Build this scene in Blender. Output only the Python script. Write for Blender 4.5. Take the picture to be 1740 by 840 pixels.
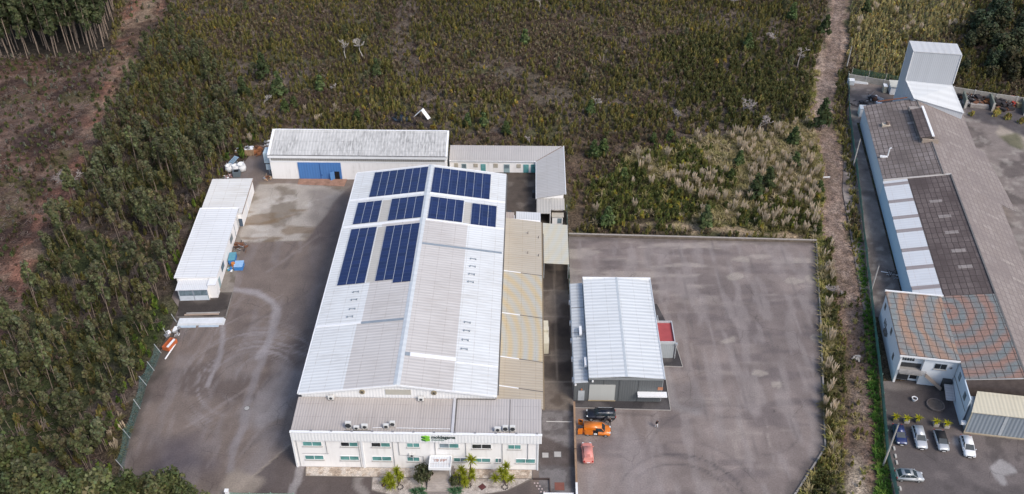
import bpy, bmesh, math, random
import numpy as np
from mathutils import Vector, Matrix

rad = math.radians
for o in list(bpy.data.objects):
    bpy.data.objects.remove(o, do_unlink=True)
scene = bpy.context.scene
COL = scene.collection

# ------------------------------------------------------------------ camera
PITCH = rad(37.4); CAM_H = 120.0; FPX = 1635.0; PW, PH = 1740.0, 840.0
cam = bpy.data.cameras.new('camera')
cam.sensor_width = 36.0; cam.lens = 36.0 * FPX / PW
cam.clip_start = 1.0; cam.clip_end = 6000.0
camo = bpy.data.objects.new('camera', cam); COL.objects.link(camo)
camo.location = (0, 0, CAM_H); camo.rotation_euler = (rad(90) - PITCH, 0, 0)
scene.camera = camo

# ------------------------------------------------------------------ light
SUN_EL, SUN_AZ = rad(46), rad(134)          # azimuth clockwise from +Y: from the right, a little in front
world = bpy.data.worlds.new('World'); scene.world = world; world.use_nodes = True
wn = world.node_tree
sky = wn.nodes.new('ShaderNodeTexSky'); sky.sky_type = 'NISHITA'; sky.sun_disc = False
sky.sun_elevation = SUN_EL; sky.sun_rotation = SUN_AZ
sky.air_density = 1.0; sky.dust_density = 2.5; sky.ozone_density = 1.0
bg = wn.nodes['Background']; bg.inputs['Strength'].default_value = 0.15
wn.links.new(sky.outputs['Color'], bg.inputs['Color'])
sl = bpy.data.lights.new('sun', 'SUN'); sl.energy = 1.6; sl.angle = rad(20); sl.color = (1.0, 0.92, 0.82)
so = bpy.data.objects.new('sun', sl); COL.objects.link(so)
sdir = Vector((math.sin(SUN_AZ) * math.cos(SUN_EL), math.cos(SUN_AZ) * math.cos(SUN_EL), math.sin(SUN_EL)))
so.rotation_euler = sdir.to_track_quat('Z', 'Y').to_euler(); so.location = sdir * 400
scene.view_settings.view_transform = 'Standard'; scene.view_settings.look = 'None'
scene.view_settings.gamma = 1.0; scene.view_settings.exposure = 0.46
scene.view_settings.use_curve_mapping = False
scene.render.engine = 'CYCLES'
scene.cycles.max_bounces = 5; scene.cycles.diffuse_bounces = 3; scene.cycles.transparent_max_bounces = 12

# ------------------------------------------------------------------ survey: photo measurement -> place on the site
def gp(u, v, z=0.0):
    dx = (u - PW / 2) / FPX; dy = -(v - PH / 2) / FPX
    d = (dx, math.cos(PITCH) + dy * math.sin(PITCH), -math.sin(PITCH) + dy * math.cos(PITCH))
    t = (z - CAM_H) / d[2]
    return Vector((d[0] * t, d[1] * t, z))
def px(x, y, z=0.0):
    z = z - CAM_H
    a = y * math.cos(PITCH) - z * math.sin(PITCH); b = y * math.sin(PITCH) + z * math.cos(PITCH)
    return PW / 2 + FPX * x / a, PH / 2 - FPX * b / a
class Frame:
    def __init__(s, ox, oy, yaw):
        s.o = (ox, oy); s.a = yaw; s.c, s.s = math.cos(yaw), math.sin(yaw)
    def w(s, x, y, z=0.0):
        return Vector((s.o[0] + x * s.c - y * s.s, s.o[1] + x * s.s + y * s.c, z))
    def l(s, p):
        dx, dy = p[0] - s.o[0], p[1] - s.o[1]
        return dx * s.c + dy * s.s, -dx * s.s + dy * s.c
HF = Frame(-33.6, 107.2, -0.0187)      # factory hall frame
CF = Frame(66.0, 118.5, rad(-9))       # old complex on the right
SF = Frame(-56.6, 142.8, rad(2.4))     # sheds on the left: front right corner of the long shed

# ------------------------------------------------------------------ materials
def new_mat(name):
    m = bpy.data.materials.new(name); m.use_nodes = True
    nt = m.node_tree; b = nt.nodes['Principled BSDF']
    b.inputs['Specular IOR Level'].default_value = 0.25
    return m, nt, b
def nd(nt, t, ins=None, **props):
    n = nt.nodes.new(t)
    for k, v in props.items(): setattr(n, k, v)
    if ins:
        for k, v in ins.items():
            if isinstance(v, bpy.types.NodeSocket): nt.links.new(v, n.inputs[k])
            else: n.inputs[k].default_value = v
    return n
def c4(c): return (c[0], c[1], c[2], 1.0)
def math_n(nt, op, a, b=None):
    n = nt.nodes.new('ShaderNodeMath'); n.operation = op
    for i, v in enumerate((a, b)):
        if v is None: continue
        if isinstance(v, bpy.types.NodeSocket): nt.links.new(v, n.inputs[i])
        else: n.inputs[i].default_value = v
    return n.outputs[0]
def mix(nt, fac, a, b, mode='MIX'):
    n = nt.nodes.new('ShaderNodeMix'); n.data_type = 'RGBA'; n.blend_type = mode
    for s, v in ((n.inputs[0], fac), (n.inputs[6], a), (n.inputs[7], b)):
        if isinstance(v, bpy.types.NodeSocket): nt.links.new(v, s)
        elif isinstance(v, (int, float)): s.default_value = v
        else: s.default_value = c4(v)
    return n.outputs[2]
def rng_map(nt, v, a, b, c=0.0, d=1.0):
    n = nd(nt, 'ShaderNodeMapRange', {0: v, 1: a, 2: b, 3: c, 4: d}); return n.outputs[0]
def noise(nt, vec, scale, detail=3.0, rough=0.55):
    n = nd(nt, 'ShaderNodeTexNoise', {'Scale': scale, 'Detail': detail, 'Roughness': rough})
    if vec is not None: nt.links.new(vec, n.inputs['Vector'])
    return n.outputs['Fac']
def objco(nt): return nt.nodes.new('ShaderNodeTexCoord').outputs['Object']
def scaled(nt, vec, s):
    n = nd(nt, 'ShaderNodeMapping', {'Scale': s}); nt.links.new(vec, n.inputs['Vector']); return n.outputs[0]
def bump(nt, b, h, strength, dist):
    n = nd(nt, 'ShaderNodeBump', {'Strength': strength, 'Distance': dist, 'Height': h})
    nt.links.new(n.outputs[0], b.inputs['Normal'])

_mats = {}
def paint(name, col, rough=0.6, var=0.12, scale=1.2, metal=0.0, spec=None):
    if name in _mats: return _mats[name]
    m, nt, b = new_mat(name); v = objco(nt)
    f = noise(nt, v, scale, 4); f2 = noise(nt, v, scale * 7, 2)
    k = math_n(nt, 'ADD', math_n(nt, 'MULTIPLY', f, 0.7), math_n(nt, 'MULTIPLY', f2, 0.3))
    c = mix(nt, rng_map(nt, k, 0.3, 0.7), [q * (1 - var) for q in col], [min(1, q * (1 + var)) for q in col])
    nt.links.new(c, b.inputs['Base Color'])
    b.inputs['Roughness'].default_value = rough; b.inputs['Metallic'].default_value = metal
    if spec is not None: b.inputs['Specular IOR Level'].default_value = spec
    _mats[name] = m; return m
def plaster(name, col, dirt=(0.42, 0.4, 0.37), amt=0.35):
    """painted wall with rain streaks running down"""
    if name in _mats: return _mats[name]
    m, nt, b = new_mat(name); v = objco(nt)
    st = noise(nt, scaled(nt, v, (1.6, 1.6, 0.16)), 1.0, 4)
    bl = noise(nt, v, 0.45, 4)
    f = math_n(nt, 'MULTIPLY', rng_map(nt, st, 0.48, 0.78), rng_map(nt, bl, 0.35, 0.7))
    f = math_n(nt, 'MULTIPLY', f, amt)
    nt.links.new(mix(nt, f, col, dirt), b.inputs['Base Color'])
    b.inputs['Roughness'].default_value = 0.75
    bump(nt, b, noise(nt, v, 9, 3), 0.15, 0.02)
    _mats[name] = m; return m
def corr(name, col, axis=1, period=0.5, contrast=0.12, dirt=(0.3, 0.28, 0.25), amt=0.35, bumpd=0.05, rough=0.5,
         moire=None, sheet=None):
    """corrugated sheet: ribs repeat along `axis`; dirt runs along the ribs"""
    if name in _mats: return _mats[name]
    m, nt, b = new_mat(name); v = objco(nt)
    sep = nd(nt, 'ShaderNodeSeparateXYZ', {0: v})
    co = sep.outputs[axis]
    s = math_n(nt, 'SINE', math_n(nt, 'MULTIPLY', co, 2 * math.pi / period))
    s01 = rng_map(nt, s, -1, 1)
    st = [2.2, 2.2, 2.2]; st[axis] = 3.0
    o = 1 - axis if axis < 2 else 2
    if axis < 2: st[o] = 0.18
    streak = noise(nt, scaled(nt, v, st), 1.0, 4)
    big = noise(nt, v, 0.16, 4)
    f = math_n(nt, 'MULTIPLY', rng_map(nt, streak, 0.35, 0.75), rng_map(nt, big, 0.3, 0.68))
    f = math_n(nt, 'MULTIPLY', f, amt)
    c = mix(nt, f, col, dirt)
    # separate sheets lie a shade apart
    cell = nd(nt, 'ShaderNodeTexWhiteNoise', {'Vector': nd(nt, 'ShaderNodeVectorMath', {0: scaled(nt, v, (0.14, 0.95, 0) if axis == 1 else (0.95, 0.14, 0))}, operation='FLOOR').outputs[0]}, noise_dimensions='3D')
    c = mix(nt, rng_map(nt, cell.outputs[0], 0, 1, 0.0, 0.16), c, [q * 0.72 for q in col])
    if moire:
        cx, cy, per, amt2, ca, cb = moire
        off = nd(nt, 'ShaderNodeVectorMath', {0: v, 1: (cx, cy, 0)}, operation='SUBTRACT').outputs[0]
        ln = nd(nt, 'ShaderNodeVectorMath', {0: scaled(nt, off, (1, 0.55, 0))}, operation='LENGTH').outputs['Value']
        w = rng_map(nt, math_n(nt, 'SINE', math_n(nt, 'MULTIPLY', ln, 2 * math.pi / per)), -1, 1)
        fade = rng_map(nt, noise(nt, v, 0.08, 2), 0.3, 0.6, 0.55, 1.0)
        c = mix(nt, math_n(nt, 'MULTIPLY', fade, amt2), c, mix(nt, w, ca, cb))
    if axis < 2:
        # rows of fixings over the purlins, with a little rust around some of them
        fr_ = math_n(nt, 'ABSOLUTE', math_n(nt, 'SUBTRACT', math_n(nt, 'FRACT', math_n(nt, 'DIVIDE', sep.outputs[1 - axis], 2.58)), 0.5))
        fx_ = math_n(nt, 'MULTIPLY', rng_map(nt, fr_, 0.012, 0.03, 1.0, 0.0), rng_map(nt, noise(nt, v, 1.3, 3), 0.42, 0.66, 0.12, 0.6))
        c = mix(nt, fx_, c, dirt)
    c = mix(nt, math_n(nt, 'MULTIPLY', s01, contrast), c, [q * 0.35 for q in col])  # rib shading painted into the colour as darker stripes
    nt.links.new(c, b.inputs['Base Color'])
    b.inputs['Roughness'].default_value = rough
    bump(nt, b, s01, 0.55, bumpd)
    _mats[name] = m; return m
def tiles(name, ca, cb, joint, sx, sy, moire=None, dirt=None):
    """old fibre-cement sheets laid in courses"""
    if name in _mats: return _mats[name]
    m, nt, b = new_mat(name); v = objco(nt)
    d = noise(nt, v, 0.7, 2)
    vv = nd(nt, 'ShaderNodeVectorMath', {0: v, 1: nd(nt, 'ShaderNodeCombineXYZ', {0: math_n(nt, 'MULTIPLY', d, 0.35), 1: math_n(nt, 'MULTIPLY', d, 0.25)}).outputs[0]}, operation='ADD').outputs[0]
    br = nd(nt, 'ShaderNodeTexBrick', {'Vector': vv, 'Color1': c4(ca), 'Color2': c4(cb), 'Mortar': c4(joint), 'Scale': 1.0,
            'Mortar Size': 0.085, 'Mortar Smooth': 0.4, 'Bias': 0.0, 'Brick Width': sx, 'Row Height': sy}, offset=0.0, squash=1.0)
    c = br.outputs['Color']
    if moire:
        cx, cy, per, amt2, c1, c2 = moire
        off = nd(nt, 'ShaderNodeVectorMath', {0: v, 1: (cx, cy, 0)}, operation='SUBTRACT').outputs[0]
        ln = nd(nt, 'ShaderNodeVectorMath', {0: scaled(nt, off, (1, 0.8, 0))}, operation='LENGTH').outputs['Value']
        ln = math_n(nt, 'ADD', ln, math_n(nt, 'MULTIPLY', noise(nt, v, 0.25, 2), 2.4))
        w = rng_map(nt, math_n(nt, 'SINE', math_n(nt, 'MULTIPLY', ln, 2 * math.pi / per)), -0.8, 0.8)
        mc = mix(nt, w, c1, c2)
        mc = mix(nt, math_n(nt, 'MULTIPLY', br.outputs['Fac'], 0.8), mc, joint)
        c = mix(nt, math_n(nt, 'MULTIPLY', rng_map(nt, noise(nt, v, 0.2, 3), 0.32, 0.55, 0.6, 1.0), amt2), c, mc)
    if dirt:
        big = noise(nt, v, 0.13, 4)
        c = mix(nt, rng_map(nt, big, 0.45, 0.66, 0, 0.75), c, dirt)
    fine = noise(nt, v, 2.4, 4)
    c = mix(nt, rng_map(nt, fine, 0.35, 0.7, 0.0, 0.45), c, [q * 0.55 for q in ca])
    nt.links.new(c, b.inputs['Base Color']); b.inputs['Roughness'].default_value = 0.85
    bump(nt, b, br.outputs['Fac'], -0.4, 0.05)
    _mats[name] = m; return m
def attr_ground(name, rough=0.9, fine=(0.7, 5.0), amt=(0.35, 0.35), bumps=(0.4, 0.12), spec=0.15, cracks=0.0):
    m, nt, b = new_mat(name)
    at = nd(nt, 'ShaderNodeAttribute', attribute_name='Col')
    v = objco(nt)
    c = at.outputs['Color']
    f1 = noise(nt, v, fine[0], 5, 0.6); f2 = noise(nt, v, fine[1], 4, 0.65)
    k1 = rng_map(nt, f1, 0.3, 0.7, 1 - amt[0], 1 + amt[0]); k2 = rng_map(nt, f2, 0.3, 0.7, 1 - amt[1], 1 + amt[1])
    k = math_n(nt, 'MULTIPLY', k1, k2)
    if cracks:
        wv = nd(nt, 'ShaderNodeVectorMath', {0: v, 1: nd(nt, 'ShaderNodeTexNoise', {'Vector': v, 'Scale': 0.5, 'Detail': 3.0}).outputs['Color']}, operation='ADD').outputs[0]
        vo = nd(nt, 'ShaderNodeTexVoronoi', {'Vector': wv, 'Scale': 0.16}, feature='DISTANCE_TO_EDGE')
        ln = rng_map(nt, vo.outputs['Distance'], 0.001, 0.012, 1.0, 0.0)
        gate = rng_map(nt, noise(nt, v, 0.11, 2), 0.5, 0.6)
        k = math_n(nt, 'MULTIPLY', k, math_n(nt, 'SUBTRACT', 1.0, math_n(nt, 'MULTIPLY', math_n(nt, 'MULTIPLY', ln, gate), cracks)))
        sp = noise(nt, v, 0.9, 2); k = math_n(nt, 'MULTIPLY', k, math_n(nt, 'SUBTRACT', 1.0, rng_map(nt, sp, 0.72, 0.78, 0.0, 0.35)))
    sc = nd(nt, 'ShaderNodeVectorMath', {0: c, 'Scale': k}, operation='SCALE')
    nt.links.new(sc.outputs[0], b.inputs['Base Color'])
    b.inputs['Roughness'].default_value = rough; b.inputs['Specular IOR Level'].default_value = spec
    bump(nt, b, f2, bumps[0], bumps[1])
    return m
def leafmat(name, tint=(1, 1, 1), var=0.35, rough=0.75):
    if name in _mats: return _mats[name]
    m, nt, b = new_mat(name)
    at = nd(nt, 'ShaderNodeAttribute', attribute_name='Col')
    oi = nt.nodes.new('ShaderNodeObjectInfo')
    k = rng_map(nt, oi.outputs['Random'], 0, 1, 1 - var, 1 + var)
    c = nd(nt, 'ShaderNodeVectorMath', {0: at.outputs['Color'], 'Scale': k}, operation='SCALE').outputs[0]
    c = mix(nt, 1.0, c, tint, 'MULTIPLY')
    nt.links.new(c, b.inputs['Base Color']); b.inputs['Roughness'].default_value = rough
    b.inputs['Specular IOR Level'].default_value = 0.2
    tr = nd(nt, 'ShaderNodeBsdfTranslucent', {'Color': c}); mx = nd(nt, 'ShaderNodeMixShader', {0: 0.42, 1: b.outputs[0], 2: tr.outputs[0]})
    nt.links.new(mx.outputs[0], nt.nodes['Material Output'].inputs['Surface'])
    _mats[name] = m; return m
def glass(name, col=(0.05, 0.14, 0.14), rough=0.12):
    if name in _mats: return _mats[name]
    m, nt, b = new_mat(name); v = objco(nt)
    f = noise(nt, v, 0.8, 2)
    nt.links.new(mix(nt, rng_map(nt, f, 0.35, 0.65), col, [q * 0.6 for q in col]), b.inputs['Base Color'])
    b.inputs['Roughness'].default_value = rough; b.inputs['Specular IOR Level'].default_value = 0.6
    _mats[name] = m; return m
def carpaint(name, col, metal=0.2):
    if name in _mats: return _mats[name]
    m = paint(name, col, 0.32, 0.04, 2, metal, 0.5); m.node_tree.nodes['Principled BSDF'].inputs['Coat Weight'].default_value = 0.4
    return m
def netting(name, col, open_=0.45, per=0.35):
    """woven mesh: alpha grid on a real sheet"""
    if name in _mats: return _mats[name]
    m, nt, b = new_mat(name); v = objco(nt)
    b.inputs['Base Color'].default_value = c4(col); b.inputs['Roughness'].default_value = 0.8
    w = noise(nt, v, 6.0, 2)
    b.inputs['Alpha'].default_value = 1
    nt.links.new(rng_map(nt, w, 0.3, 0.7, 1 - open_ - 0.2, 1 - open_ + 0.3), b.inputs['Alpha'])
    _mats[name] = m; return m

# ------------------------------------------------------------------ mesh helpers
class MB:
    def __init__(s): s.v = []; s.f = []; s.mi = []; s.m = 0
    def add(s, vs, fs):
        n = len(s.v); s.v += [tuple(p) for p in vs]
        for f in fs: s.f.append([i + n for i in f]); s.mi.append(s.m)
        return s
    def box(s, x0, x1, y0, y1, z0, z1):
        return s.add([(x0, y0, z0), (x1, y0, z0), (x1, y1, z0), (x0, y1, z0), (x0, y0, z1), (x1, y0, z1), (x1, y1, z1), (x0, y1, z1)],
                     [(3, 2, 1, 0), (4, 5, 6, 7), (0, 1, 5, 4), (1, 2, 6, 5), (2, 3, 7, 6), (3, 0, 4, 7)])
    def cbox(s, c, d, rot=0.0):
        """box centred at c with full sizes d turned about z"""
        ca, sa = math.cos(rot), math.sin(rot); vs = []
        for k in (-.5, .5):
            for a, b in ((-.5, -.5), (.5, -.5), (.5, .5), (-.5, .5)):
                x, y = a * d[0], b * d[1]
                vs.append((c[0] + x * ca - y * sa, c[1] + x * sa + y * ca, c[2] + k * d[2]))
        return s.add(vs, [(3, 2, 1, 0), (4, 5, 6, 7), (0, 1, 5, 4), (1, 2, 6, 5), (2, 3, 7, 6), (3, 0, 4, 7)])
    def slab(s, pts, t):
        """top polygon pts (counter-clockwise from above) with thickness t below"""
        n = len(pts); lo = [(p[0], p[1], p[2] - t) for p in pts]
        fs = [list(range(n)), list(range(2 * n - 1, n - 1, -1))]
        for i in range(n):
            j = (i + 1) % n; fs.append([i, i + n, j + n, j])
        return s.add(list(pts) + lo, fs)
    def prism(s, poly, z0, z1):
        n = len(poly)
        z0f = z0 if hasattr(z0, '__len__') else [z0] * n; z1f = z1 if hasattr(z1, '__len__') else [z1] * n
        vs = [(p[0], p[1], z1f[i]) for i, p in enumerate(poly)] + [(p[0], p[1], z0f[i]) for i, p in enumerate(poly)]
        fs = [list(range(n)), list(range(2 * n - 1, n - 1, -1))]
        for i in range(n):
            j = (i + 1) % n; fs.append([i, i + n, j + n, j])
        return s.add(vs, fs)
    def extr(s, prof, y0, y1):
        """profile in x,z pulled along y"""
        n = len(prof)
        vs = [(p[0], y0, p[1]) for p in prof] + [(p[0], y1, p[1]) for p in prof]
        fs = [list(range(n)), list(range(2 * n - 1, n - 1, -1))]
        for i in range(n):
            j = (i + 1) % n; fs.append([j, i, i + n, j + n])
        return s.add(vs, fs)
    def extx(s, prof, x0, x1):
        """profile in y,z pulled along x"""
        n = len(prof)
        vs = [(x0, p[0], p[1]) for p in prof] + [(x1, p[0], p[1]) for p in prof]
        fs = [list(range(n - 1, -1, -1)), list(range(n, 2 * n))]
        for i in range(n):
            j = (i + 1) % n; fs.append([i, j, j + n, i + n])
        return s.add(vs, fs)
    def tube(s, pts, rs, n=6, cap=True):
        pts = [Vector(p) for p in pts]
        if not hasattr(rs, '__len__'): rs = [rs] * len(pts)
        rings = []; base = len(s.v); vs = []
        for i, p in enumerate(pts):
            d = (pts[min(i + 1, len(pts) - 1)] - pts[max(i - 1, 0)]).normalized()
            a = d.cross(Vector((0.31, 0.87, 0.11)))
            if a.length < 1e-3: a = d.cross(Vector((1, 0, 0)))
            a.normalize(); b = d.cross(a)
            vs += [p + (a * math.cos(2 * math.pi * k / n) + b * math.sin(2 * math.pi * k / n)) * rs[i] for k in range(n)]
        fs = []
        for i in range(len(pts) - 1):
            for k in range(n):
                k2 = (k + 1) % n
                fs.append([i * n + k, i * n + k2, (i + 1) * n + k2, (i + 1) * n + k])
        if cap:
            fs.append(list(range(n - 1, -1, -1))); fs.append([(len(pts) - 1) * n + k for k in range(n)])
        return s.add(vs, fs)
    def lathe(s, prof, n=12, c=(0, 0, 0)):
        vs = []; fs = []
        for r, z in prof:
            vs += [(c[0] + r * math.cos(2 * math.pi * k / n), c[1] + r * math.sin(2 * math.pi * k / n), c[2] + z) for k in range(n)]
        for i in range(len(prof) - 1):
            for k in range(n):
                k2 = (k + 1) % n; fs.append([i * n + k, i * n + k2, (i + 1) * n + k2, (i + 1) * n + k])
        fs.append(list(range(n - 1, -1, -1))); fs.append([(len(prof) - 1) * n + k for k in range(n)])
        return s.add(vs, fs)
    def build(s, name, mat, parent=None, bevel=0.0, smooth=False, loc=None):
        me = bpy.data.meshes.new(name); me.from_pydata(s.v, [], s.f)
        mats = mat if isinstance(mat, (list, tuple)) else [mat]
        for q in mats: me.materials.append(q)
        if len(mats) > 1: me.polygons.foreach_set('material_index', s.mi)
        if bevel or True:
            bm = bmesh.new(); bm.from_mesh(me)
            bmesh.ops.recalc_face_normals(bm, faces=bm.faces)
            if bevel: bmesh.ops.bevel(bm, geom=list(bm.edges), offset=bevel, segments=2, affect='EDGES', clamp_overlap=True)
            bm.to_mesh(me); bm.free()
        if smooth: me.polygons.foreach_set('use_smooth', [True] * len(me.polygons))
        o = bpy.data.objects.new(name, me); COL.objects.link(o)
        if parent is not None: o.parent = parent
        if loc is not None: o.location = loc
        return o
def thing(name, label, cat, loc=(0, 0, 0), rz=0.0, group=None):
    o = bpy.data.objects.new(name, None); COL.objects.link(o)
    o.empty_display_size = 0.5
    o.location = loc; o.rotation_euler = (0, 0, rz); o['label'] = label; o['category'] = cat
    if group: o['group'] = group
    return o
def tag(o, label, cat, group=None):
    o['label'] = label; o['category'] = cat
    if group: o['group'] = group
    return o
def framed(name, label, cat, fr, group=None): return thing(name, label, cat, (fr.o[0], fr.o[1], 0), fr.a, group)
def struct(o, kind='structure'): o['kind'] = kind; return o
def dup(root, loc, rz=None, label=None, scale=None, group=None):
    r = root.copy(); COL.objects.link(r); r.location = loc
    if rz is not None: r.rotation_euler = (0, 0, rz)
    if label: r['label'] = label
    if group: r['group'] = group
    if scale is not None: r.scale = scale if hasattr(scale, '__len__') else (scale,) * 3
    for ch in list(root.children):
        c = ch.copy(); COL.objects.link(c); c.parent = r
        for g in ch.children:
            d = g.copy(); COL.objects.link(d); d.parent = c
    return r
def np_mesh(name, V, F, C=None, mat=None, smooth=False):
    V = np.asarray(V, dtype=np.float32); F = np.asarray(F, dtype=np.int32)
    me = bpy.data.meshes.new(name); n, k = F.shape
    me.vertices.add(len(V)); me.vertices.foreach_set('co', V.ravel())
    me.loops.add(n * k); me.loops.foreach_set('vertex_index', F.ravel())
    me.polygons.add(n); me.polygons.foreach_set('loop_start', np.arange(0, n * k, k, dtype=np.int32))
    me.polygons.foreach_set('loop_total', np.full(n, k, dtype=np.int32))
    if smooth: me.polygons.foreach_set('use_smooth', np.ones(n, dtype=bool))
    if C is not None:
        a = me.attributes.new('Col', 'FLOAT_COLOR', 'POINT')
        C4 = np.ones((len(V), 4), dtype=np.float32); C4[:, :3] = C; a.data.foreach_set('color', C4.ravel())
    me.update(calc_edges=True); me.validate()
    if mat: me.materials.append(mat)
    return me
def np_obj(name, V, F, C=None, mat=None, parent=None, smooth=False):
    o = bpy.data.objects.new(name, np_mesh(name, V, F, C, mat, smooth)); COL.objects.link(o)
    if parent is not None: o.parent = parent
    return o

# ------------------------------------------------------------------ numpy noise and masks
_nr = np.random.RandomState(5); _lat = _nr.rand(256, 256)
def vn(x, y):
    xi = np.floor(x).astype(int); yi = np.floor(y).astype(int); fx = x - xi; fy = y - yi
    fx = fx * fx * (3 - 2 * fx); fy = fy * fy * (3 - 2 * fy)
    g = lambda a, b: _lat[a & 255, b & 255]
    return (g(xi, yi) * (1 - fx) + g(xi + 1, yi) * fx) * (1 - fy) + (g(xi, yi + 1) * (1 - fx) + g(xi + 1, yi + 1) * fx) * fy
def fbm(x, y, s, oct=4, seed=0):
    r = 0; a = 0.5; t = 0
    for i in range(oct):
        r = r + a * vn(x / s + 17.3 * i + seed * 31.7, y / s + 9.1 * i + seed * 12.9); t += a; a *= 0.5; s *= 0.5
    return r / t
def sstep(x, a, b):
    t = np.clip((x - a) / (b - a), 0, 1); return t * t * (3 - 2 * t)
def inside(P, x, y):
    r = np.zeros(x.shape, bool); n = len(P)
    for i in range(n):
        x1, y1 = P[i][0], P[i][1]; x2, y2 = P[(i + 1) % n][0], P[(i + 1) % n][1]
        if y1 == y2: continue
        c = ((y1 > y) != (y2 > y)) & (x < (x2 - x1) * (y - y1) / (y2 - y1) + x1); r ^= c
    return r
def pdist(L, x, y, closed=False):
    d = np.full(x.shape, 1e9); n = len(L)
    for i in range(n if closed else n - 1):
        ax, ay = L[i][0], L[i][1]; bx, by = L[(i + 1) % n][0], L[(i + 1) % n][1]
        ex, ey = bx - ax, by - ay; t = np.clip(((x - ax) * ex + (y - ay) * ey) / max(ex * ex + ey * ey, 1e-9), 0, 1)
        d = np.minimum(d, np.hypot(x - ax - t * ex, y - ay - t * ey))
    return d
def pmask(P, x, y, soft, jit=0.0, seed=1):
    d = pdist(P, x, y, True); s = np.where(inside(P, x, y), d, -d)
    if jit: s = s + (fbm(x, y, 6.0, 3, seed) - 0.5) * jit
    return sstep(s, -soft, soft)
def G(pts): return [gp(u, v) for u, v in pts]
def lerp(a, b, m):
    return a * (1 - m[..., None]) + np.array(b) * m[..., None]
# ------------------------------------------------------------------ ground
def clip_cell(P, x0, x1, y0, y1):
    for ax, lim, sg in ((0, x0, 1), (0, x1, -1), (1, y0, 1), (1, y1, -1)):
        out = []; n = len(P)
        for i in range(n):
            a, b = P[i], P[(i + 1) % n]
            ia, ib = sg * (a[ax] - lim) >= 0, sg * (b[ax] - lim) >= 0
            if ia: out.append(a)
            if ia != ib:
                t = (lim - a[ax]) / (b[ax] - a[ax]); out.append((a[0] + t * (b[0] - a[0]), a[1] + t * (b[1] - a[1])))
        P = out
        if len(P) < 3: return []
    return P
def sheet(name, poly, z, res, colf, mat):
    P = [(p[0], p[1]) for p in poly]
    xs = [p[0] for p in P]; ys = [p[1] for p in P]
    nx = int((max(xs) - min(xs)) / res) + 2; ny = int((max(ys) - min(ys)) / res) + 2
    gx = min(xs) - res * .5 + res * np.arange(nx + 1); gy = min(ys) - res * .5 + res * np.arange(ny + 1)
    X, Y = np.meshgrid(gx[:-1] + res / 2, gy[:-1] + res / 2)
    ins = inside(P, X, Y); d = pdist(P, X, Y, True)
    full = ins & (d > res * 0.75); part = (~full) & (d <= res * 0.75)
    V = []; F = []; idx = {}
    def vi(x, y):
        k = (round(x, 4), round(y, 4))
        if k not in idx: idx[k] = len(V); V.append((x, y, z))
        return idx[k]
    for j, i in zip(*np.nonzero(full)):
        F.append([vi(gx[i], gy[j]), vi(gx[i + 1], gy[j]), vi(gx[i + 1], gy[j + 1]), vi(gx[i], gy[j + 1])])
    for j, i in zip(*np.nonzero(part)):
        c = clip_cell(P, gx[i], gx[i + 1], gy[j], gy[j + 1])
        if len(c) >= 3:
            f = []
            for p in c:
                k = vi(*p)
                if k not in f: f.append(k)
            if len(f) >= 3: F.append(f)
    me = bpy.data.meshes.new(name); me.from_pydata(V, [], F)
    bm = bmesh.new(); bm.from_mesh(me); bmesh.ops.recalc_face_normals(bm, faces=bm.faces)
    if bm.faces and sum(f.normal.z for f in bm.faces) < 0: bmesh.ops.reverse_faces(bm, faces=bm.faces)
    bm.to_mesh(me); bm.free()
    VA = np.array(V)
    C = colf(VA[:, 0], VA[:, 1])
    a = me.attributes.new('Col', 'FLOAT_COLOR', 'POINT'); C4 = np.ones((len(V), 4), np.float32); C4[:, :3] = np.clip(C, 0.004, 0.9)
    a.data.foreach_set('color', C4.ravel())
    me.materials.append(mat)
    o = bpy.data.objects.new(name, me); COL.objects.link(o); o['kind'] = 'structure'
    return o
def cst(x, c): return np.ones(x.shape + (3,)) * np.array(c)

# zones traced on the photo, all lying on the ground
Z_CLEAR = G([(-220, 640), (-220, 60), (0, 96), (60, 92), (150, 95), (195, 110), (235, 0), (260, -60), (330, -60), (262, 60), (225, 130), (175, 220), (150, 330), (85, 450), (45, 560), (0, 600)])
Z_BREAK = G([(228, -60), (290, -60), (272, 30), (232, 130), (185, 205), (158, 290), (118, 360), (70, 450), (20, 560), (-10, 590), (-10, 480), (60, 380), (120, 260), (160, 175), (195, 110), (205, 40)])
TRACK = G([(1424, -80), (1424, 0), (1421, 60), (1408, 110), (1402, 160), (1405, 220), (1412, 300), (1424, 370), (1437, 430), (1447, 520), (1452, 600), (1458, 700), (1464, 780), (1468, 860), (1476, 960)])
TRAILS = [G([(690, -60), (692, 0), (690, 40), (668, 70), (700, 110), (690, 140), (730, 160)]), G([(880, 130), (905, 150), (930, 160)]), G([(960, 420), (968, 390), (985, 340), (985, 290), (975, 240)])]
BANK = G([(1075, 383), (1110, 380), (1170, 388), (1240, 390), (1300, 398), (1370, 405)])
Z_PAMPAS = G([(1075, 262), (1180, 238), (1300, 225), (1365, 205), (1385, 235), (1392, 300), (1400, 360), (1408, 408), (1250, 400), (1090, 388), (1010, 385), (1005, 320), (1040, 300)])
Z_FOREST = G([(256, 40), (300, 20), (430, 205), (445, 235), (398, 290), (350, 305), (305, 440), (293, 540), (262, 600), (235, 680), (205, 770), (190, 850), (-60, 880), (-140, 640), (-20, 600), (20, 560), (62, 455), (124, 335), (166, 225), (216, 130)])
Z_TALL = G([(-220, -160), (185, -160), (195, 40), (185, 88), (110, 95), (0, 103), (-220, 100)])
Z_VERGE_W = G([(1386, 410), (1412, 405), (1420, 520), (1412, 640), (1420, 790), (1400, 860), (1350, 860), (1402, 765), (1393, 560)])
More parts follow.
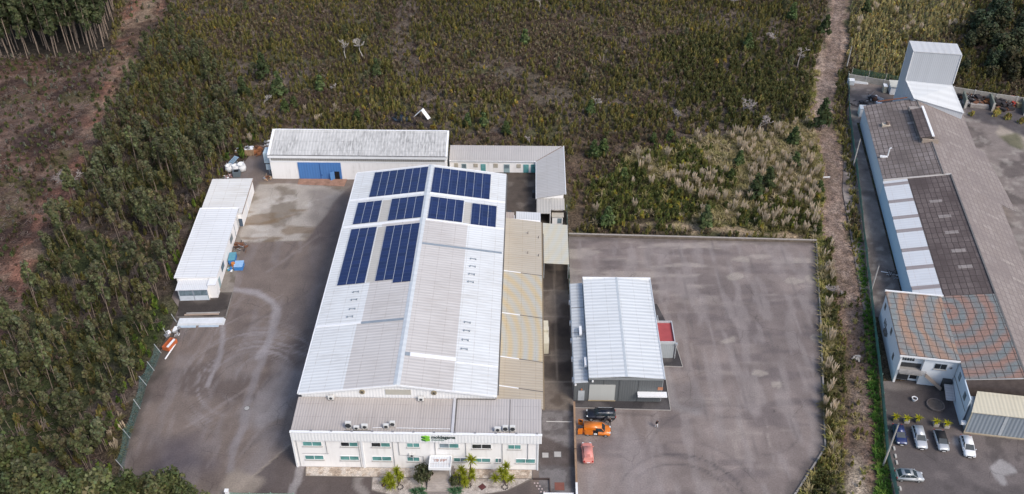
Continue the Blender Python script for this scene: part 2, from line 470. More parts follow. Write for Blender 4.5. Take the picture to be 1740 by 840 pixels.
Z_VERGE_E = G([(1456, 400), (1472, 400), (1484, 560), (1499, 690), (1510, 800), (1522, 870), (1488, 870), (1482, 780), (1479, 690), (1469, 560)])
def ground_col(x, y):
    n1 = fbm(x, y, 14, 4, 1); n2 = fbm(x, y, 5, 4, 2); n3 = fbm(x, y, 1.8, 2, 3)
    c = cst(x, (0.08, 0.07, 0.047))
    c = lerp(c, (0.125, 0.098, 0.082), sstep(n1, 0.5, 0.62) * 0.8)
    c = lerp(c, (0.075, 0.08, 0.032), sstep(n2, 0.52, 0.62) * 0.7)
    c = lerp(c, (0.095, 0.068, 0.046), sstep(fbm(x, y, 10, 3, 8), 0.53, 0.62) * 0.7)
    # felled clearing
    m = pmask(Z_CLEAR, x, y, 2.5, 6)
    cl = cst(x, (0.108, 0.066, 0.05))
    cl = lerp(cl, (0.165, 0.115, 0.092), sstep(fbm(x * .6, y, 4.5, 5, 4), 0.47, 0.6) * 0.85)
    cl = lerp(cl, (0.042, 0.028, 0.026), sstep(fbm(x, y, 8, 5, 5), 0.5, 0.6) * 0.85)
    cl = lerp(cl, (0.09, 0.088, 0.038), sstep(fbm(x, y, 9, 5, 6) + (x < -100) * 0.03 * (y < 190), 0.54, 0.66) * 0.6)
    cl = lerp(cl, (0.085, 0.09, 0.1), pmask(G([(85, 345), (125, 325), (120, 370), (95, 390)]), x, y, 1.5, 3) * 0.6)
    c = lerp(c, (0, 0, 0), m * 0) * (1 - m[..., None]) + cl * m[..., None]
    m = pmask(Z_BREAK, x, y, 2.0, 5)
    br = cst(x, (0.215, 0.108, 0.077)); br = lerp(br, (0.195, 0.15, 0.1), np.exp(-(pdist(G([(262, -60), (250, 30), (220, 120), (195, 190)]), x, y) / 3.2) ** 2) * .8 * (y > 210)); br = lerp(br, (0.2, 0.155, 0.115), sstep(n2, 0.5, 0.62) * 0.7); br = lerp(br, (0.07, 0.045, 0.036), sstep(fbm(x, y, 6, 3, 9), 0.54, 0.66) * 0.8)
    c = c * (1 - m[..., None]) + br * m[..., None]
    m = pmask(Z_FOREST, x, y, 2.5, 5); fo = cst(x, (0.062, 0.048, 0.038)); fo = lerp(fo, (0.11, 0.085, 0.074), sstep(n2, 0.5, 0.64)); fo = lerp(fo, (0.035, 0.05, 0.016), sstep(n1, 0.52, 0.62) * 0.8)
    c = c * (1 - m[..., None]) + fo * m[..., None]
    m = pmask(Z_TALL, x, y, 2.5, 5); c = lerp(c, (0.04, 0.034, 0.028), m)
    m = pmask(Z_PAMPAS, x, y, 2.5, 5); pa = cst(x, (0.125, 0.105, 0.058)); pa = lerp(pa, (0.06, 0.05, 0.032), sstep(n2, 0.48, 0.6)); pa = lerp(pa, (0.06, 0.08, 0.022), sstep(fbm(x, y, 9, 3, 7), 0.5, 0.6) * 0.7)
    c = c * (1 - m[..., None]) + pa * m[..., None]
    for P, w, cc, st in ((TRAILS[0], 3.8, (0.13, 0.104, 0.088), .7), (TRAILS[1], 7.0, (0.125, 0.106, 0.084), .6), (TRAILS[2], 2.0, (0.12, 0.085, 0.06), .8)):
        d = pdist(P, x, y) + (n2 - .5) * 7; c = lerp(c, cc, (1 - sstep(d, w * .6, w * 1.4)) * st)
    d = pdist(BANK, x, y) + (n2 - .5) * 4; c = lerp(c, (0.36, 0.275, 0.19), (1 - sstep(d, 0.5, 1.9)) * 0.85)
    # roadside grass
    for Z, cc in ((Z_VERGE_W, (0.12, 0.108, 0.042)), (Z_VERGE_E, (0.05, 0.085, 0.025))):
        m = pmask(Z, x, y, 1.0, 2); k = cst(x, cc); k = lerp(k, (0.05, 0.052, 0.022), sstep(n2, .48, .6) * .7); c = c * (1 - m[..., None]) + k * m[..., None]
    # dirt track with two ruts and a stony middle
    d = pdist(TRACK, x + (vn(y / 11.0 + 40, y * 0 + 3.3) - .5) * 3.2, y); jt = (n2 - .5) * 2.2
    near = sstep(y, 125, 150)
    tr = lerp(cst(x, (0.155, 0.1, 0.07)), (0.25, 0.178, 0.136), near)
    tr = lerp(tr, (0.13, 0.1, 0.065), sstep(n2, .5, .62) * (1 - near * .6) * .8)
    tr = lerp(tr, (0.36, 0.28, 0.225), sstep(n3, .55, .7) * (.18 + .35 * near))
    rut = np.exp(-((d + (n3 - .5) * .7 - 1.05) / .38) ** 2); tr = lerp(tr, (0.15, 0.115, 0.1), rut * .85)
    tr = lerp(tr, (0.2, 0.165, 0.15), np.exp(-(d / .5) ** 2) * .35)
    c2 = 1 - sstep(d + jt * 1.3 + (n3 - .5) * 1.4, 2.2, 3.3); c = c * (1 - c2[..., None]) + tr * c2[..., None]
    # rough stony shoulder on the far stretch
    m = pmask(G([(1383, 60), (1402, 90), (1396, 180), (1402, 235), (1386, 200), (1380, 120)]), x, y, 1.0, 3); c = lerp(c, (0.34, 0.26, 0.21), m * .8)
    m = pmask(G([(1440, 770), (1468, 775), (1480, 860), (1445, 860)]), x, y, 1.0, 3); c = lerp(c, (0.38, 0.32, 0.25), m * .8)
    # bare wet hollow and burnt patch in the scrub
    m = pmask(G([(650, 205), (690, 192), (720, 205), (745, 215), (680, 215)]), x, y, 2.0, 5); c = lerp(c, (0.035, 0.03, 0.035), m * .85)
    m = pmask(G([(1225, 165), (1260, 158), (1310, 205), (1290, 225), (1240, 215)]), x, y, 2.0, 5); c = lerp(c, (0.06, 0.055, 0.06), m * .7)
    return c * (0.75 + 0.5 * n3[..., None])
def ground():
    xs = np.concatenate([[-3000, -1200, -600, -380, -280], np.arange(-215, 186, 0.8), [260, 360, 600, 1200, 3000]])
    ys = np.concatenate([[-1500, -500, -100, 20, 60], np.arange(80, 306, 0.8), [330, 380, 500, 900, 1800, 4000]])
    X, Y = np.meshgrid(xs, ys); nx, ny = len(xs), len(ys)
    far = sstep(np.maximum(np.abs(X) - 190, Y - 300), 0, 60)
    Zz = -0.04 - 0.25 * fbm(X, Y, 9, 4, 12) * (1 - far)
    V = np.stack([X, Y, Zz], -1).reshape(-1, 3)
    C = np.clip(ground_col(X, Y), 0.008, .8).reshape(-1, 3)
    i = np.arange(nx - 1)[None, :] + nx * np.arange(ny - 1)[:, None]
    F = np.stack([i, i + 1, i + 1 + nx, i + nx], -1).reshape(-1, 4)
    o = np_obj('ground', V, F, C, attr_ground('scrub_soil', 0.95, (0.8, 3.2), (0.4, 0.6), (1.0, 0.35)))
    struct(o)
ground()

# ------------------------------------------------------------------ yards, paving
M_ASPH = attr_ground('asphalt', 0.78, (0.35, 4.0), (0.12, 0.2), (0.3, 0.02), 0.3, 0.3)
M_CONC = attr_ground('old_concrete', 0.85, (0.5, 5.0), (0.2, 0.22), (0.3, 0.03), 0.25)
def stroke(c, x, y, P, w, col, st, soft=.5, jit=0.0, seed=3):
    d = pdist(P, x, y)
    if jit: d = d + (fbm(x, y, 2.5, 3, seed) - .5) * jit
    return lerp(c, col, (1 - sstep(d, w * (1 - soft), w * (1 + soft))) * st)
SW = [G([(397, 492), (435, 497), (462, 512), (471, 525), (467, 550), (455, 585), (440, 605)]), G([(378, 545), (379, 575), (374, 605), (362, 635), (352, 655)]),
      G([(463, 560), (450, 600), (432, 650), (417, 693), (413, 727), (397, 760), (391, 800)])]
def left_yard_col(x, y):
    n1 = fbm(x, y, 9, 4, 21); n2 = fbm(x, y, 3, 4, 22); n3 = fbm(x * 1.0, y * .25, 2.0, 3, 23)
    c = cst(x, (0.168, 0.134, 0.115))
    c = lerp(c, (0.112, 0.088, 0.078), sstep(n1, .45, .62) * .85)
    c = lerp(c, (0.2, 0.176, 0.172), sstep(n3, .5, .66) * .4)
    for i in range(40):
        r_ = np.random.RandomState(700 + i); a_ = gp(r_.uniform(280, 540), r_.uniform(420, 820)); an_ = r_.choice([1.4, 1.5, 1.3, .9]) + r_.normal() * .12; L_ = r_.uniform(4, 18)
        c = stroke(c, x, y, [(a_.x, a_.y), (a_.x + L_ * math.cos(an_), a_.y + L_ * math.sin(an_))], r_.uniform(.1, .4), (0.235, 0.2, 0.187) if r_.rand() < .6 else (0.08, 0.066, 0.063), r_.uniform(.2, .5), .8, .7, i)
    # tyre swirls of turning lorries
    for (u, v, r0, r1, a0, a1, st, sd) in ((428, 645, 3.5, 14, 20, 265, .75, 1), (475, 640, 3, 10, -20, 200, .5, 2), (430, 610, 5, 13, 20, 170, .55, 3)):
        ce = gp(u, v); r = np.hypot(x - ce.x, y - ce.y); an = np.degrees(np.arctan2(y - ce.y, x - ce.x)) % 360
        ring = vn(r * 3.4 + sd * 40, an * .012 + sd * 9) * .6 + .3 * vn(r * 1.1, an * .03 + 5) + .35 * (fbm(x, y, 4, 3, 27) - .3)
        k = sstep(ring, .5, .95) * sstep(r, r0, r0 + 2) * (1 - sstep(r, r1 - 2.5, r1)) * sstep(an, a0, a0 + 25) * (1 - sstep(an, a1 - 30, a1))
        c = lerp(c, (0.27, 0.245, 0.245), k * st)
    # greenish pale old concrete by the sheds
    m = pmask(G([(440, 308), (500, 312), (592, 318), (560, 355), (520, 410), (404, 412), (422, 352)]), x, y, .4, 1.2)
    cc = cst(x, (0.35, 0.315, 0.275)); cc = lerp(cc, (0.17, 0.14, 0.108), sstep(fbm(x, y, 4, 5, 25), .52, .64) * .75); cc = lerp(cc, (0.43, 0.4, 0.365), sstep(n2, .56, .66) * .6); cc = lerp(cc, (0.17, 0.12, 0.075), sstep(fbm(x * .4, y * 1.3, 3, 3, 26), .57, .66) * .7)
    c = c * (1 - m[..., None]) + cc * m[..., None]
    c = stroke(c, x, y, G([(500, 365), (440, 382), (415, 380)]), .4, (0.17, 0.11, 0.06), .5, .8, .6)
    c = stroke(c, x, y, SW[0], .75, (0.29, 0.265, 0.265), .85, .5, .8)
    c = stroke(c, x, y, SW[1], .4, (0.27, 0.245, 0.245), .75, .5, .6)
    c = stroke(c, x, y, SW[2], .65, (0.235, 0.215, 0.218), .6, .6, .8)
    c = stroke(c, x, y, G([(455, 740), (445, 770), (432, 800)]), 2.2, (0.2, 0.18, 0.178), .5, .8, 2)
    c = stroke(c, x, y, G([(498, 640), (470, 670), (440, 700)]), 2.6, (0.25, 0.235, 0.24), .45, .8, 3)
    c = stroke(c, x, y, G([(500, 668), (470, 700), (450, 715)]), 1.0, (0.27, 0.25, 0.25), .45, .8, 2)
    m = pmask(G([(270, 745), (330, 740), (360, 790), (300, 815), (255, 800)]), x, y, 3, 6); c = lerp(c, (0.07, 0.062, 0.078), m * .65)
    m = pmask(G([(520, 320), (596, 325), (575, 420), (535, 560), (470, 560), (530, 420)]), x, y, 2, 5); c = lerp(c, (0.11, 0.092, 0.09), m * .5)
    # newer dark asphalt in front of the offices, pale seam along it
    m = pmask(G([(494, 756), (425, 815), (392, 852), (640, 870), (900, 870), (900, 800), (505, 790)]), x, y, .15); c = lerp(c, (0.088, 0.071, 0.066), m * .85)
    c = stroke(c, x, y, G([(493, 755), (424, 815)]), .16, (0.25, 0.21, 0.17), .7)
    c = stroke(c, x, y, G([(509, 795), (506, 815), (496, 835), (494, 850)]), .55, (0.27, 0.25, 0.245), .8, .4, .8)
    c = stroke(c, x, y, G([(616, 806), (606, 815), (607, 826), (620, 840)]), .6, (0.25, 0.225, 0.21), .7, .5, .7)
    m = pmask(G([(388, 805), (402, 798), (440, 815), (425, 835), (395, 850), (375, 845)]), x, y, .8, 2.5); c = lerp(c, (0.29, 0.245, 0.2), m * .8)
    e = pdist([( -62.6, 90), (-63, 120), (-62.8, 137)], x, y) + (n2 - .5) * 3; c = lerp(c, (0.05, 0.042, 0.034), (1 - sstep(e, .3, 2.2)) * .7)
    return c * (0.9 + .2 * n2[..., None])
sheet('left_yard', [(-60.6, 86), (-62.4, 105), (-63.3, 120), (-63.2, 138), (-65.4, 141), (-66, 178), (-64.5, 184), (-62, 190), (-60.5, 197), (-55.2, 197), (-54.5, 183.2), (-29, 183.2), (-30, 108), (-32, 100.3), (5, 99.6), (5, 86)], 0.004, 0.42, left_yard_col, M_ASPH)

def right_yard_col(x, y):
    n1 = fbm(x, y, 10, 4, 31); n2 = fbm(x, y, 2.6, 4, 32); n3 = fbm(x * .22, y, 1.6, 4, 33); n4 = fbm(x, y * .2, 1.5, 3, 34)
    c = cst(x, (0.222, 0.184, 0.168))
    c = lerp(c, (0.18, 0.148, 0.136), sstep(n1, .47, .6) * .7)
    for i in range(46):
        r_ = np.random.RandomState(900 + i); a_ = gp(r_.uniform(985, 1390), r_.uniform(420, 830)); an_ = r_.choice([1.5, 1.55, 1.45, .05, -.1]) + r_.normal() * .08; L_ = r_.uniform(3, 16)
        c = stroke(c, x, y, [(a_.x, a_.y), (a_.x + L_ * math.cos(an_), a_.y + L_ * math.sin(an_))], r_.uniform(.1, .5), (0.31, 0.268, 0.24) if r_.rand() < .6 else (0.125, 0.103, 0.098), r_.uniform(.2, .5), .8, .7, i)
    c = lerp(c, (0.125, 0.104, 0.1), pmask(G([(1160, 470), (1385, 500), (1392, 690), (1260, 640), (1200, 540)]), x, y, 5, 12) * .5)
    c = lerp(c, (0.33, 0.288, 0.255), sstep(n3, .52, .66) * sstep(y, 132, 148) * .75); c = lerp(c, (0.12, 0.1, 0.1), sstep(fbm(x * .3, y, 2.2, 4, 36), .54, .66) * .5)
    c = lerp(c, (0.255, 0.222, 0.21), sstep(n4, .5, .66) * .6)
    for (u, v, r) in ((1296, 634, .9), (1320, 652, .7), (1255, 470, 1.2), (1384, 476, 1.3), (1260, 440, 1.4), (1345, 478, 1.0), (1235, 580, .9), (1395, 575, 1.0)):
        p = gp(u, v); d = np.hypot((x - p.x) * .6, y - p.y) + (n2 - .5) * 3; c = lerp(c, (0.34, 0.3, 0.26), (1 - sstep(d, r * .5, r)) * .7)
    hx, hy = HF.l((x, y))
    for jx in (66, 73, 80, 87, 94):                                       # paving lanes
        c = lerp(c, (0.12, 0.105, 0.102), np.exp(-((hx - jx - (y - 110) * .02) / .09) ** 2) * .5)
    for (u, v, r, a0, a1, w, st) in ((1160, 858, 9.9, -10, 165, .17, .6), (1158, 862, 8.3, -5, 150, .2, .5), (1162, 856, 12.6, 10, 80, .3, .3),  (1250, 800, 14, 60, 170, .3, .25), (1290, 720, 6.5, 250, 380, .2, .3), (1150, 900, 14.0, 20, 100, .3, .3)):
        p = gp(u, v); r_ = np.hypot(x - p.x, y - p.y); an = np.degrees(np.arctan2(y - p.y, x - p.x)); an = np.where(an < a0, an + 360, an)
        c = lerp(c, (0.07, 0.062, 0.064), np.exp(-((r_ - r) / w) ** 2) * st * sstep(an, a0, a0 + 15) * (1 - sstep(an, a1 - 15, a1)))
    m = pmask(G([(1135, 655), (1185, 640), (1195, 700), (1135, 690)]), x, y, 1.2, 3); c = lerp(c, (0.14, 0.125, 0.125), m * .5)
    c = stroke(c, x, y, G([(1128, 622), (1145, 690), (1180, 700)]), .8, (0.27, 0.25, 0.245), .5, .8, 1.5)
    c = stroke(c, x, y, G([(985, 700), (1110, 706)]), .3, (0.13, 0.11, 0.105), .6, .6, .5)
    c = stroke(c, x, y, G([(1060, 760), (1090, 830)]), 3, (0.235, 0.205, 0.2), .5, .8, 3)
    e = pdist(G([(968, 402), (1386, 413), (1393, 560), (1400, 760), (1350, 840)]), x, y) + (n2 - .5) * 2; c = lerp(c, (0.085, 0.073, 0.068), (1 - sstep(e, .2, 1.6)) * .6)
    return c * (0.88 + .24 * n2[..., None])
YR = [gp(966, 402), gp(1386, 413), gp(1394, 560), gp(1401, 762), gp(1352, 838)]
sheet('right_yard', [(p.x, p.y) for p in YR] + [(44, 84), (9.2, 84), (10.0, 112.2), (9.8, 141.5), (11.3, 142)], 0.006, 0.42, right_yard_col, M_ASPH)
def alley_col(x, y):
    hx, hy = HF.l((x, y)); n1 = fbm(x, y, 4, 4, 41); n2 = fbm(x, y, 1.2, 3, 42)
    c = cst(x, (0.085, 0.068, 0.056)); c = lerp(c, (0.16, 0.135, 0.115), sstep(n1, .52, .66) * .7); c = lerp(c, (0.045, 0.037, 0.033), sstep(fbm(x, y, 5, 3, 43), .52, .64) * .8)
    for jy in (36.5, 29, 18.5, 12): c = lerp(c, (0.24, 0.21, 0.185), np.exp(-((hy - jy) / .12) ** 2) * .7)
    c = lerp(c, (0.2, 0.17, 0.14), np.exp(-((hx - 41.2) / .15) ** 2) * .6 * sstep(hy, 8, 12))
    # cobbled front stretch
    g = cst(x, (0.165, 0.152, 0.15)); g = lerp(g, (0.09, 0.08, 0.078), sstep(n2, .45, .62) * .8); g = lerp(g, (0.075, 0.06, 0.055), pmask([HF.w(38, 0), HF.w(44, -3.5), HF.w(44, -7), HF.w(38, -6.4)], x, y, .4, 1.5) * .85)
    m = 1 - sstep(hy, 5.3, 5.5); c = c * (1 - m[..., None]) + g * m[..., None]
    return c
sheet('alley', [HF.w(38.0, -14.2), HF.w(43.75, -14.2), HF.w(43.85, 45), HF.w(44.3, 63.5), HF.w(37.7, 63.5), HF.w(37.7, 78.3), HF.w(30.5, 78.3), HF.w(30.5, 51.5), HF.w(38.0, 51.5)], 0.010, 0.3, alley_col, M_CONC)
def court_col(x, y):
    n1 = fbm(x, y, 7, 4, 51); n2 = fbm(x, y, 2.2, 4, 52)
    c = cst(x, (0.105, 0.09, 0.087)); c = lerp(c, (0.17, 0.145, 0.138), sstep(n1, .5, .64) * .6); c = lerp(c, (0.06, 0.052, 0.05), sstep(n2, .52, .66) * .6)
    c = lerp(c, (0.062, 0.052, 0.05), pmask(G([(1505, 665), (1610, 660), (1640, 730), (1520, 735)]), x, y, 2, 3) * .6)
    c = lerp(c, (0.21, 0.185, 0.17), pmask(G([(1496, 640), (1520, 650), (1560, 656), (1555, 664), (1500, 662)]), x, y, .5, 2) * .6)
    for P in (G([(1683, 795), (1700, 783), (1722, 800), (1700, 806), (1704, 820), (1690, 805)]), G([(1622, 745), (1630, 742), (1630, 758), (1622, 755)])): c = lerp(c, (0.33, 0.315, 0.31), pmask(P, x, y, .3, 2.0) * .75)
    return c * (.88 + .24 * n2[..., None])
sheet('car_park', [gp(1498, 648), gp(1600, 646), gp(1640, 720), gp(1790, 735), gp(1800, 880), gp(1520, 880), gp(1512, 800), gp(1503, 720)], 0.008, 0.4, court_col, M_ASPH)
def ryard2_col(x, y):
    n1 = fbm(x, y, 6, 4, 61); n2 = fbm(x, y, 2.0, 4, 62)
    c = cst(x, (0.2, 0.17, 0.155)); c = lerp(c, (0.11, 0.092, 0.085), sstep(n1, .5, .62) * .8); c = lerp(c, (0.32, 0.29, 0.26), sstep(n2, .58, .68) * .5)
    c = lerp(c, (0.055, 0.05, 0.055), pmask(G([(1637, 182), (1760, 190), (1760, 235), (1700, 215), (1650, 205)]), x, y, 1.5, 4) * .8)
    c = lerp(c, (0.36, 0.31, 0.25), pmask(G([(1690, 225), (1700, 215), (1755, 245), (1745, 260)]), x, y, .8, 3) * .7)
    c = lerp(c, (0.07, 0.075, 0.03), pmask(G([(1700, 232), (1725, 228), (1745, 262), (1720, 250)]), x, y, .8, 3) * .7)
    return c
sheet('back_yard', [gp(1442, 134), gp(1532, 150), gp(1640, 166), gp(1800, 186), (175, 120), (115, 120), CF.w(29, 30), CF.w(20, 91), CF.w(5, 91), CF.w(5.4, 17), CF.w(-2.5, 17), CF.w(-1.8, 60)], 0.006, 0.55, ryard2_col, M_CONC)
def terr_col(x, y):
    n = fbm(x, y, 3, 4, 71); c = cst(x, (0.1, 0.085, 0.075)); return lerp(c, (0.045, 0.038, 0.035), sstep(n, .45, .6) * .9)
sheet('terrace', [gp(304, 512), gp(360, 506), gp(372, 497), gp(396, 497), gp(384, 541), gp(301, 541)], 0.012, 0.4, terr_col, M_CONC)
def strip_col(x, y):
    n = fbm(x, y, 2, 4, 72); c = cst(x, (0.22, 0.195, 0.17)); return lerp(c, (0.12, 0.1, 0.08), sstep(n, .48, .62) * .8)
sheet('shed_paving', [gp(372, 497), gp(396, 497), gp(404, 450), gp(412, 412), gp(404, 396)], 0.012, 0.4, strip_col, M_CONC)
def apron_col(x, y):
    n = fbm(x, y, 2, 4, 73); return lerp(cst(x, (0.05, 0.046, 0.048)), (0.085, 0.078, 0.078), sstep(n, .5, .65))
sheet('warehouse_apron', [HF.w(43.9, 6.0), HF.w(60.1, 5.7), HF.w(60.1, 16.2), HF.w(63.4, 16.1), HF.w(62.6, 24.5), HF.w(60.6, 33), HF.w(58, 33.5), HF.w(43.9, 9)], 0.012, 0.4, apron_col, M_CONC)
edge = MB()
for a, b in ((HF.w(43.9, 5.95), HF.w(60.15, 5.65)), (HF.w(60.15, 5.65), HF.w(60.15, 16.1)), (HF.w(60.2, 16.15), HF.w(63.4, 16.05)), (HF.w(63.45, 16.05), HF.w(62.65, 24.5))):
    d = b - a; edge.cbox(((a.x + b.x) / 2, (a.y + b.y) / 2, 0.05), (d.length, .14, .12), math.atan2(d.y, d.x))
struct(edge.build('apron_kerb', paint('kerb_concrete', (0.3, 0.28, 0.26))))
# gravel beds before the offices
def gravel1(x, y):
    n = fbm(x, y, .7, 2, 74); c = cst(x, (0.5, 0.43, 0.36)); c = lerp(c, (0.3, 0.235, 0.18), sstep(n, .45, .62) * .8); return lerp(c, (0.52, 0.47, 0.42), sstep(fbm(x, y, .9, 2, 75), .55, .66) * .8)
def gravel2(x, y):
    n = fbm(x, y, .8, 3, 76); return lerp(cst(x, (0.42, 0.375, 0.34)), (0.3, 0.26, 0.23), sstep(n, .45, .62))
M_GRAV = attr_ground('gravel', 0.95, (2.0, 7.0), (0.25, 0.45), (0.8, 0.08))
sheet('gravel_strip', [HF.w(1.2, -7.4), HF.w(20.7, -7.45), HF.w(20.6, -9.25), HF.w(1.5, -9.25)], 0.035, 0.22, gravel1, M_GRAV)
sheet('gravel_strip', [HF.w(24.7, -7.45), HF.w(36.9, -7.45), HF.w(36.9, -9.15), HF.w(24.7, -9.25)], 0.035, 0.22, gravel1, M_GRAV)
sheet('gravel_bed', [HF.w(12.0, -9.32), HF.w(20.6, -9.32), HF.w(20.7, -13), HF.w(15.1, -12.6), HF.w(12.2, -11.8)], 0.03, 0.3, gravel2, M_GRAV)
sheet('gravel_bed', [HF.w(24.7, -9.32), HF.w(36.6, -9.22), HF.w(33.0, -11.5), HF.w(25.8, -13), HF.w(24.7, -12.8)], 0.03, 0.3, gravel2, M_GRAV)
kb = MB()
def kline(mb, pts, w, h, z0=0.0):
    for a, b in zip(pts, pts[1:]):
        d = b - a; mb.cbox(((a.x + b.x) / 2, (a.y + b.y) / 2, z0 + h / 2), (d.length + w * .5, w, h), math.atan2(d.y, d.x))
kline(kb, [HF.w(1.15, -7.6), HF.w(1.45, -9.3), HF.w(11.9, -9.32), HF.w(12.1, -11.9), HF.w(15.0, -12.75), HF.w(20.6, -13.3)], .12, .1)
kline(kb, [HF.w(36.95, -7.6), HF.w(36.95, -9.2), HF.w(33.0, -11.6), HF.w(25.8, -13.2)], .12, .1)
kline(kb, [HF.w(12.1, -9.29), HF.w(20.55, -9.29)], .08, .09); kline(kb, [HF.w(24.8, -9.27), HF.w(36.8, -9.19)], .08, .09)
struct(kb.build('bed_kerb', paint('kerb_dark', (0.16, 0.14, 0.125))))
# pools of water in the scrub
M_WAT = paint('dark_water', (0.02, 0.026, 0.035), 0.08, .1, 1, 0, .6)
for pts in ([(664, 196), (672, 190), (684, 196), (694, 201), (690, 207), (672, 206)], [(1228, 166), (1238, 163), (1242, 170), (1232, 172)], [(1246, 220), (1262, 214), (1272, 222), (1256, 226)]):
    w = MB(); P = G(pts); c = sum(P, Vector()) / len(P)
    ring = []
    for i, p in enumerate(P):
        q = P[(i + 1) % len(P)]; ring += [p, (p + q) / 2 + ((p + q) / 2 - c) * .15]
    w.add([(p.x, p.y, 0.05) for p in ring], [list(range(len(ring)))]); struct(w.build('pond', M_WAT))
# ------------------------------------------------------------------ factory hall
WHITE = (0.62, 0.64, 0.66); GREY = (0.47, 0.45, 0.455)
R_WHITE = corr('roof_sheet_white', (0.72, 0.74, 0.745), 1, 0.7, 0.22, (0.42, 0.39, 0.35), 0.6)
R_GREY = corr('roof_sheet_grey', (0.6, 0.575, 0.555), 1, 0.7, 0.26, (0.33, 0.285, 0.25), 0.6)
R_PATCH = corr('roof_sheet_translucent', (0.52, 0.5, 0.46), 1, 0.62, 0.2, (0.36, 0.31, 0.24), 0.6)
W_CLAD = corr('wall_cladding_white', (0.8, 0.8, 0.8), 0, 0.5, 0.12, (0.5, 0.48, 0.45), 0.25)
P_WHITE = plaster('white_render', (0.84, 0.825, 0.81), (0.4, 0.37, 0.34), 0.5)
P_TRIM = paint('white_trim', (0.77, 0.78, 0.79), 0.5, 0.06)
M_STEELB = paint('blue_grey_steel', (0.25, 0.29, 0.33), 0.5, 0.12)
M_DARK = paint('dark_metal', (0.05, 0.052, 0.056), 0.5, 0.2)
M_GUT = paint('dark_gutter', (0.13, 0.125, 0.12), 0.6, 0.2)
M_GALV = paint('galvanised', (0.42, 0.44, 0.46), 0.4, 0.15, 2, 0.3)
M_BLACK = paint('black_void', (0.012, 0.012, 0.014), 0.8, 0.1)
def rz(x, up=0.0): return 9.0 + 2.2 * (1 - abs(x - 15.5) / 15.5) + up      # hall roof height
hall = framed('factory_hall', 'big white gabled factory hall carrying the solar panels, behind the office block', 'factory', HF)
MB().extr([(0.1, 0), (30.9, 0), (30.9, 8.78), (15.5, 10.98), (0.1, 8.78)], 0.15, 63.6).build('wall', W_CLAD, hall)
def rpanel(x0, x1, y0, y1, mat, up=0.0, name='roof_panel', t=.12, par=None):
    return MB().slab([(x0, y0, rz(x0, up)), (x1, y0, rz(x1, up)), (x1, y1, rz(x1, up)), (x0, y1, rz(x0, up))], t).build(name, mat, par or hall)
for x0, x1, y0, y1, m in ((-.25, 6.9, -.1, 15.3, R_WHITE), (6.9, 15.3, -.1, 15.3, R_GREY), (-.25, 7.6, 15.3, 44.2, R_WHITE), (7.6, 15.3, 15.3, 44.2, R_GREY),
                          (15.7, 24.2, -.1, 44.2, R_GREY), (24.2, 31.25, -.1, 44.2, R_WHITE), (-.25, 15.3, 44.2, 63.75, R_WHITE), (15.7, 31.25, 44.2, 63.75, R_WHITE)):
    rpanel(x0, x1, y0, y1, m)
for x0, x1, y0, y1 in ((6.7, 8.4, 44.9, 52.3), (23.2, 24.6, 44.7, 51.8), (6.9, 8.4, 26.3, 43.1)): rpanel(x0, x1, y0, y1, R_PATCH, .012, 'skylight_strip', .02)
MB().extr([(14.95, rz(14.95, .03)), (15.5, 11.32), (16.05, rz(16.05, .03)), (15.5, 11.15)], -.15, 63.8).build('ridge_cap', corr('ridge_cap_metal', (0.56, 0.6, 0.63), 1, 1.4, .1, (0.4, 0.4, 0.4), .4), hall)
for x0, x1, y, w, m in ((-.25, 14.9, 53.6, .55, P_TRIM), (16.1, 31.25, 53.45, .5, P_TRIM), (-.25, 14.9, 44.3, .5, P_TRIM), (16.1, 31.25, 44.35, .4, P_TRIM), (16.1, 31.0, 36.7, .55, M_STEELB),
                        (7.6, 14.9, 15.4, .55, M_STEELB), (-.25, 7.5, 15.5, .45, P_TRIM), (16.9, 24.3, 6.95, .85, P_TRIM), (24.4, 31.2, 6.4, .22, P_TRIM), (16.1, 16.85, 6.95, .8, M_STEELB)):
    MB().slab([(x0, y - w / 2, rz(x0, .07)), (x1, y - w / 2, rz(x1, .07)), (x1, y + w / 2, rz(x1, .07)), (x0, y + w / 2, rz(x0, .07))], .06).build('cross_flashing', m, hall)
MB().box(-.5, -.27, -.1, 63.7, 8.72, 8.9).build('gutter', P_TRIM, hall)
MB().box(31.27, 31.5, .2, 63.7, 8.7, 8.88).build('gutter', M_GUT, hall)
VP = [(-.25, 9.0), (15.5, 11.2), (31.25, 9.0), (31.25, 8.7), (15.5, 10.9), (-.25, 8.7)]
MB().extr(VP, -.24, -.11).build('verge_trim', P_TRIM, hall); MB().extr(VP, 63.77, 63.95).build('verge_trim', P_TRIM, hall)
for x, y in ((25.8, 33.7), (25.8, 31.5), (25.75, 29.2), (25.7, 27.0), (25.7, 16.1), (25.7, 14.0), (25.6, 11.7), (25.55, 9.5), (5.45, 23.8), (5.45, 21.7), (5.5, 19.2), (5.4, 17.2)):
    v = MB()
    for s in (-.48, .48): v.box(x + s - .06, x + s + .06, y - .15, y + .15, rz(x + s, -.01), rz(x + s, .26))
    v.tube([(x - .48, y, rz(x - .48, .26)), (x + .48, y, rz(x + .48, .22))], .05, 6); v.build('roof_bracket', paint('bracket_steel', (0.22, 0.25, 0.28)), hall)
for x in (9.87, 21.25):
    f = MB().tube([(x, .13, 9.25), (x, -.02, 9.25)], .45, 16).build('extractor_fan', paint('tan_fan', (0.36, 0.3, 0.2)), hall)
    k = MB().tube([(x, -.03, 9.25), (x, -.08, 9.25)], .12, 8)
    for a in range(4): k.cbox((x + .22 * math.cos(a * 1.57 + .5), -.05, 9.25 + .22 * math.sin(a * 1.57 + .5)), (.34, .02, .1))
    k.build('fan_blade', M_DARK, f)
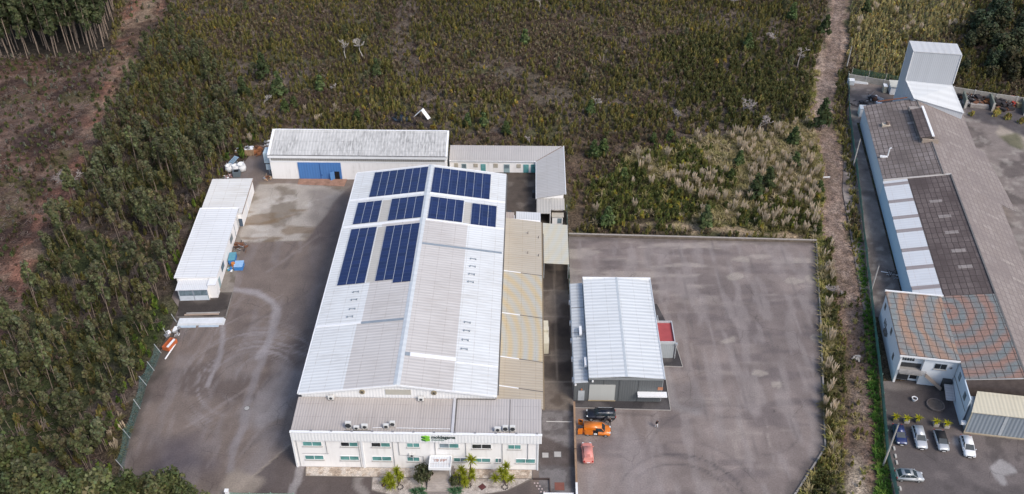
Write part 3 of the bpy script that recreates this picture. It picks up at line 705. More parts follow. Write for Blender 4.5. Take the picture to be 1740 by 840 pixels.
MB().box(13.55, 17.6, .05, .14, 8.75, 9.8).build('gable_louvre', corr('louvre_cream', (0.5, 0.48, 0.42), 2, .25, .25, (0.3, 0.28, 0.22), .3), hall)

# solar panels: each array lies on the roof in columns of modules
m, nt, b = new_mat('solar_module'); v = objco(nt)
br = nd(nt, 'ShaderNodeTexBrick', {'Vector': v, 'Color1': c4((0.012, 0.022, 0.075)), 'Color2': c4((0.016, 0.03, 0.105)), 'Mortar': c4((0.045, 0.065, 0.13)), 'Scale': 1.0, 'Mortar Size': 0.035, 'Mortar Smooth': 0.2, 'Brick Width': 1.68, 'Row Height': 1.03}, offset=0.0)
nt.links.new(br.outputs['Color'], b.inputs['Base Color']); b.inputs['Roughness'].default_value = 0.16; b.inputs['Specular IOR Level'].default_value = 0.5
M_SOLAR = m; M_RAIL = paint('aluminium_rail', (0.5, 0.52, 0.54), 0.4, .05)
ARR = [(3.6, 15.0, 53.9, 63.0, 7, 'large seven column solar array at the far end of the left roof slope'),
       (16.25, 28.05, 53.75, 62.85, 7, 'large seven column solar array at the far end of the right roof slope'),
       (1.6, 6.55, 44.9, 52.2, 3, 'narrow three column solar array in the middle band by the left eave'),
       (8.5, 15.1, 44.9, 52.3, 4, 'four column solar array in the middle band just left of the ridge'),
       (16.4, 23.05, 44.75, 52.1, 4, 'four column solar array in the middle band just right of the ridge'),
       (24.7, 29.6, 44.5, 51.6, 3, 'narrow three column solar array in the middle band by the right eave'),
       (1.6, 6.7, 26.2, 43.2, 3, 'long three column solar array nearest the left eave'),
       (8.5, 15.1, 25.4, 43.0, 4, 'long four column solar array beside the ridge with a stepped lower edge')]
for x0, x1, y0, y1, n, lab in ARR:
    t = framed('solar_array', lab, 'solar panels', HF, 'solar arrays on the factory roof'); w = (x1 - x0) / n
    for k in range(n):
        a = x0 + k * w + .035; bb = x0 + (k + 1) * w - .035
        yb = y0 + (1.0 if (lab.endswith('lower edge') and k < 2) else 0)
        MB().slab([(a, yb, rz(a, .14)), (bb, yb, rz(bb, .14)), (bb, y1, rz(bb, .14)), (a, y1, rz(a, .14))], .05).build('panel_column', M_SOLAR, t)
    rl = MB()
    for q in np.arange(y0 + 1.2, y1 - .3, 2.05): rl.slab([(x0 - .05, q - .06, rz(x0, .08)), (x1 + .05, q - .06, rz(x1, .08)), (x1 + .05, q + .06, rz(x1, .08)), (x0 - .05, q + .06, rz(x0, .08))], .06)
    for k in range(n + 1):
        xx = x0 + k * w; rl.slab([(xx - .03, y0 + (1.0 if (lab.endswith('lower edge') and k < 2) else 0), rz(xx, .13)), (xx + .03, y0 + 1.0 * (lab.endswith('lower edge') and k < 2), rz(xx, .13)), (xx + .03, y1, rz(xx, .13)), (xx - .03, y1, rz(xx, .13))], .04)
    rl.build('mounting_rail', M_RAIL, t)

# ------------------------------------------------------------------ lean-to along the right side
lean = framed('side_lean_to', 'long low lean-to with beige ribbed roof against the right side of the factory hall', 'lean-to', HF)
def lz(x): return 6.35 - .085 * (x - 31.0)
MB().prism([(31.1, .4), (38.35, .4), (38.35, 52), (31.1, 52)], 0, [lz(31.1) - .14, lz(38.35) - .14, lz(38.35) - .14, lz(31.1) - .14]).build('wall', P_WHITE, lean)
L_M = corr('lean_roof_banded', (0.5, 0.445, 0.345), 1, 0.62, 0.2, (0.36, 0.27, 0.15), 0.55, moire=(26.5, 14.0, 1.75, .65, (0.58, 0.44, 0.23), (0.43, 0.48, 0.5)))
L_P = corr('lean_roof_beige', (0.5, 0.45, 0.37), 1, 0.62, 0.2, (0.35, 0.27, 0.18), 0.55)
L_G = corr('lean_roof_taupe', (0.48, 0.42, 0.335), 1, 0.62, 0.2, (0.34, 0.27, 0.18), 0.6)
ys = [.3, 4.75, 11.6, 22.8, 34.8, 51.9]
for i, mt in enumerate((L_G, L_G, L_M, L_M, L_P)):
    y0, y1 = ys[i], ys[i + 1]
    MB().slab([(31.05, y0, lz(31.05)), (38.6, y0 - .7 * (i > 0), lz(38.6)), (38.6, y1 - (.7 if i < 4 else .6), lz(38.6)), (31.05, y1, lz(31.05))], .12).build('roof_panel', mt, lean)
for y in ys[1:-1]:
    MB().slab([(31.05, y - .1, lz(31.05) + .06), (34.6, y - .42, lz(34.6) + .06), (34.6, y - .22, lz(34.6) + .06), (31.05, y + .12, lz(31.05) + .06)], .05).build('lap_flashing', P_TRIM, lean)
    MB().slab([(34.6, y - .40, lz(34.6) + .05), (38.6, y - .76, lz(38.6) + .05), (38.6, y - .64, lz(38.6) + .05), (34.6, y - .28, lz(34.6) + .05)], .05).build('lap_flashing', M_GUT, lean)
MB().box(38.62, 38.82, .3, 51.2, 5.42, 5.58).build('gutter', paint('brown_gutter', (0.22, 0.17, 0.11)), lean)
for x, y in ((35.9, 47), (38.0, 45.8), (35.9, 40.6), (38.0, 40)): MB().tube([(x, y, lz(x)), (x, y, lz(x) + .55)], .07, 6).build('vent_pipe', M_GUT, lean)
t = framed('equipment_cabinet', 'cream upright cabinet standing against the lean-to in the alley', 'cabinet', HF)
MB().box(38.72, 39.75, 22.0, 24.6, 0.02, 3.0).build('body', paint('cabinet_cream', (0.55, 0.52, 0.42)), t, .05)
MB().box(38.8, 39.8, 18.9, 21.9, 0.02, 2.6).build('annex_box', paint('cabinet_cream', (0.55, 0.52, 0.42)), t, .05)
for y in (20.4, 23.3): MB().box(39.81, 39.85, y - .5, y + .5, .3, 2.2).build('door', P_TRIM, t)

# ------------------------------------------------------------------ office block
office = framed('office_block', 'two storey white office block with teal windows across the front of the factory', 'office', HF)
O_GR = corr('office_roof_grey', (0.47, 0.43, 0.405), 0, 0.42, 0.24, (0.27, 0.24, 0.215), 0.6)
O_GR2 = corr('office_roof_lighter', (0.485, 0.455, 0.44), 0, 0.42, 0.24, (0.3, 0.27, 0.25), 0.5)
def oz(y): return 8.0 + y * (.55 / 7.2)
MB().prism([(-.3, -7.35), (37.85, -7.35), (37.85, -.05), (-.3, -.05)], 0, [7.25, 7.25, 7.75, 7.75]).build('wall', P_WHITE, office)
for x0, x1, mt in ((-.4, 24.35, O_GR), (24.75, 33.3, O_GR2), (33.4, 38.25, O_GR2)):
    MB().slab([(x0, -7.4, oz(-7.4)), (x1, -7.4, oz(-7.4)), (x1, .02 if x1 < 30 else .2, oz(0)), (x0, .02 if x1 < 30 else .2, oz(0))], .12).build('roof_panel', mt, office)
MB().slab([(24.35, -7.4, oz(-7.4) + .22), (24.75, -7.4, oz(-7.4) + .22), (24.75, .0, oz(0) + .22), (24.35, .0, oz(0) + .22)], .3).build('roof_joint', paint('joint_grey', (0.5, 0.5, 0.52)), office)
MB().slab([(24.78, -7.4, oz(-7.4) + .05), (25.0, -7.4, oz(-7.4) + .05), (25.0, .0, oz(0) + .05), (24.78, .0, oz(0) + .05)], .06).build('roof_joint', M_GUT, office)
MB().slab([(33.3, -7.4, oz(-7.4) + .04), (33.4, -7.4, oz(-7.4) + .04), (33.4, .0, oz(0) + .04), (33.3, .0, oz(0) + .04)], .1).build('roof_joint', M_GUT, office)
MB().box(24.9, 31.0, -.09, .0, 8.02, 8.16).build('roof_joint', M_GUT, office)
FASC = corr('fascia_white', (0.83, 0.84, 0.85), 0, .5, .07, (0.52, 0.52, 0.5), .25)
MB().box(-.2, 38.3, -7.72, -7.42, 6.5, 8.3).build('fascia', FASC, office)
MB().box(-.25, 38.35, -7.78, -7.36, 8.3, 8.4).build('fascia_cap', P_TRIM, office)
for k in range(12):
    x = 3.0 + k * 3.14; MB().box(x - .17, x + .17, -7.5, -7.25, 8.405, 8.53).build('cap_bracket', paint('bracket_grey', (0.24, 0.24, 0.25)), office)
for x in (3.6, 10.6, 15.6, 17.0, 21.9, 26.9, 31.0, 32.6, 37.0): pass
for x, w in ((-.15, .3), (10.5, .35), (37.75, .25)): MB().box(x - w / 2 + .02, x + w / 2, -7.5, -7.352, 0, 6.45).build('pilaster', P_TRIM, office)
pm = paint('pipe_grey', (0.33, 0.33, 0.34))
for x, z0, z1 in ((4.95, 3.1, 6.4), (10.0, .2, 6.4), (15.3, .3, 6.4), (16.2, 3.1, 6.45), (19.9, .3, 2.8), (21.85, .5, 6.3), (26.6, 2.6, 6.3), (32.25, .5, 6.3), (36.2, 2.4, 6.3), (.4, .1, 6.4)):
    MB().tube([(x, -7.42, z0), (x, -7.42, z1)], .05, 6).build('downpipe', pm, office)
MB().tube([(16.2, -7.42, 3.1), (19.9, -7.42, 2.85)], .035, 5).build('cable_run', pm, office)
MB().tube([(1.0, -7.42, 3.2), (5.2, -7.42, 3.2)], .035, 5).build('cable_run', pm, office)
GT = glass('teal_glass', (0.13, 0.34, 0.325)); GD = glass('dark_glass', (0.03, 0.035, 0.04)); GL = glass('grey_blue_glass', (0.2, 0.27, 0.31))
GG = [GT, GD, GL]
WN = [(1.41, 4.24, 4.96, 5.87, 0, 0), (7.31, 9.85, 4.97, 5.85, 1, 0), (12.05, 14.87, 4.97, 5.85, 1, 0), (17.54, 19.41, 5.0, 5.87, 0, 0), (22.58, 25.48, 4.95, 5.87, 2, 0), (27.62, 30.49, 4.9, 5.82, 1, 1), (33.18, 35.06, 4.9, 5.8, 0, 0),
      (1.35, 4.18, 1.78, 2.68, 0, 0), (6.89, 9.73, 1.75, 2.63, 0, 0), (11.91, 14.82, 1.72, 2.63, 0, 0), (17.39, 19.22, 1.72, 2.6, 0, 0), (24.67, 26.64, 1.76, 2.58, 0, 2), (27.66, 30.32, 1.72, 2.55, 0, 0), (31.18, 32.03, 1.7, 2.6, 0, 2), (34.39, 37.32, 1.66, 2.55, 0, 0)]
M_SILL = paint('stone_sill', (0.42, 0.4, 0.37))
def window(par, x0, x1, y, z0, z1, ga, gb, frame=P_TRIM, sill=True, sgn=-1):
    """y = wall face; the window stands proud towards sgn*y"""
    w = MB(); a = y + sgn * .004; d = y + sgn * .07; lo, hi = min(a, d), max(a, d); f = .06
    w.box(x0 - f, x1 + f, lo, hi, z1, z1 + f); w.box(x0 - f, x1 + f, lo, hi, z0 - f, z0); w.box(x0 - f, x0, lo, hi, z0, z1); w.box(x1, x1 + f, lo, hi, z0, z1)
    xm = (x0 + x1) / 2; w.box(xm - .04, xm + .04, lo, hi, z0, z1)
    wo = w.build('window', frame, par)
    p0, p1 = (y + sgn * .01, y + sgn * .03); lo, hi = min(p0, p1), max(p0, p1)
    MB().box(x0, xm - .04, lo, hi, z0, z1).build('pane', ga, wo); MB().box(xm + .04, x1, lo, hi, z0, z1).build('pane', gb, wo)
    if sill:
        s0, s1 = y + sgn * .004, y + sgn * .2
        MB().box(x0 - .15, x1 + .15, min(s0, s1), max(s0, s1), z0 - .16, z0 - .065).build('sill', M_SILL, wo)
    return wo
for x0, x1, z0, z1, a, b_ in WN: window(office, x0, x1, -7.35, z0, z1, GG[a], GG[b_])
# entrance porch
MB().box(21.0, 24.35, -9.85, -7.6, 3.0, 3.1).build('porch_roof', corr('porch_roof_white', (0.66, 0.69, 0.72), 0, .4, .12, (0.3, 0.14, 0.08), .3), office)
pf = MB().box(20.95, 24.4, -10.0, -9.86, 2.75, 3.3).box(20.95, 21.08, -9.85, -7.6, 2.8, 3.3).box(24.27, 24.4, -9.85, -7.6, 2.8, 3.3).box(21.09, 24.26, -7.62, -7.5, 2.8, 3.35)
pf.build('porch_fascia', P_TRIM, office)
ru = MB()
rr_ = random.Random(4)
for i in range(19):
    x_ = 21.5 + i * .115; a_, l_ = rr_.uniform(0, .14), rr_.uniform(.12, .55)
    if rr_.random() < .85: ru.box(x_, x_ + rr_.uniform(.05, .11), -8.05 - a_ - l_, -8.05 - a_, 3.103, 3.11)
ru.build('rust_patch', paint('rust', (0.27, 0.1, 0.06)), office)
MB().box(21.9, 23.6, -7.42, -7.352, .65, 2.6).build('door', GD, office)
for x in (21.15, 24.2): MB().tube([(x, -9.75, .3), (x, -9.75, 2.75)], .07, 8).build('porch_post', P_TRIM, office)
st = framed('entrance_steps', 'pale stone landing and steps leading down from the office entrance', 'steps', HF)
SM = paint('stone_pale', (0.36, 0.32, 0.29), .85, .2)
MB().box(20.75, 24.6, -10.5, -7.37, 0, .72).build('landing', SM, st)
for k in range(4): MB().box(20.75 - .02 * k, 24.62 + .02 * k, -10.5 - .36 * (k + 1), -10.5 - .36 * k - .002, 0, .6 - .15 * k).build('step', SM, st)
pw = framed('entrance_path', '', 'path', HF); bpy.data.objects.remove(pw)
struct(MB().box(20.7, 24.7, -14.4, -11.96, 0, .022).build('entrance_path', paint('path_grey', (0.23, 0.2, 0.185)), None)).matrix_world = Matrix.Translation((HF.o[0], HF.o[1], 0)) @ Matrix.Rotation(HF.a, 4, 'Z')
# sign on the fascia
sg = framed('company_sign', 'green block emblem and dark lettering fixed to the white office fascia', 'sign', HF)
GR_L, GR_D = paint('sign_light_green', (0.22, 0.55, 0.05), .5, .02), paint('sign_dark_green', (0.03, 0.13, 0.05), .5, .02)
for k, (z, sh) in enumerate(((7.86, 0), (7.28, 0))):
    # two stacked open blocks: dark left face, bright right face
    MB().add([(19.87, -7.80, z), (20.5, -7.80, z - .2), (20.5, -7.80, z - .52), (19.87, -7.80, z - .26), (19.87, -7.74, z), (20.5, -7.74, z - .2), (20.5, -7.74, z - .52), (19.87, -7.74, z - .26)], [(0, 3, 2, 1), (4, 5, 6, 7), (0, 1, 5, 4), (1, 2, 6, 5), (2, 3, 7, 6), (3, 0, 4, 7)]).build('emblem_block', GR_D, sg)
    MB().add([(20.51, -7.80, z - .2), (21.2, -7.80, z), (21.2, -7.80, z - .36), (20.51, -7.80, z - .54), (20.51, -7.74, z - .2), (21.2, -7.74, z), (21.2, -7.74, z - .36), (20.51, -7.74, z - .54)], [(0, 3, 2, 1), (4, 5, 6, 7), (0, 1, 5, 4), (1, 2, 6, 5), (2, 3, 7, 6), (3, 0, 4, 7)]).build('emblem_block', GR_L, sg)
    MB().add([(19.9, -7.80, z + .03), (20.55, -7.80, z + .2), (21.18, -7.80, z + .03), (20.51, -7.80, z - .16), (19.9, -7.74, z + .03), (20.55, -7.74, z + .2), (21.18, -7.74, z + .03), (20.51, -7.74, z - .16)], [(0, 3, 2, 1), (4, 5, 6, 7), (0, 1, 5, 4), (1, 2, 6, 5), (2, 3, 7, 6), (3, 0, 4, 7)]).build('emblem_block', GR_L, sg)
def text(name, s, size, x, y, z, mat, par, bold=.012, sx=1.0, rot=(rad(90), 0, 0)):
    cu = bpy.data.curves.new(name, 'FONT'); cu.body = s; cu.size = size; cu.extrude = .02; cu.offset = bold
    o = bpy.data.objects.new(name, cu); COL.objects.link(o); o.parent = par
    dg = bpy.context.evaluated_depsgraph_get(); me = bpy.data.meshes.new_from_object(o.evaluated_get(dg)); bpy.data.objects.remove(o)
    o = bpy.data.objects.new(name, me); COL.objects.link(o); o.parent = par
    o.location = (x, y, z); o.rotation_euler = rot; o.scale = (sx, 1, 1); me.materials.clear(); me.materials.append(mat); return o
text('lettering', 'moldegama', .95, 21.4, -7.76, 7.42, paint('sign_charcoal', (0.03, 0.05, 0.047), .5, .02), sg, .024, .85)
text('lettering', 'moulds', .62, 21.42, -7.76, 6.93, paint('sign_grey', (0.2, 0.28, 0.25), .5, .02), sg, .008, 1.08)
# air conditioners on the office roof and walls
def aircon(name, label, x, y, z, w=.95, h=.85, d=.42, par=HF):
    p = par.w(x, y, z); t = thing(name, label, 'air conditioner', p, par.a, 'air conditioning units on the offices')
    MB().box(-w / 2, w / 2, -d / 2, d / 2, .1, .1 + h).build('casing', paint('aircon_white', (0.62, 0.62, 0.6), .5, .08), t, .03)
    MB().tube([(w * .12 - .1, -d / 2 - .002, .1 + h / 2), (w * .12 - .1, -d / 2 - .03, .1 + h / 2)], h * .36, 14).build('fan_grille', M_DARK, t)
    f = MB()
    for s in (-1, 1): f.box(s * w * .36 - .05, s * w * .36 + .05, -d / 2 - .05, d / 2 + .05, 0, .1)
    f.build('foot', M_GUT, t); return t
AC = [(8.5, -6.0, 'tall stacked air conditioner, leftmost in the left trio on the office roof', .95, 1.5), (9.75, -6.2, 'low air conditioner, middle of the left trio on the office roof', .95, .7), (11.0, -6.0, 'wide air conditioner, rightmost of the left trio on the office roof', 1.1, .9),
      (14.3, -5.9, 'air conditioner on the office roof, nearer the front of the central pair', .9, .9), (15.25, -5.5, 'air conditioner on the office roof, further back of the central pair', .9, 1.1),
      (31.5, -6.2, 'dark fronted air conditioner, leftmost of the right trio on the office roof', 1.1, .9), (32.7, -6.1, 'pale air conditioner, middle of the right trio on the office roof', .95, 1.2), (33.8, -6.1, 'pale air conditioner, rightmost of the right trio on the office roof', .95, 1.2),
      (4.9, -.45, 'air conditioner below the left extractor fan at the foot of the gable', 1.0, .8), (19.2, -.45, 'air conditioner below the right part of the gable near the louvre', 1.0, .8)]
for x, y, lab, w, h in AC: aircon('air_conditioner', lab, x, y, oz(y) + .005, w * .9, h * .88)
rk = framed('pipe_rack', 'thin grey refrigerant pipe running along the office roof', 'pipe', HF)
MB().tube([(12.2, -6.0, oz(-6) + .15), (13.6, -5.9, oz(-5.9) + .15)], .05, 5).tube([(15.9, -6.0, oz(-6) + .2), (24.2, -6.05, oz(-6) + .2)], .06, 5).build('pipe', P_TRIM, rk)
MB().box(7.9, 12.2, -6.7, -6.55, oz(-6.6) + .006, oz(-6.6) + .2).build('support_bar', M_GUT, rk)
aircon('air_conditioner', 'small air conditioner hung on the white front wall above the cable, left of the porch', 18.15, -7.58, 2.95, .9, .55, .36)

# ------------------------------------------------------------------ long warehouse at the back
wh = framed('long_warehouse', 'long white warehouse with streaked grey roof and big blue door behind the yard', 'warehouse', HF)
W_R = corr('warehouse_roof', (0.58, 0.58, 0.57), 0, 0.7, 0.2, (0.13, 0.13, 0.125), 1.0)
MB().extx([(74.85, 0), (81.9, 0), (81.9, 8.4), (74.85, 6.25)], -21.95, 17.4).build('wall', P_WHITE, wh)
MB().slab([(-21.7, 74.75, 6.42), (17.4, 74.75, 6.42), (17.4, 82.0, 8.62), (-21.7, 82.0, 8.62)], .12).build('roof_panel', W_R, wh)
for x0, x1 in ((-22.25, -21.72), (17.42, 17.85)): MB().extx([(74.6, 5.7), (74.6, 6.5), (82.05, 8.74), (82.05, 8.3)], x0, x1).build('gable_trim', P_TRIM, wh)
MB().box(-21.7, 17.4, 81.85, 82.15, 8.63, 8.73).build('ridge_cap', P_TRIM, wh)
MB().box(-22.2, 17.8, 74.55, 74.74, 5.66, 6.36).build('fascia', P_TRIM, wh); MB().box(-22.2, 17.8, 74.5, 74.7, 6.365, 6.43).build('gutter', M_GUT, wh)
MB().box(-21.6, 17.2, 74.76, 74.84, 4.9, 5.6).build('clerestory_strip', corr('clerestory', (0.33, 0.32, 0.3), 0, .5, .3, (0.2, 0.2, 0.19), .5), wh)
MB().box(-21.8, 17.3, 74.78, 74.846, 4.5, 4.86).build('wall_band', P_TRIM, wh)
dr = MB().box(-15.75, -6.12, 74.68, 74.845, .08, 4.43).build('sliding_door', corr('door_blue', (0.075, 0.2, 0.47), 0, .6, .08, (0.12, 0.25, 0.48), .3), wh)
MB().box(-7.72, -6.62, 74.655, 74.678, .1, 2.2).build('wicket_opening', M_BLACK, dr)
MB().cbox((-8.2, 74.35, 1.2), (1.05, .06, 2.1), rad(35)).build('wicket_door', paint('pale_blue', (0.1, 0.24, 0.5)), dr)
MB().box(-10.95, -10.85, 74.63, 74.68, .1, 4.4).box(-10.7, -10.5, 74.6, 74.678, 1.1, 1.35).build('door_seam', paint('navy', (0.02, 0.06, 0.2)), dr)
rp = framed('loading_ramp', 'low reddish concrete ramp in front of the blue warehouse door', 'ramp', HF)
MB().prism([(-15.9, 72.6), (-5.3, 72.0), (-5.1, 74.6), (-15.9, 74.6)], 0, [.03, .03, .25, .25]).build('ramp', paint('red_concrete', (0.3, 0.175, 0.125), .9, .35, .8), rp)
dc = thing('dust_collector', 'pale blue sheet metal duct and hopper hung on the left end of the long warehouse', 'dust collector', HF.w(-22.9, 77.2), HF.a)
DM = paint('duct_blue', (0.42, 0.52, 0.58), .5, .15)
MB().box(-.75, .6, -1.0, 1.6, 3.2, 5.9).build('casing', DM, dc, .06); MB().prism([(-.6, -.9), (.55, -.9), (.55, .5), (-.6, .5)], 1.4, 3.05).build('hopper', DM, dc, .05); MB().box(-.8, .62, -1.05, -.9, 3.05, 3.18).build('flange', M_DARK, dc)
MB().tube([(-.1, -.2, 0), (-.1, -.2, 1.5)], .25, 10).build('outlet', M_GALV, dc)

# ------------------------------------------------------------------ low L-shaped annex behind
an = framed('low_annex', 'low white annex with grey roof turning the corner behind the factory hall', 'outbuilding', HF)
A_R = corr('annex_roof_a', (0.43, 0.415, 0.405), 0, 0.5, 0.14, (0.33, 0.31, 0.29), 0.5); A_R2 = corr('annex_roof_b', (0.5, 0.485, 0.47), 1, 0.62, 0.2, (0.35, 0.32, 0.28), 0.5)
MB().extx([(78.4, 0), (82.6, 0), (82.6, 4.2), (78.4, 3.05)], 17.95, 43.4).build('wall', P_WHITE, an)
MB().prism([(37.85, 63.5), (43.4, 63.5), (43.4, 78.35), (37.85, 78.35)], 0, [3.0, 4.15, 4.15, 3.0]).build('wall', P_WHITE, an)
MB().slab([(17.9, 78.2, 3.22), (37.6, 78.2, 3.22), (43.75, 82.85, 4.42), (17.9, 82.85, 4.42)], .1).build('roof_panel', A_R, an)
MB().slab([(37.66, 78.2, 3.22), (37.66, 63.4, 3.22), (43.8, 63.4, 4.42), (43.8, 82.8, 4.42)], .1).build('roof_panel', A_R2, an)
MB().slab([(37.55, 78.2, 3.26), (37.75, 78.2, 3.26), (43.85, 82.8, 4.47), (43.65, 82.85, 4.47)], .06).build('valley_gutter', paint('valley_brown', (0.2, 0.15, 0.12)), an)
MB().box(43.82, 43.98, 63.4, 82.9, 4.3, 4.5).build('verge_trim', P_TRIM, an); MB().box(17.9, 37.6, 78.08, 78.19, 3.05, 3.18).build('gutter', P_TRIM, an)
MB().box(37.5, 37.64, 63.4, 78.1, 3.02, 3.16).build('gutter', P_TRIM, an)
LW = [((19.02, 2.33), (19.87, 1.28), 'w'), ((20.66, 2.24), (21.75, .03), 'd'), ((23.38, 2.28), (24.34, 1.34), 'w'), ((25.03, 2.19), (26.15, .05), 'e'), ((27.92, 2.33), (28.93, 1.29), 'w'), ((30.28, 2.2), (31.61, .05), 'd'), ((33.17, 2.23), (34.15, 1.24), 'w'), ((34.73, 2.2), (35.95, .05), 'e'), ((36.46, 2.22), (37.61, .05), 'e')]
M_WB = paint('window_brown', (0.3, 0.24, 0.16)); M_DB = paint('door_bluegrey', (0.3, 0.4, 0.42)); M_DT = paint('door_teal', (0.1, 0.3, 0.31))
for (x0, z1), (x1, z0), k in LW:
    if k == 'w':
        wo = MB().box(x0, x1, 78.33, 78.395, z0, z1).build('window', M_WB, an)
        g = MB()
        for i in range(3):
            for j in range(2):
                w_ = (x1 - x0 - .16) / 3; h_ = (z1 - z0 - .12) / 2; g.box(x0 + .04 + i * (w_ + .04), x0 + .04 + i * (w_ + .04) + w_, 78.31, 78.328, z0 + .04 + j * (h_ + .04), z0 + .04 + j * (h_ + .04) + h_)
        g.build('pane', paint('frosted', (0.45, 0.42, 0.36), .3), wo)
    else:
        do = MB().box(x0, x1, 78.33, 78.395, z0, z1).build('door', M_DB if k == 'd' else M_DT, an)
        MB().box(x0 + .12, x1 - .12, 78.31, 78.328, (z0 + z1) / 2, z1 - .15).build('pane', GL if k == 'd' else glass('teal_pane', (0.16, 0.4, 0.4)), do)
MB().slab([(37.7, 58.2, 3.0), (40.6, 58.2, 3.0), (40.6, 63.38, 3.2), (37.7, 63.38, 3.2)], .1).build('lean_roof', corr('lean_roof_cream', (0.5, 0.48, 0.44), 0, .6, .25, (0.35, 0.33, 0.3), .5), an)
MB().slab([(40.6, 59.6, 3.0), (43.6, 59.6, 3.0), (43.6, 63.38, 3.3), (40.6, 63.38, 3.3)], .1).build('lean_roof', corr('lean_roof_cream', (0.5, 0.48, 0.44), 0, .6, .25, (0.35, 0.33, 0.3), .5), an)
MB().box(37.8, 37.95, 58.3, 63.3, 0, 2.95).box(40.5, 40.65, 58.3, 63.3, 0, 2.9).build('wall', P_WHITE, an)
hu = framed('small_hut', 'tiny cream hut with a window at the end of the annex wing', 'hut', HF)
MB().box(41.0, 43.2, 58.1, 59.4, 0, 2.2).build('wall', P_WHITE, hu); MB().box(40.9, 43.4, 57.9, 59.5, 2.2, 2.3).build('roof', paint('hut_roof', (0.44, 0.4, 0.33)), hu)
MB().box(42.1, 43.0, 58.03, 58.095, .6, 1.8).build('window', GL, hu)
sr = framed('courtyard_canopy', 'small white ribbed canopy closing the courtyard behind the lean-to', 'canopy', HF)
MB().slab([(33.4, 54.6, 3.5), (38.5, 54.4, 3.4), (38.5, 57.6, 3.6), (33.4, 57.8, 3.7)], .08).build('roof', corr('canopy_white', (0.6, 0.62, 0.64), 0, .5, .2, (0.4, 0.4, 0.4), .3), sr)
MB().slab([(31.3, 54.8, 3.45), (33.0, 54.7, 3.42), (33.0, 57.6, 3.6), (31.3, 57.7, 3.62)], .08).build('roof', corr('canopy_taupe', (0.38, 0.33, 0.3), 0, .5, .25, (0.2, 0.16, 0.14), .5), sr)
for x, y in ((31.5, 54.9), (38.3, 54.6), (31.5, 57.5), (38.3, 57.4)): MB().tube([(x, y, 0), (x, y, 3.36)], .06, 6).build('post', M_GALV, sr)
cn = framed('alley_canopy', 'flat cream ribbed canopy on posts over the far end of the alley', 'canopy', HF)
MB().slab([(38.95, 40.2, 4.0), (43.95, 40.0, 3.9), (43.95, 52.9, 3.9), (38.95, 53.4, 4.0)], .1).build('roof', corr('canopy_cream', (0.55, 0.53, 0.45), 1, .62, .16, (0.45, 0.4, 0.28), .4, moire=(30, 60, 1.6, .3, (0.55, 0.48, 0.32), (0.48, 0.52, 0.52))), cn)
for x, y in ((39.1, 40.4), (43.8, 40.3), (39.1, 53.1), (43.8, 52.7), (43.8, 46.4)): MB().tube([(x, y, 0), (x, y, 3.86)], .07, 6).build('post', M_GALV, cn)
MB().tube([(38.98, 40.2, 4.05), (38.98, 49.5, 4.05)], .08, 6).build('rail', M_GUT, cn)
for x, y, w, d, h, mt, nm, lab, cat in ((32.3, 59.4, 1.5, 1.2, 1.1, P_TRIM, 'storage_box', 'white storage box in the courtyard corner beside the hall', 'box'), (37.2, 68.6, .8, 1.0, 1.5, M_DARK, 'waste_bin', 'dark bin against the annex wing in the courtyard', 'bin'), (31.9, 61.6, .8, .9, 1.0, M_DARK, 'waste_bin', 'black bin by the hall wall in the courtyard', 'bin')):
    t = thing(nm, lab, cat, HF.w(x, y, .01), HF.a); MB().box(-w / 2, w / 2, -d / 2, d / 2, 0, h * .85).build('body', mt, t, .04); MB().box(-w / 2 - .03, w / 2 + .03, -d / 2 - .03, d / 2 + .03, h * .86, h).build('lid', mt, t, .03)
# ------------------------------------------------------------------ grey warehouse in the right yard
w2 = framed('grey_warehouse', 'dark grey clad warehouse with pale ribbed roof standing in the right yard', 'warehouse', HF)
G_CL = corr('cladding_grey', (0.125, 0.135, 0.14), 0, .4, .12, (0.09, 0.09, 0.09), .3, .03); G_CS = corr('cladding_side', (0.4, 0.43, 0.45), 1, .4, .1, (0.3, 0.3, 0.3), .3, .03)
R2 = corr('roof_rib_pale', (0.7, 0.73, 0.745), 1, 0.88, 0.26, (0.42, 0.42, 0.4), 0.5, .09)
MB().extr([(46.32, 0), (58.62, 0), (58.62, 5.5), (52.5, 5.9), (46.32, 5.5)], 7.62, 33.3).build('wall', [G_CL], w2)
MB().extr([(43.9, 0), (46.31, 0), (46.31, 4.4), (43.9, 4.15)], 7.66, 33.4).build('aisle_wall', G_CL, w2)
MB().box(58.63, 58.7, 7.7, 33.3, .1, 5.4).build('side_cladding', G_CS, w2)
def r2z(x): return 5.62 + .42 * (1 - abs(x - 52.5) / 6.2)
for x0, x1 in ((46.25, 52.35), (52.65, 58.75)):
    MB().slab([(x0, 7.5, r2z(x0)), (x1, 7.5, r2z(x1)), (x1, 33.4, r2z(x1)), (x0, 33.4, r2z(x0))], .1).build('roof_panel', R2, w2)
MB().slab([(52.3, 7.45, 6.06), (52.7, 7.45, 6.06), (52.7, 33.45, 6.06), (52.3, 33.45, 6.06)], .08).build('ridge_cap', paint('cap_bluegrey', (0.45, 0.49, 0.52)), w2)
MB().slab([(43.95, 7.6, 4.25), (46.2, 7.6, 4.5), (46.2, 33.6, 4.5), (43.95, 33.6, 4.25)], .08).build('aisle_roof', corr('aisle_roof_pale', (0.58, 0.61, 0.63), 1, .88, .26, (0.36, 0.36, 0.35), .6, .09), w2)
for y in (19.9, 26.6): MB().slab([(43.95, y, 4.29), (46.2, y, 4.54), (46.2, y + .1, 4.54), (43.95, y + .1, 4.29)], .03).build('lap_flashing', M_GUT, w2)
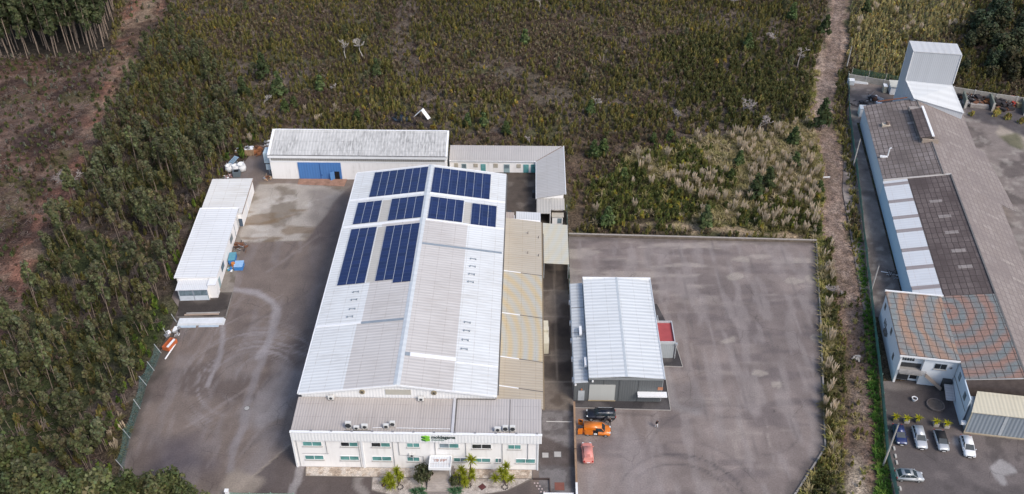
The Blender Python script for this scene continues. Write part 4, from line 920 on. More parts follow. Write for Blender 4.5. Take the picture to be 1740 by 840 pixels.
MB().box(46.2, 46.3, 7.4, 33.5, 5.56, 5.72).build('verge_trim', M_STEELB, w2); MB().box(58.76, 58.95, 7.4, 33.5, 5.5, 5.7).build('gutter', paint('gutter_pale', (0.5, 0.53, 0.56)), w2)
MB().box(46.2, 58.9, 33.42, 33.6, 5.5, 6.0).build('verge_trim', P_TRIM, w2); MB().box(43.78, 43.93, 7.5, 33.6, 4.05, 4.3).build('gutter', M_STEELB, w2)
MB().box(46.25, 58.7, 7.4, 7.6, 5.25, 5.6).build('fascia', paint('fascia_mid_grey', (0.22, 0.235, 0.24)), w2)
MB().box(46.45, 50.8, 7.54, 7.61, .3, 3.94).build('roller_door', corr('roller_shutter', (0.47, 0.48, 0.46), 2, .3, .1, (0.4, 0.4, 0.38), .2, .02), w2)
MB().box(46.35, 50.95, 7.5, 7.615, .1, .28).build('door_sill', paint('door_sill_tan', (0.38, 0.31, 0.2)), w2)
MB().box(44.62, 45.7, 7.58, 7.655, .1, 2.4).build('door', paint('door_pale_grey', (0.4, 0.43, 0.45)), w2)
MB().tube([(45.15, 7.64, 2.75), (45.15, 7.5, 2.75)], .16, 8).build('lamp', paint('lamp_orange', (0.5, 0.2, 0.1)), w2)
MB().tube([(44.1, 7.64, 3.9), (44.1, 7.4, 3.9)], .17, 8).build('lamp', P_TRIM, w2); MB().tube([(46.9, 7.4, 5.0), (46.9, 7.2, 5.0)], .17, 8).build('lamp', P_TRIM, w2)
MB().box(54.55, 59.45, 6.5, 7.6, 2.15, 2.42).build('awning', P_TRIM, w2); MB().box(55.2, 57.8, 7.54, 7.61, 1.0, 1.75).build('window', GL, w2)
MB().box(57.9, 58.75, 7.55, 7.61, 2.85, 3.5).build('wall_plaque', paint('plaque_orange', (0.42, 0.19, 0.11)), w2)
for x in (48.75, 51.4, 54.6): MB().box(x, x + .05, 7.57, 7.618, .1, 5.2).build('panel_joint', M_DARK, w2)
for x, y, z in ((46.2, 10.5, 4.6), (45.6, 18.5, 4.5)):
    f = MB(); f.tube([(x - .9, y, z + .35), (x - .9, y + 2.0, z + .35)], .05, 5).tube([(x - .2, y, z + .35), (x - .2, y + 2.0, z + .35)], .05, 5)
    for q in (y + .1, y + 1.9): f.tube([(x - 1.0, q, z + .3), (x, q, z + .35)], .05, 5).tube([(x - .9, q, z - .2), (x - .9, q, z + .35)], .05, 5).tube([(x - .2, q, z - .15), (x - .2, q, z + .35)], .05, 5)
    f.build('roof_frame', paint('frame_grey', (0.3, 0.33, 0.35)), w2); MB().box(x - .5, x - .05, y + .2, y + 2.2, z + .3, z + .75).build('roof_unit', P_TRIM, w2)
for y in (9.5, 14, 19, 24, 29): MB().box(43.6, 43.86, y - .3, y + .3, 2.6 + (y % 3) * .3, 3.3 + (y % 3) * .3).build('wall_unit', P_TRIM, w2)
for y in (9, 26, 30.5): MB().tube([(58.85, y, .1), (58.85, y, 5.5)], .08, 6).build('downpipe', P_TRIM, w2)
an2 = framed('flat_roof_annex', 'small grey box annex with red flat roof on the right of the grey warehouse', 'annex', HF)
AW = corr('annex_cladding', (0.38, 0.41, 0.43), 0, .35, .12, (0.3, 0.3, 0.3), .3, .03)
MB().box(59.05, 61.95, 18.3, 23.7, 0, 3.5).build('wall', AW, an2)
pr_ = MB().box(58.98, 62.02, 18.2, 18.36, 3.4, 4.0).box(58.98, 62.02, 23.6, 23.76, 3.4, 4.0).box(58.98, 59.12, 18.37, 23.59, 3.4, 4.0).box(61.88, 62.02, 18.37, 23.59, 3.4, 4.0).build('parapet', paint('parapet_grey', (0.46, 0.48, 0.5)), an2)
MB().box(59.13, 61.87, 18.37, 23.59, 3.51, 3.6).build('roof', paint('red_membrane', (0.36, 0.075, 0.08), .8, .12, .9), an2)
MB().tube([(62.2, 18.15, .1), (62.2, 18.15, 3.5)], .1, 6).box(62.0, 62.4, 17.95, 18.35, 3.4, 3.75).build('downpipe', M_GALV, an2)
gb = thing('gas_rack', 'slim grey pipe frame standing by the right wall of the grey warehouse', 'pipe frame', HF.w(59.9, 26.0), HF.a)
MB().tube([(0, 0, 0), (0, 0, 2.4)], .12, 6).tube([(0, 1.2, 0), (0, 1.2, 2.2)], .12, 6).tube([(0, 0, 2.2), (0, 1.2, 2.2)], .1, 6).build('frame', M_GALV, gb); MB().tube([(0, .6, .1), (0, .6, 1.5)], .18, 8).build('cylinder', P_TRIM, gb)

# ------------------------------------------------------------------ sheds on the left
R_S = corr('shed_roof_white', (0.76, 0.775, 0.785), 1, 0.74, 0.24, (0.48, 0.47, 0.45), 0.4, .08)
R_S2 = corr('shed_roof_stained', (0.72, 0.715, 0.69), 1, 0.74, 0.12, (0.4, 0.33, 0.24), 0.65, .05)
s1 = framed('long_white_shed', 'long white shed with strongly ribbed white roof at the edge of the left yard', 'shed', SF)
MB().prism([(-7.6, .1), (-.1, .1), (-.1, 22.6), (-7.6, 22.6)], 0, [3.5, 3.5, 3.5, 3.5]).build('wall', P_WHITE, s1)
MB().slab([(-7.85, -.1, 3.75), (.1, -.1, 3.68), (.1, 22.9, 3.68), (-7.85, 22.9, 3.75)], .12).build('roof', R_S, s1)
MB().box(-7.95, .15, 22.85, 23.0, 3.5, 3.85).build('verge_trim', P_TRIM, s1); MB().box(-7.98, -7.86, -.1, 22.9, 3.5, 3.8).build('gutter', P_TRIM, s1)
for y0, y1 in ((4.2, 6.3), (13.2, 15.3)):
    wo = MB().box(-.099, -.04, y0, y1, 1.4, 2.7).build('window', M_DARK, s1); MB().box(-.039, -.02, y0 + .1, y1 - .1, 1.5, 2.6).build('pane', GL, wo)
MB().box(-.099, -.03, 17.6, 17.75, .1, 3.4).box(-.099, -.03, 20.4, 20.55, .1, 3.4).build('wall_batten', M_STEELB, s1)
MB().box(-.099, -.04, .9, 2.0, .1, 2.2).build('door', M_DB, s1)
xx = thing('window_annex', 'small white lean-to room with wide windows at the front of the long shed', 'annex', (-57.9, 140.25, 0), rad(2.4))
MB().box(-5.6, 0, 0, 3.1, 0, 2.65).build('wall', P_WHITE, xx)
MB().slab([(-5.9, -.25, 2.8), (.1, -.25, 2.8), (.1, 3.25, 3.1), (-5.9, 3.25, 3.1)], .1).build('roof', corr('annex_roof_white', (0.68, 0.7, 0.72), 0, .35, .16, (0.5, 0.5, 0.5), .3), xx)
MB().box(-5.5, -.1, -.05, -.004, .05, 1.15).build('lower_panel', paint('panel_bluewhite', (0.6, 0.66, 0.72)), xx)
for x0, x1 in ((-5.4, -2.85), (-2.65, -.15)):
    wo = MB().box(x0, x1, -.06, -.004, 1.22, 2.5).build('window', paint('window_greyblue', (0.2, 0.25, 0.32)), xx); MB().box(x0 + .1, (x0 + x1) / 2 - .04, -.08, -.062, 1.3, 2.42).box((x0 + x1) / 2 + .04, x1 - .1, -.08, -.062, 1.3, 2.42).build('pane', GL, wo)
MB().box(-2.8, -2.7, -.07, -.004, .05, 2.6).box(-5.6, -5.5, -.07, -.004, 0, 2.6).box(-.1, 0, -.07, -.004, 0, 2.6).build('corner_post', M_STEELB, xx)
MB().box(.02, 1.5, .6, 2.5, 0, 3.2).build('entrance_box', P_WHITE, xx); MB().box(.02, 1.6, .5, 2.55, 3.2, 3.3).build('entrance_roof', P_TRIM, xx)
s2 = framed('flat_white_shed', 'wide white shed with brown stained flat roof behind the long shed', 'shed', SF)
MB().prism([(-7.7, 22.95), (.75, 21.2), (.95, 34.4), (-7.7, 34.4)], 0, [3.2] * 4).build('wall', P_WHITE, s2) if False else MB().box(-7.6, .85, 23.2, 34.4, 0, 3.2).box(.0, .85, 21.3, 23.2, 0, 3.2).build('wall', P_WHITE, s2)
MB().slab([(-7.8, 23.05, 3.45), (.2, 23.05, 3.4), (.2, 21.2, 3.4), (1.0, 21.2, 3.4), (1.0, 34.6, 3.4), (-7.8, 34.6, 3.45)], .12).build('roof', R_S2, s2)
MB().box(1.01, 1.1, 21.2, 34.6, 3.2, 3.42).build('gutter', paint('gutter_rusty', (0.3, 0.22, 0.17)), s2)
MB().box(.05, .8, 21.22, 21.29, .1, 2.0).build('door', paint('door_dark_blue', (0.07, 0.1, 0.14)), s2)
MB().box(.86, .9, 24.0, 26.4, .1, 2.9).box(.86, .9, 27.5, 30.4, .1, 2.9).build('wall_panel', P_TRIM, s2)

# ------------------------------------------------------------------ old complex on the right
T_BR = tiles('roof_brown_sheets', (0.225, 0.187, 0.17), (0.29, 0.25, 0.235), (0.055, 0.045, 0.04), 1.05, 1.75, None, (0.115, 0.095, 0.088))
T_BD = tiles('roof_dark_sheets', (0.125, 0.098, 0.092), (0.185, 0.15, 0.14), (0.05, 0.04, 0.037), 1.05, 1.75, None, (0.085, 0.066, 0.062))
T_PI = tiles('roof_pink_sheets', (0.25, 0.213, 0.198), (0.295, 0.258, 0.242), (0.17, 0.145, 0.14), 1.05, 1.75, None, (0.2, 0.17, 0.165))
T_MO = tiles('roof_colour_banded', (0.26, 0.2, 0.17), (0.3, 0.24, 0.21), (0.05, 0.042, 0.04), 1.3, 1.5, (15, 9, 3.1, .7, (0.42, 0.25, 0.16), (0.19, 0.265, 0.285)))
T_MO2 = tiles('roof_colour_banded_hall', (0.24, 0.18, 0.16), (0.28, 0.22, 0.2), (0.05, 0.04, 0.038), 1.3, 1.5, (10, 13, 2.9, .68, (0.39, 0.215, 0.155), (0.17, 0.25, 0.26)))
P_BLUE = plaster('wall_blue_shade', (0.6, 0.66, 0.72), (0.5, 0.36, 0.36), .35)  # blue of the sky-lit shade put into the wall colour
P_BLUE2 = plaster('wall_bluer_shade', (0.47, 0.6, 0.72), (0.4, 0.46, 0.5), .25)  # stronger shade blue painted into the colour
P_CLEAN = plaster('painted_wall_white', (0.7, 0.72, 0.74), (0.5, 0.5, 0.5), .2)
def czA(x): return 5.1 + .255 * (x - 5.6)
ca = framed('old_sheet_roof_hall', 'large old industrial hall with brown sheet roof and raised ridge monitor on the far right', 'factory', CF)
MB().extr([(5.65, 0), (28.9, 0), (28.9, 3.3), (17.1, 7.75), (5.65, 4.95)], 57.2, 90.2).build('wall', P_BLUE, ca)
MB().extr([(5.65, 0), (28.9, 0), (28.9, 3.3), (18.6, 7.75), (10.2, 5.95), (5.65, 4.75)], 17.0, 57.1).build('wall', P_BLUE2, ca)
MB().extr([(9.7, 0), (28.9, 0), (28.9, 3.3), (18.4, 7.75), (9.7, 6.05)], -4.1, 16.9).build('wall', P_CLEAN, ca)
def csl(x0, x1, y0, y1, z0, z1, name, mat, t=.1, par=None):
    return MB().slab([(x0, y0, z0), (x1, y0, z0 if False else z1), (x1, y1, z1), (x0, y1, z0)], t).build(name, mat, par or ca)
csl(5.45, 17.1, 57.3, 90.4, czA(5.45), 8.05, 'roof_slope', T_BR)
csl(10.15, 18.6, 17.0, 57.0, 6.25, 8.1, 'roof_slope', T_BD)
csl(9.5, 18.35, -4.3, 16.98, 6.45, 8.2, 'roof_slope', T_MO2)
MB().extr([(9.72, 0), (28.8, 0), (28.8, 3.2), (18.4, 7.6), (9.72, 6.0)], -4.2, -4.104).build('end_wall', paint('end_wall_shade_brown', (0.1, 0.08, 0.075), .9, .3), ca)  # dark brown stands in for overhang shade on this wall
def on_slope(kind, x):
    return {'A': czA(x), 'B': 6.25 + (x - 10.15) / 8.45 * 1.85, 'R': 8.08 - (x - 17.12) / 12.38 * 4.58, 'S': 8.22 - (x - 18.64) / 10.86 * 4.72}[kind]
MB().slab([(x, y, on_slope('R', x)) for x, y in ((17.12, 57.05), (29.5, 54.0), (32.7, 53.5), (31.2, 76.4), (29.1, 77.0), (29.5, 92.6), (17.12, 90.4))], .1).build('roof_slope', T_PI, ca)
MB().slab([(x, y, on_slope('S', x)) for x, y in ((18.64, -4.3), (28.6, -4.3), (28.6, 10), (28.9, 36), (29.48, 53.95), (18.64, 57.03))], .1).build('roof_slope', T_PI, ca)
MB().slab([(5.4, 56.75, 5.25), (18.7, 56.75, 8.2), (18.7, 57.28, 8.2), (5.4, 57.28, 5.25)], .16).build('party_wall_cap', paint('cap_cream', (0.5, 0.46, 0.42)), ca)
MB().slab([(18.36, -4.3, 8.25), (18.64, -4.3, 8.25), (18.64, 56.7, 8.25), (18.36, 56.7, 8.25)], .12).build('ridge_cap', M_GUT, ca)
MB().slab([(17.0, 57.3, 8.14), (17.22, 57.3, 8.14), (17.22, 90.4, 8.14), (17.0, 90.4, 8.14)], .12).build('ridge_cap', M_GUT, ca)
# white ribbed strip along the left eave of the middle hall, cut by grey laps
S_W = corr('strip_sheet_white', (0.66, 0.68, 0.7), 1, .8, .1, (0.5, 0.45, 0.42), .25); S_G = corr('strip_lap_grey', (0.34, 0.3, 0.29), 1, .8, .15, (0.25, 0.2, 0.19), .5)
lap = [55.3, 48.9, 43.0, 38.4, 32.0, 26.4, 20.3]; y1 = 56.9
for k, y in enumerate(lap):
    csl(5.3, 10.1, y + .55, y1 - .02, 5.0, 6.22, 'eave_strip', S_W); csl(5.35, 10.1, y - .55, y + .53, 5.03, 6.24, 'eave_lap', S_G); y1 = y - .55
csl(5.3, 10.1, 17.0, y1 - .02, 5.0, 6.22, 'eave_strip', S_W)
csl(5.25, 9.9, 16.72, 16.98, 6.5, 6.85, 'party_wall_cap', P_TRIM, .5)
PL = tiles('pale_sheet', (0.3, 0.265, 0.245), (0.33, 0.29, 0.27), (0.2, 0.17, 0.16), 1.05, 1.75); 
for kind, x, y, w in (('B', 13.6, 41.5, 2.3), ('B', 13.8, 36, 2.4), ('B', 13.9, 30, 2.4), ('B', 14.1, 25, 2.4), ('B', 12.9, 47, 2.3), ('A', 13.5, 79, 2.2), ('A', 14.2, 72.5, 2.3), ('R', 21.0, 85, 3.0), ('R', 22.4, 79.2, 3), ('R', 22.0, 73.0, 3), ('R', 24, 64, 2), ('S', 23.6, 30, 2.4), ('S', 24.2, 25, 2.4), ('S', 24.6, 20, 2.4), ('S', 22.0, 40, 2.2), ('S', 24.5, 46, 2.2)):
    csl(x, x + w, y, y + .95, on_slope(kind, x) + .03, on_slope(kind, x + w) + .03, 'light_sheet', PL, .04)
# ridge monitor
MB().extr([(14.9, czA(14.9)), (17.0, czA(17) - .05), (17.0, 9.15), (14.9, 8.55)], 71.0, 83.4).build('ridge_monitor', paint('monitor_dark', (0.16, 0.135, 0.12)), ca)
csl(14.6, 16.95, 70.7, 83.7, 8.65, 9.2, 'monitor_roof', T_BD); MB().box(16.96, 17.5, 70.7, 84.6, 9.1, 9.28).build('monitor_flashing', P_TRIM, ca)
csl(17.5, 18.7, 70.7, 84.6, 9.1, 8.55, 'monitor_roof', paint('monitor_back', (0.2, 0.165, 0.15)))
MB().box(14.3, 16.8, 83.5, 84.9, 8.1, 8.8).build('monitor_end', paint('concrete_block', (0.3, 0.27, 0.25)), ca)
MB().box(15.0, 18.5, 70.2, 70.65, 7.6, 8.5).build('monitor_end', paint('monitor_tan', (0.34, 0.28, 0.23)), ca)
ch = MB().box(8.1, 9.9, 79.2, 80.4, czA(9) - .4, czA(9) + .35).build('chimney', paint('chimney_cream', (0.48, 0.42, 0.34)), ca)
MB().tube([(9.3, 79.8, czA(9) + .3), (9.3, 79.8, czA(9) + 1.1)], .42, 10).build('chimney_cowl', paint('cowl_brown', (0.2, 0.15, 0.13)), ch)
MB().tube([(7.6, 66.6, czA(7.6)), (7.6, 66.6, czA(7.6) + 2.0)], .13, 6).tube([(7.6, 66.6, czA(7.6) + 2.0), (8.0, 66.6, czA(7.6) + 2.15)], .14, 6).build('vent_pipe', P_TRIM, ca)
MB().box(5.9, 7.5, 66.0, 66.5, czA(6.7), czA(6.7) + .35).build('roof_hatch', P_TRIM, ca)
MB().tube([(8.5, 90.6, 6.4), (15, 90.3, 8.2)], .16, 6).build('rusty_beam', paint('rusty_beam', (0.2, 0.085, 0.05)), ca)
# courtyard side wall
MB().box(9.5, 9.68, -8.6, -.2, 0, 6.05).build('side_wall', plaster('court_wall_blue_shade', (0.55, 0.64, 0.72), (0.4, 0.42, 0.45), .3), ca)  # bluish shade of this left-facing wall is part of its colour
MB().box(9.44, 9.497, -8.5, -.3, 3.1, 3.2).build('wall_joint', M_GUT, ca)
for y, z in ((-2.2, 4.2), (-6.4, 3.9)): 
    wo = MB().box(9.42, 9.497, y - .5, y + .5, z, z + 1.3).build('window', M_GUT, ca); MB().box(9.4, 9.418, y - .42, y + .42, z + .08, z + 1.22).build('pane', GL, wo)
# tower and its sloping link
TW = corr('tower_cladding', (0.5, 0.53, 0.57), 0, .45, .12, (0.42, 0.44, 0.47), .3, .04); TR = corr('tower_roof', (0.56, 0.57, 0.58), 0, 1.5, .08, (0.36, 0.33, 0.28), .45)
tw = framed('sheet_metal_tower', 'tall pale grey clad tower at the far end of the old hall', 'tower', CF)
MB().box(14.25, 25.05, 92.8, 98.45, 0, 18.9).build('wall', TW, tw); MB().box(14.15, 25.15, 92.7, 98.55, 18.9, 19.05).build('roof', TR, tw)
for x, y in ((14.2, 92.75), (25.1, 92.75), (14.2, 98.5)): MB().box(x - .08, x + .08, y - .08, y + .08, 11.5 if y < 95 else 0, 18.88).build('corner_trim', P_TRIM, tw)
MB().add([(14.3, 92.78, 11.3), (25.0, 92.78, 10.9), (28.3, 89.4, 5.6), (16.3, 89.4, 8.5), (14.3, 92.78, 0), (25.0, 92.78, 0), (28.3, 89.4, 0), (16.3, 89.4, 0)],
         [(0, 3, 2, 1), (4, 5, 6, 7), (0, 1, 5, 4), (1, 2, 6, 5), (2, 3, 7, 6), (3, 0, 4, 7)]).build('link', TW, tw)
MB().slab([(14.2, 92.7, 11.48), (16.2, 89.2, 8.66), (28.5, 89.2, 5.74), (25.1, 92.7, 11.05)], .12).build('link_roof', corr('link_roof_sheet', (0.56, 0.59, 0.62), 1, .9, .14, (0.45, 0.46, 0.48), .3), tw)
# office house of the complex
co = framed('old_office_house', 'white two storey house with balcony and outside stair, roof banded orange and blue grey', 'house', CF)
fr = MB().prism([(0, 0), (0, 16.6), (9.55, 16.6), (9.55, .05), (4.05, .05), (4.05, .8), (.35, .8), (.35, 0)], 0, 6.3)
fr.build('wall', plaster('painted_wall_house', (0.66, 0.7, 0.74), (0.45, 0.47, 0.5), .25), co)
MB().slab([(-.25, -.35, 6.55), (9.5, -.35, 6.62), (9.5, 16.7, 6.62), (-.25, 16.7, 6.55)], .14).build('roof', T_MO, co)
MB().box(-.3, 9.5, -.45, -.36, 6.3, 6.66).build('fascia', P_TRIM, co); MB().box(-.3, 9.4, 16.71, 16.95, 6.4, 6.75).build('verge_trim', P_TRIM, co)
MB().box(.02, .36, -.1, -.005, 0, 6.3).build('porch_frame', P_TRIM, co)
MB().box(.36, 4.05, -1.0, .79, 2.95, 3.1).build('balcony_floor', paint('balcony_grey', (0.3, 0.29, 0.28)), co)
rl = MB()
for z in (3.35, 3.65, 3.95): rl.box(.1, 4.5, -1.06, -1.0, z, z + .12)
for x in (.1, 1.5, 3.0, 4.5): rl.tube([(x, -1.03, 2.95), (x, -1.03, 4.1)], .04, 5)
rl.build('balcony_rail', paint('rail_grey', (0.36, 0.35, 0.35)), co)
gw = MB().box(.5, 2.7, .73, .79, 4.55, 5.55).build('balcony_window', P_TRIM, co); g = MB()
for i in range(5):
    for j in range(2): g.box(.56 + i * .43, .93 + i * .43, .7, .728, 4.62 + j * .47, 5.02 + j * .47)
g.build('pane', GD, gw); MB().box(.4, 4.0, .74, .79, 3.15, 4.1).build('balcony_painted_shade', M_DARK, co)  # wide dark panel stands in for shade at the back of the balcony
MB().box(.4, 2.6, .74, .79, .1, 2.5).build('door', M_DARK, co); MB().box(2.8, 3.95, .74, .79, .5, 2.3).build('window', GD, co)  # dark panel stands for the unlit opening below the balcony
window(co, 5.9, 7.8, .05, 4.1, 5.2, GD, GD, M_STEELB)
MB().tube([(8.55, .04, 4.6), (8.55, -.06, 4.6)], .3, 14).build('wall_emblem', paint('emblem_grey', (0.45, 0.47, 0.5)), co); MB().tube([(8.55, -.065, 4.6), (8.55, -.1, 4.6)], .17, 12).build('emblem_ring', M_GUT, co)
sw = MB()
for k in range(12):
    x = 4.6 + k * .27; sw.box(x, x + .29, -1.1, -.05, 2.9 - k * .245 - .08, 2.9 - k * .245)
sw.build('stair', paint('stair_concrete', (0.36, 0.32, 0.3)), co)
MB().add([(4.5, -1.12, 3.0), (7.8, -1.12, .1), (7.8, -1.12, .9), (4.5, -1.12, 3.8), (4.5, -1.16, 3.0), (7.8, -1.16, .1), (7.8, -1.16, .9), (4.5, -1.16, 3.8)], [(0, 1, 2, 3), (7, 6, 5, 4), (0, 4, 5, 1), (1, 5, 6, 2), (2, 6, 7, 3), (3, 7, 4, 0)]).build('stair_rail', paint('rail_rust', (0.33, 0.27, 0.23)), co)
MB().box(7.9, 9.3, -.9, -.01, .02, 2.1).build('porch_door', M_DARK, co)
MB().slab([(7.9, -4.2, 1.1), (9.4, -4.2, 1.1), (9.4, -1.2, 1.9), (7.9, -1.2, 1.9)], .12).build('low_roof', corr('low_roof_sheet', (0.46, 0.45, 0.46), 1, .5, .25, (0.3, 0.28, 0.27), .4), co)
for y, z, w in ((3.4, 2.2, .8), (8.0, 3.9, .9), (14.9, 3.8, .9), (12.8, 2.1, .35), (12.1, 2.1, .35), (11.4, 2.1, .35)):
    MB().box(-.06, -.004, y - w / 2, y + w / 2, z, z + 1.2).build('window', M_GUT, co)
for y, z in ((10.6, 1.9), (9.8, 1.9)): MB().box(-.45, -.02, y - .35, y + .35, z, z + .8).build('aircon_unit', M_GUT, co)
# shed with cream roof at the bottom right
se = framed('cream_roof_shed', 'shed with flat cream roof and blue grey ribbed front by the car park', 'shed', CF)
MB().box(9.9, 22.5, -10.2, -6.6, 0, 4.9).build('wall', corr('shed_front_ribbed', (0.27, 0.31, 0.355), 0, .62, .3, (0.2, 0.23, 0.27), .3, .1), se)
MB().slab([(9.6, -10.45, 5.05), (22.6, -10.45, 5.05), (22.6, -5.9, 5.5), (11.3, -5.9, 5.5)], .14).build('roof', corr('shed_roof_cream', (0.56, 0.52, 0.41), 0, .62, .08, (0.47, 0.42, 0.3), .4), se)
MB().box(9.75, 9.88, -10.3, -10.05, 0, 5.0).build('downpipe', paint('pipe_cream', (0.5, 0.45, 0.35)), se); MB().box(9.7, 22.5, -10.42, -10.24, 0, .22).build('plinth', paint('plinth_tan', (0.38, 0.32, 0.24)), se)
MB().box(15.0, 15.5, -10.26, -10.21, .3, 4.8).build('front_strip', paint('strip_pale', (0.4, 0.43, 0.46)), se)
MB().box(9.0, 9.8, -10.0, -9.4, 1.5, 2.0).build('wall_box', P_TRIM, se)
# ------------------------------------------------------------------ vehicles
M_TYRE = paint('tyre_rubber', (0.022, 0.022, 0.024), .85, .1); M_RIM = paint('alloy', (0.4, 0.41, 0.42), .35, .08, 2, .5)
M_CG = glass('car_glass', (0.03, 0.045, 0.055), .08); M_LAMP = paint('headlamp_clear', (0.6, 0.63, 0.65), .15, .05); M_TAIL = paint('tail_lamp_red', (0.4, 0.03, 0.03), .25, .05); M_PLA = paint('black_plastic', (0.03, 0.03, 0.032), .6, .1)
def car(name, label, cat, center, heading, L, W, Hh, kind, paint_m, roof_m=None, sunroof=False):
    """x forward, z up; heading = world angle of the nose"""
    t = thing(name, label, cat, center, heading, None); roof_m = roof_m or paint_m
    hl, hw = L / 2, W / 2; belt = {'suv': 1.08, 'van': 1.08}.get(kind, .92); sill = {'suv': .36, 'van': .3}.get(kind, .25)
    ws = {'van': hl - .95, 'suv': hl - 1.35, 'hatch': hl - 1.0, 'wagon': hl - 1.25, 'saloon': hl - 1.3}[kind]       # windscreen foot
    wt = ws - {'van': .62, 'suv': .75}.get(kind, .85)                                                            # windscreen top
    rb = {'van': -hl + .06, 'suv': -hl + .12, 'hatch': -hl + .25, 'wagon': -hl + .12, 'saloon': -hl + .75}[kind]   # rear glass foot
    rt = rb + {'van': .12, 'suv': .35, 'hatch': .55, 'wagon': .45, 'saloon': .75}[kind]
    nose = {'van': .95, 'suv': 1.0}.get(kind, .74)
    prof = [(-hl, sill + .12), (-hl, belt - .18), (-hl + .1, belt), (ws, belt), (hl - .28, nose), (hl - .05, nose - .14), (hl, sill + .22), (hl - .1, sill), (-hl + .12, sill)]
    bm = bmesh.new(); n = len(prof); secs = [(-hw, .0), (-hw + .12, .05), (hw - .12, .05), (hw, .0)]
    rows = []
    for yy, _ in ((-hw, 0), (-hw * .55, 1), (hw * .55, 1), (hw, 0)):
        row = []
        for (x, z) in prof:
            e = 1.0 if abs(yy) < hw * .8 else .0
            xx = x if e else x * (.955 if abs(x) > hl * .8 else 1.0); row.append(bm.verts.new((xx, yy, z + (.035 if e and z > belt - .3 else 0))))
        rows.append(row)
    for i in range(3):
        for j in range(n): bm.faces.new([rows[i][j], rows[i][(j + 1) % n], rows[i + 1][(j + 1) % n], rows[i + 1][j]])
    bm.faces.new(rows[0]); bm.faces.new(rows[3][::-1]); bmesh.ops.recalc_face_normals(bm, faces=bm.faces)
    bmesh.ops.bevel(bm, geom=[e for e in bm.edges if e.calc_face_angle(0) > .5], offset=.06, segments=2, affect='EDGES', clamp_overlap=True)
    me = bpy.data.meshes.new('body'); bm.to_mesh(me); bm.free(); me.polygons.foreach_set('use_smooth', [True] * len(me.polygons)); me.materials.append(paint_m)
    bo = bpy.data.objects.new('body', me); COL.objects.link(bo); bo.parent = t
    bw, tw_ = hw * .9, hw * .74; zt = Hh - .05
    fl = lambda xf, y, z: (xf, y, z)
    B = [(rb, -bw, belt + .02), (ws, -bw * .96, belt + .02), (ws, bw * .96, belt + .02), (rb, bw, belt + .02)]
    T_ = [(rt, -tw_, zt), (wt, -tw_, zt), (wt, tw_, zt), (rt, tw_, zt)]
    if kind == 'van':
        xb = ws - 1.55; f = (xb - rb) / (ws - rb); yb_ = bw
        MB().add([(xb, -bw, belt + .02), B[1], B[2], (xb, bw, belt + .02), (xb, -tw_, zt), T_[1], T_[2], (xb, tw_, zt)], [(0, 1, 5, 4), (1, 2, 6, 5), (2, 3, 7, 6), (4, 5, 6, 7), (3, 0, 4, 7)]).build('window_glass', M_CG, t)
        MB().add([B[0], (xb - .01, -bw, belt + .02), (xb - .01, bw, belt + .02), B[3], T_[0], (xb - .01, -tw_, zt), (xb - .01, tw_, zt), T_[3]], [(0, 1, 5, 4), (1, 2, 6, 5), (2, 3, 7, 6), (4, 5, 6, 7), (3, 0, 4, 7)]).build('cargo_side', paint_m, t, .03)
    else:
        MB().add(B + T_, [(0, 1, 5, 4), (1, 2, 6, 5), (2, 3, 7, 6), (4, 5, 6, 7), (3, 0, 4, 7)]).build('window_glass', M_CG, t)
    MB().slab([(rt - .1, -tw_ - .02, zt + .05), (wt + .06, -tw_ - .02, zt + .05), (wt + .06, tw_ + .02, zt + .05), (rt - .1, tw_ + .02, zt + .05)], .09).build('roof', roof_m, t, .03, True)
    pl = MB()
    for a, b in ((0, 0), (1, 1), (2, 2), (3, 3)): pl.tube([B[a], T_[b]], .05, 5)
    for fx in (.42,) + ((.75,) if kind != 'van' else ()):
        for s in (-1, 1): pl.tube([(rb + (ws - rb) * (1 - fx) + .1, s * bw * .985, belt), (rt + (wt - rt) * (1 - fx) + .05, s * tw_, zt)], .04, 5)
    pl.build('pillar', roof_m if roof_m is not paint_m else paint_m, t)
    if sunroof: MB().box(wt - 1.2, wt - .35, -.42, .42, zt + .052, zt + .062).build('sunroof', M_CG, t)
    r = .36 if kind == 'suv' else .31
    for sx in (hl - .82, -hl + .78):
        for s in (-1, 1):
            MB().tube([(sx, s * (hw - .22), r), (sx, s * (hw - .06), r)], r + .07, 16).build('wheel_arch', M_PLA, t)
            w = MB().tube([(sx, s * (hw - .23), r), (sx, s * (hw + .012), r)], r, 16).build('wheel', M_TYRE, t)
            MB().tube([(sx, s * (hw + .01), r), (sx, s * (hw + .025), r)], r * .64, 12).build('rim', M_RIM, w)
    for s in (-1, 1):
        MB().cbox((hl - .2, s * (hw - .3), nose - .1), (.3, .36, .16), -s * .25).build('headlight', M_LAMP, t, .03)
        MB().cbox((-hl + .03, s * (hw - .2), belt - .2), (.1, .24, .3)).build('tail_light', M_TAIL, t, .02)
        MB().cbox((ws - .25, s * (hw + .1), belt + .1), (.14, .2, .13)).build('mirror', paint_m, t, .03)
    MB().box(hl - .06, hl + .015, -hw * .5, hw * .5, sill + .12, sill + .34).build('grille', M_PLA, t, .01)
    MB().box(hl + .005, hl + .03, -.26, .26, sill + .02, sill + .12).build('number_plate', P_TRIM, t); MB().box(-hl - .03, -hl + .0, -.26, .26, belt - .5, belt - .38).build('number_plate', P_TRIM, t)
    return t
def at(u, v, z=.8):
    p = gp(u, v, z); p.z = .012; return p
DN = CF.a - rad(90)                                     # nose towards the near end of the car park
car('parked_car', 'dark blue hatchback parked nose out beside the green fence, leftmost of the row', 'car', at(1529, 737), DN + rad(3), 4.1, 1.74, 1.5, 'hatch', carpaint('car_navy', (0.018, 0.03, 0.11)))
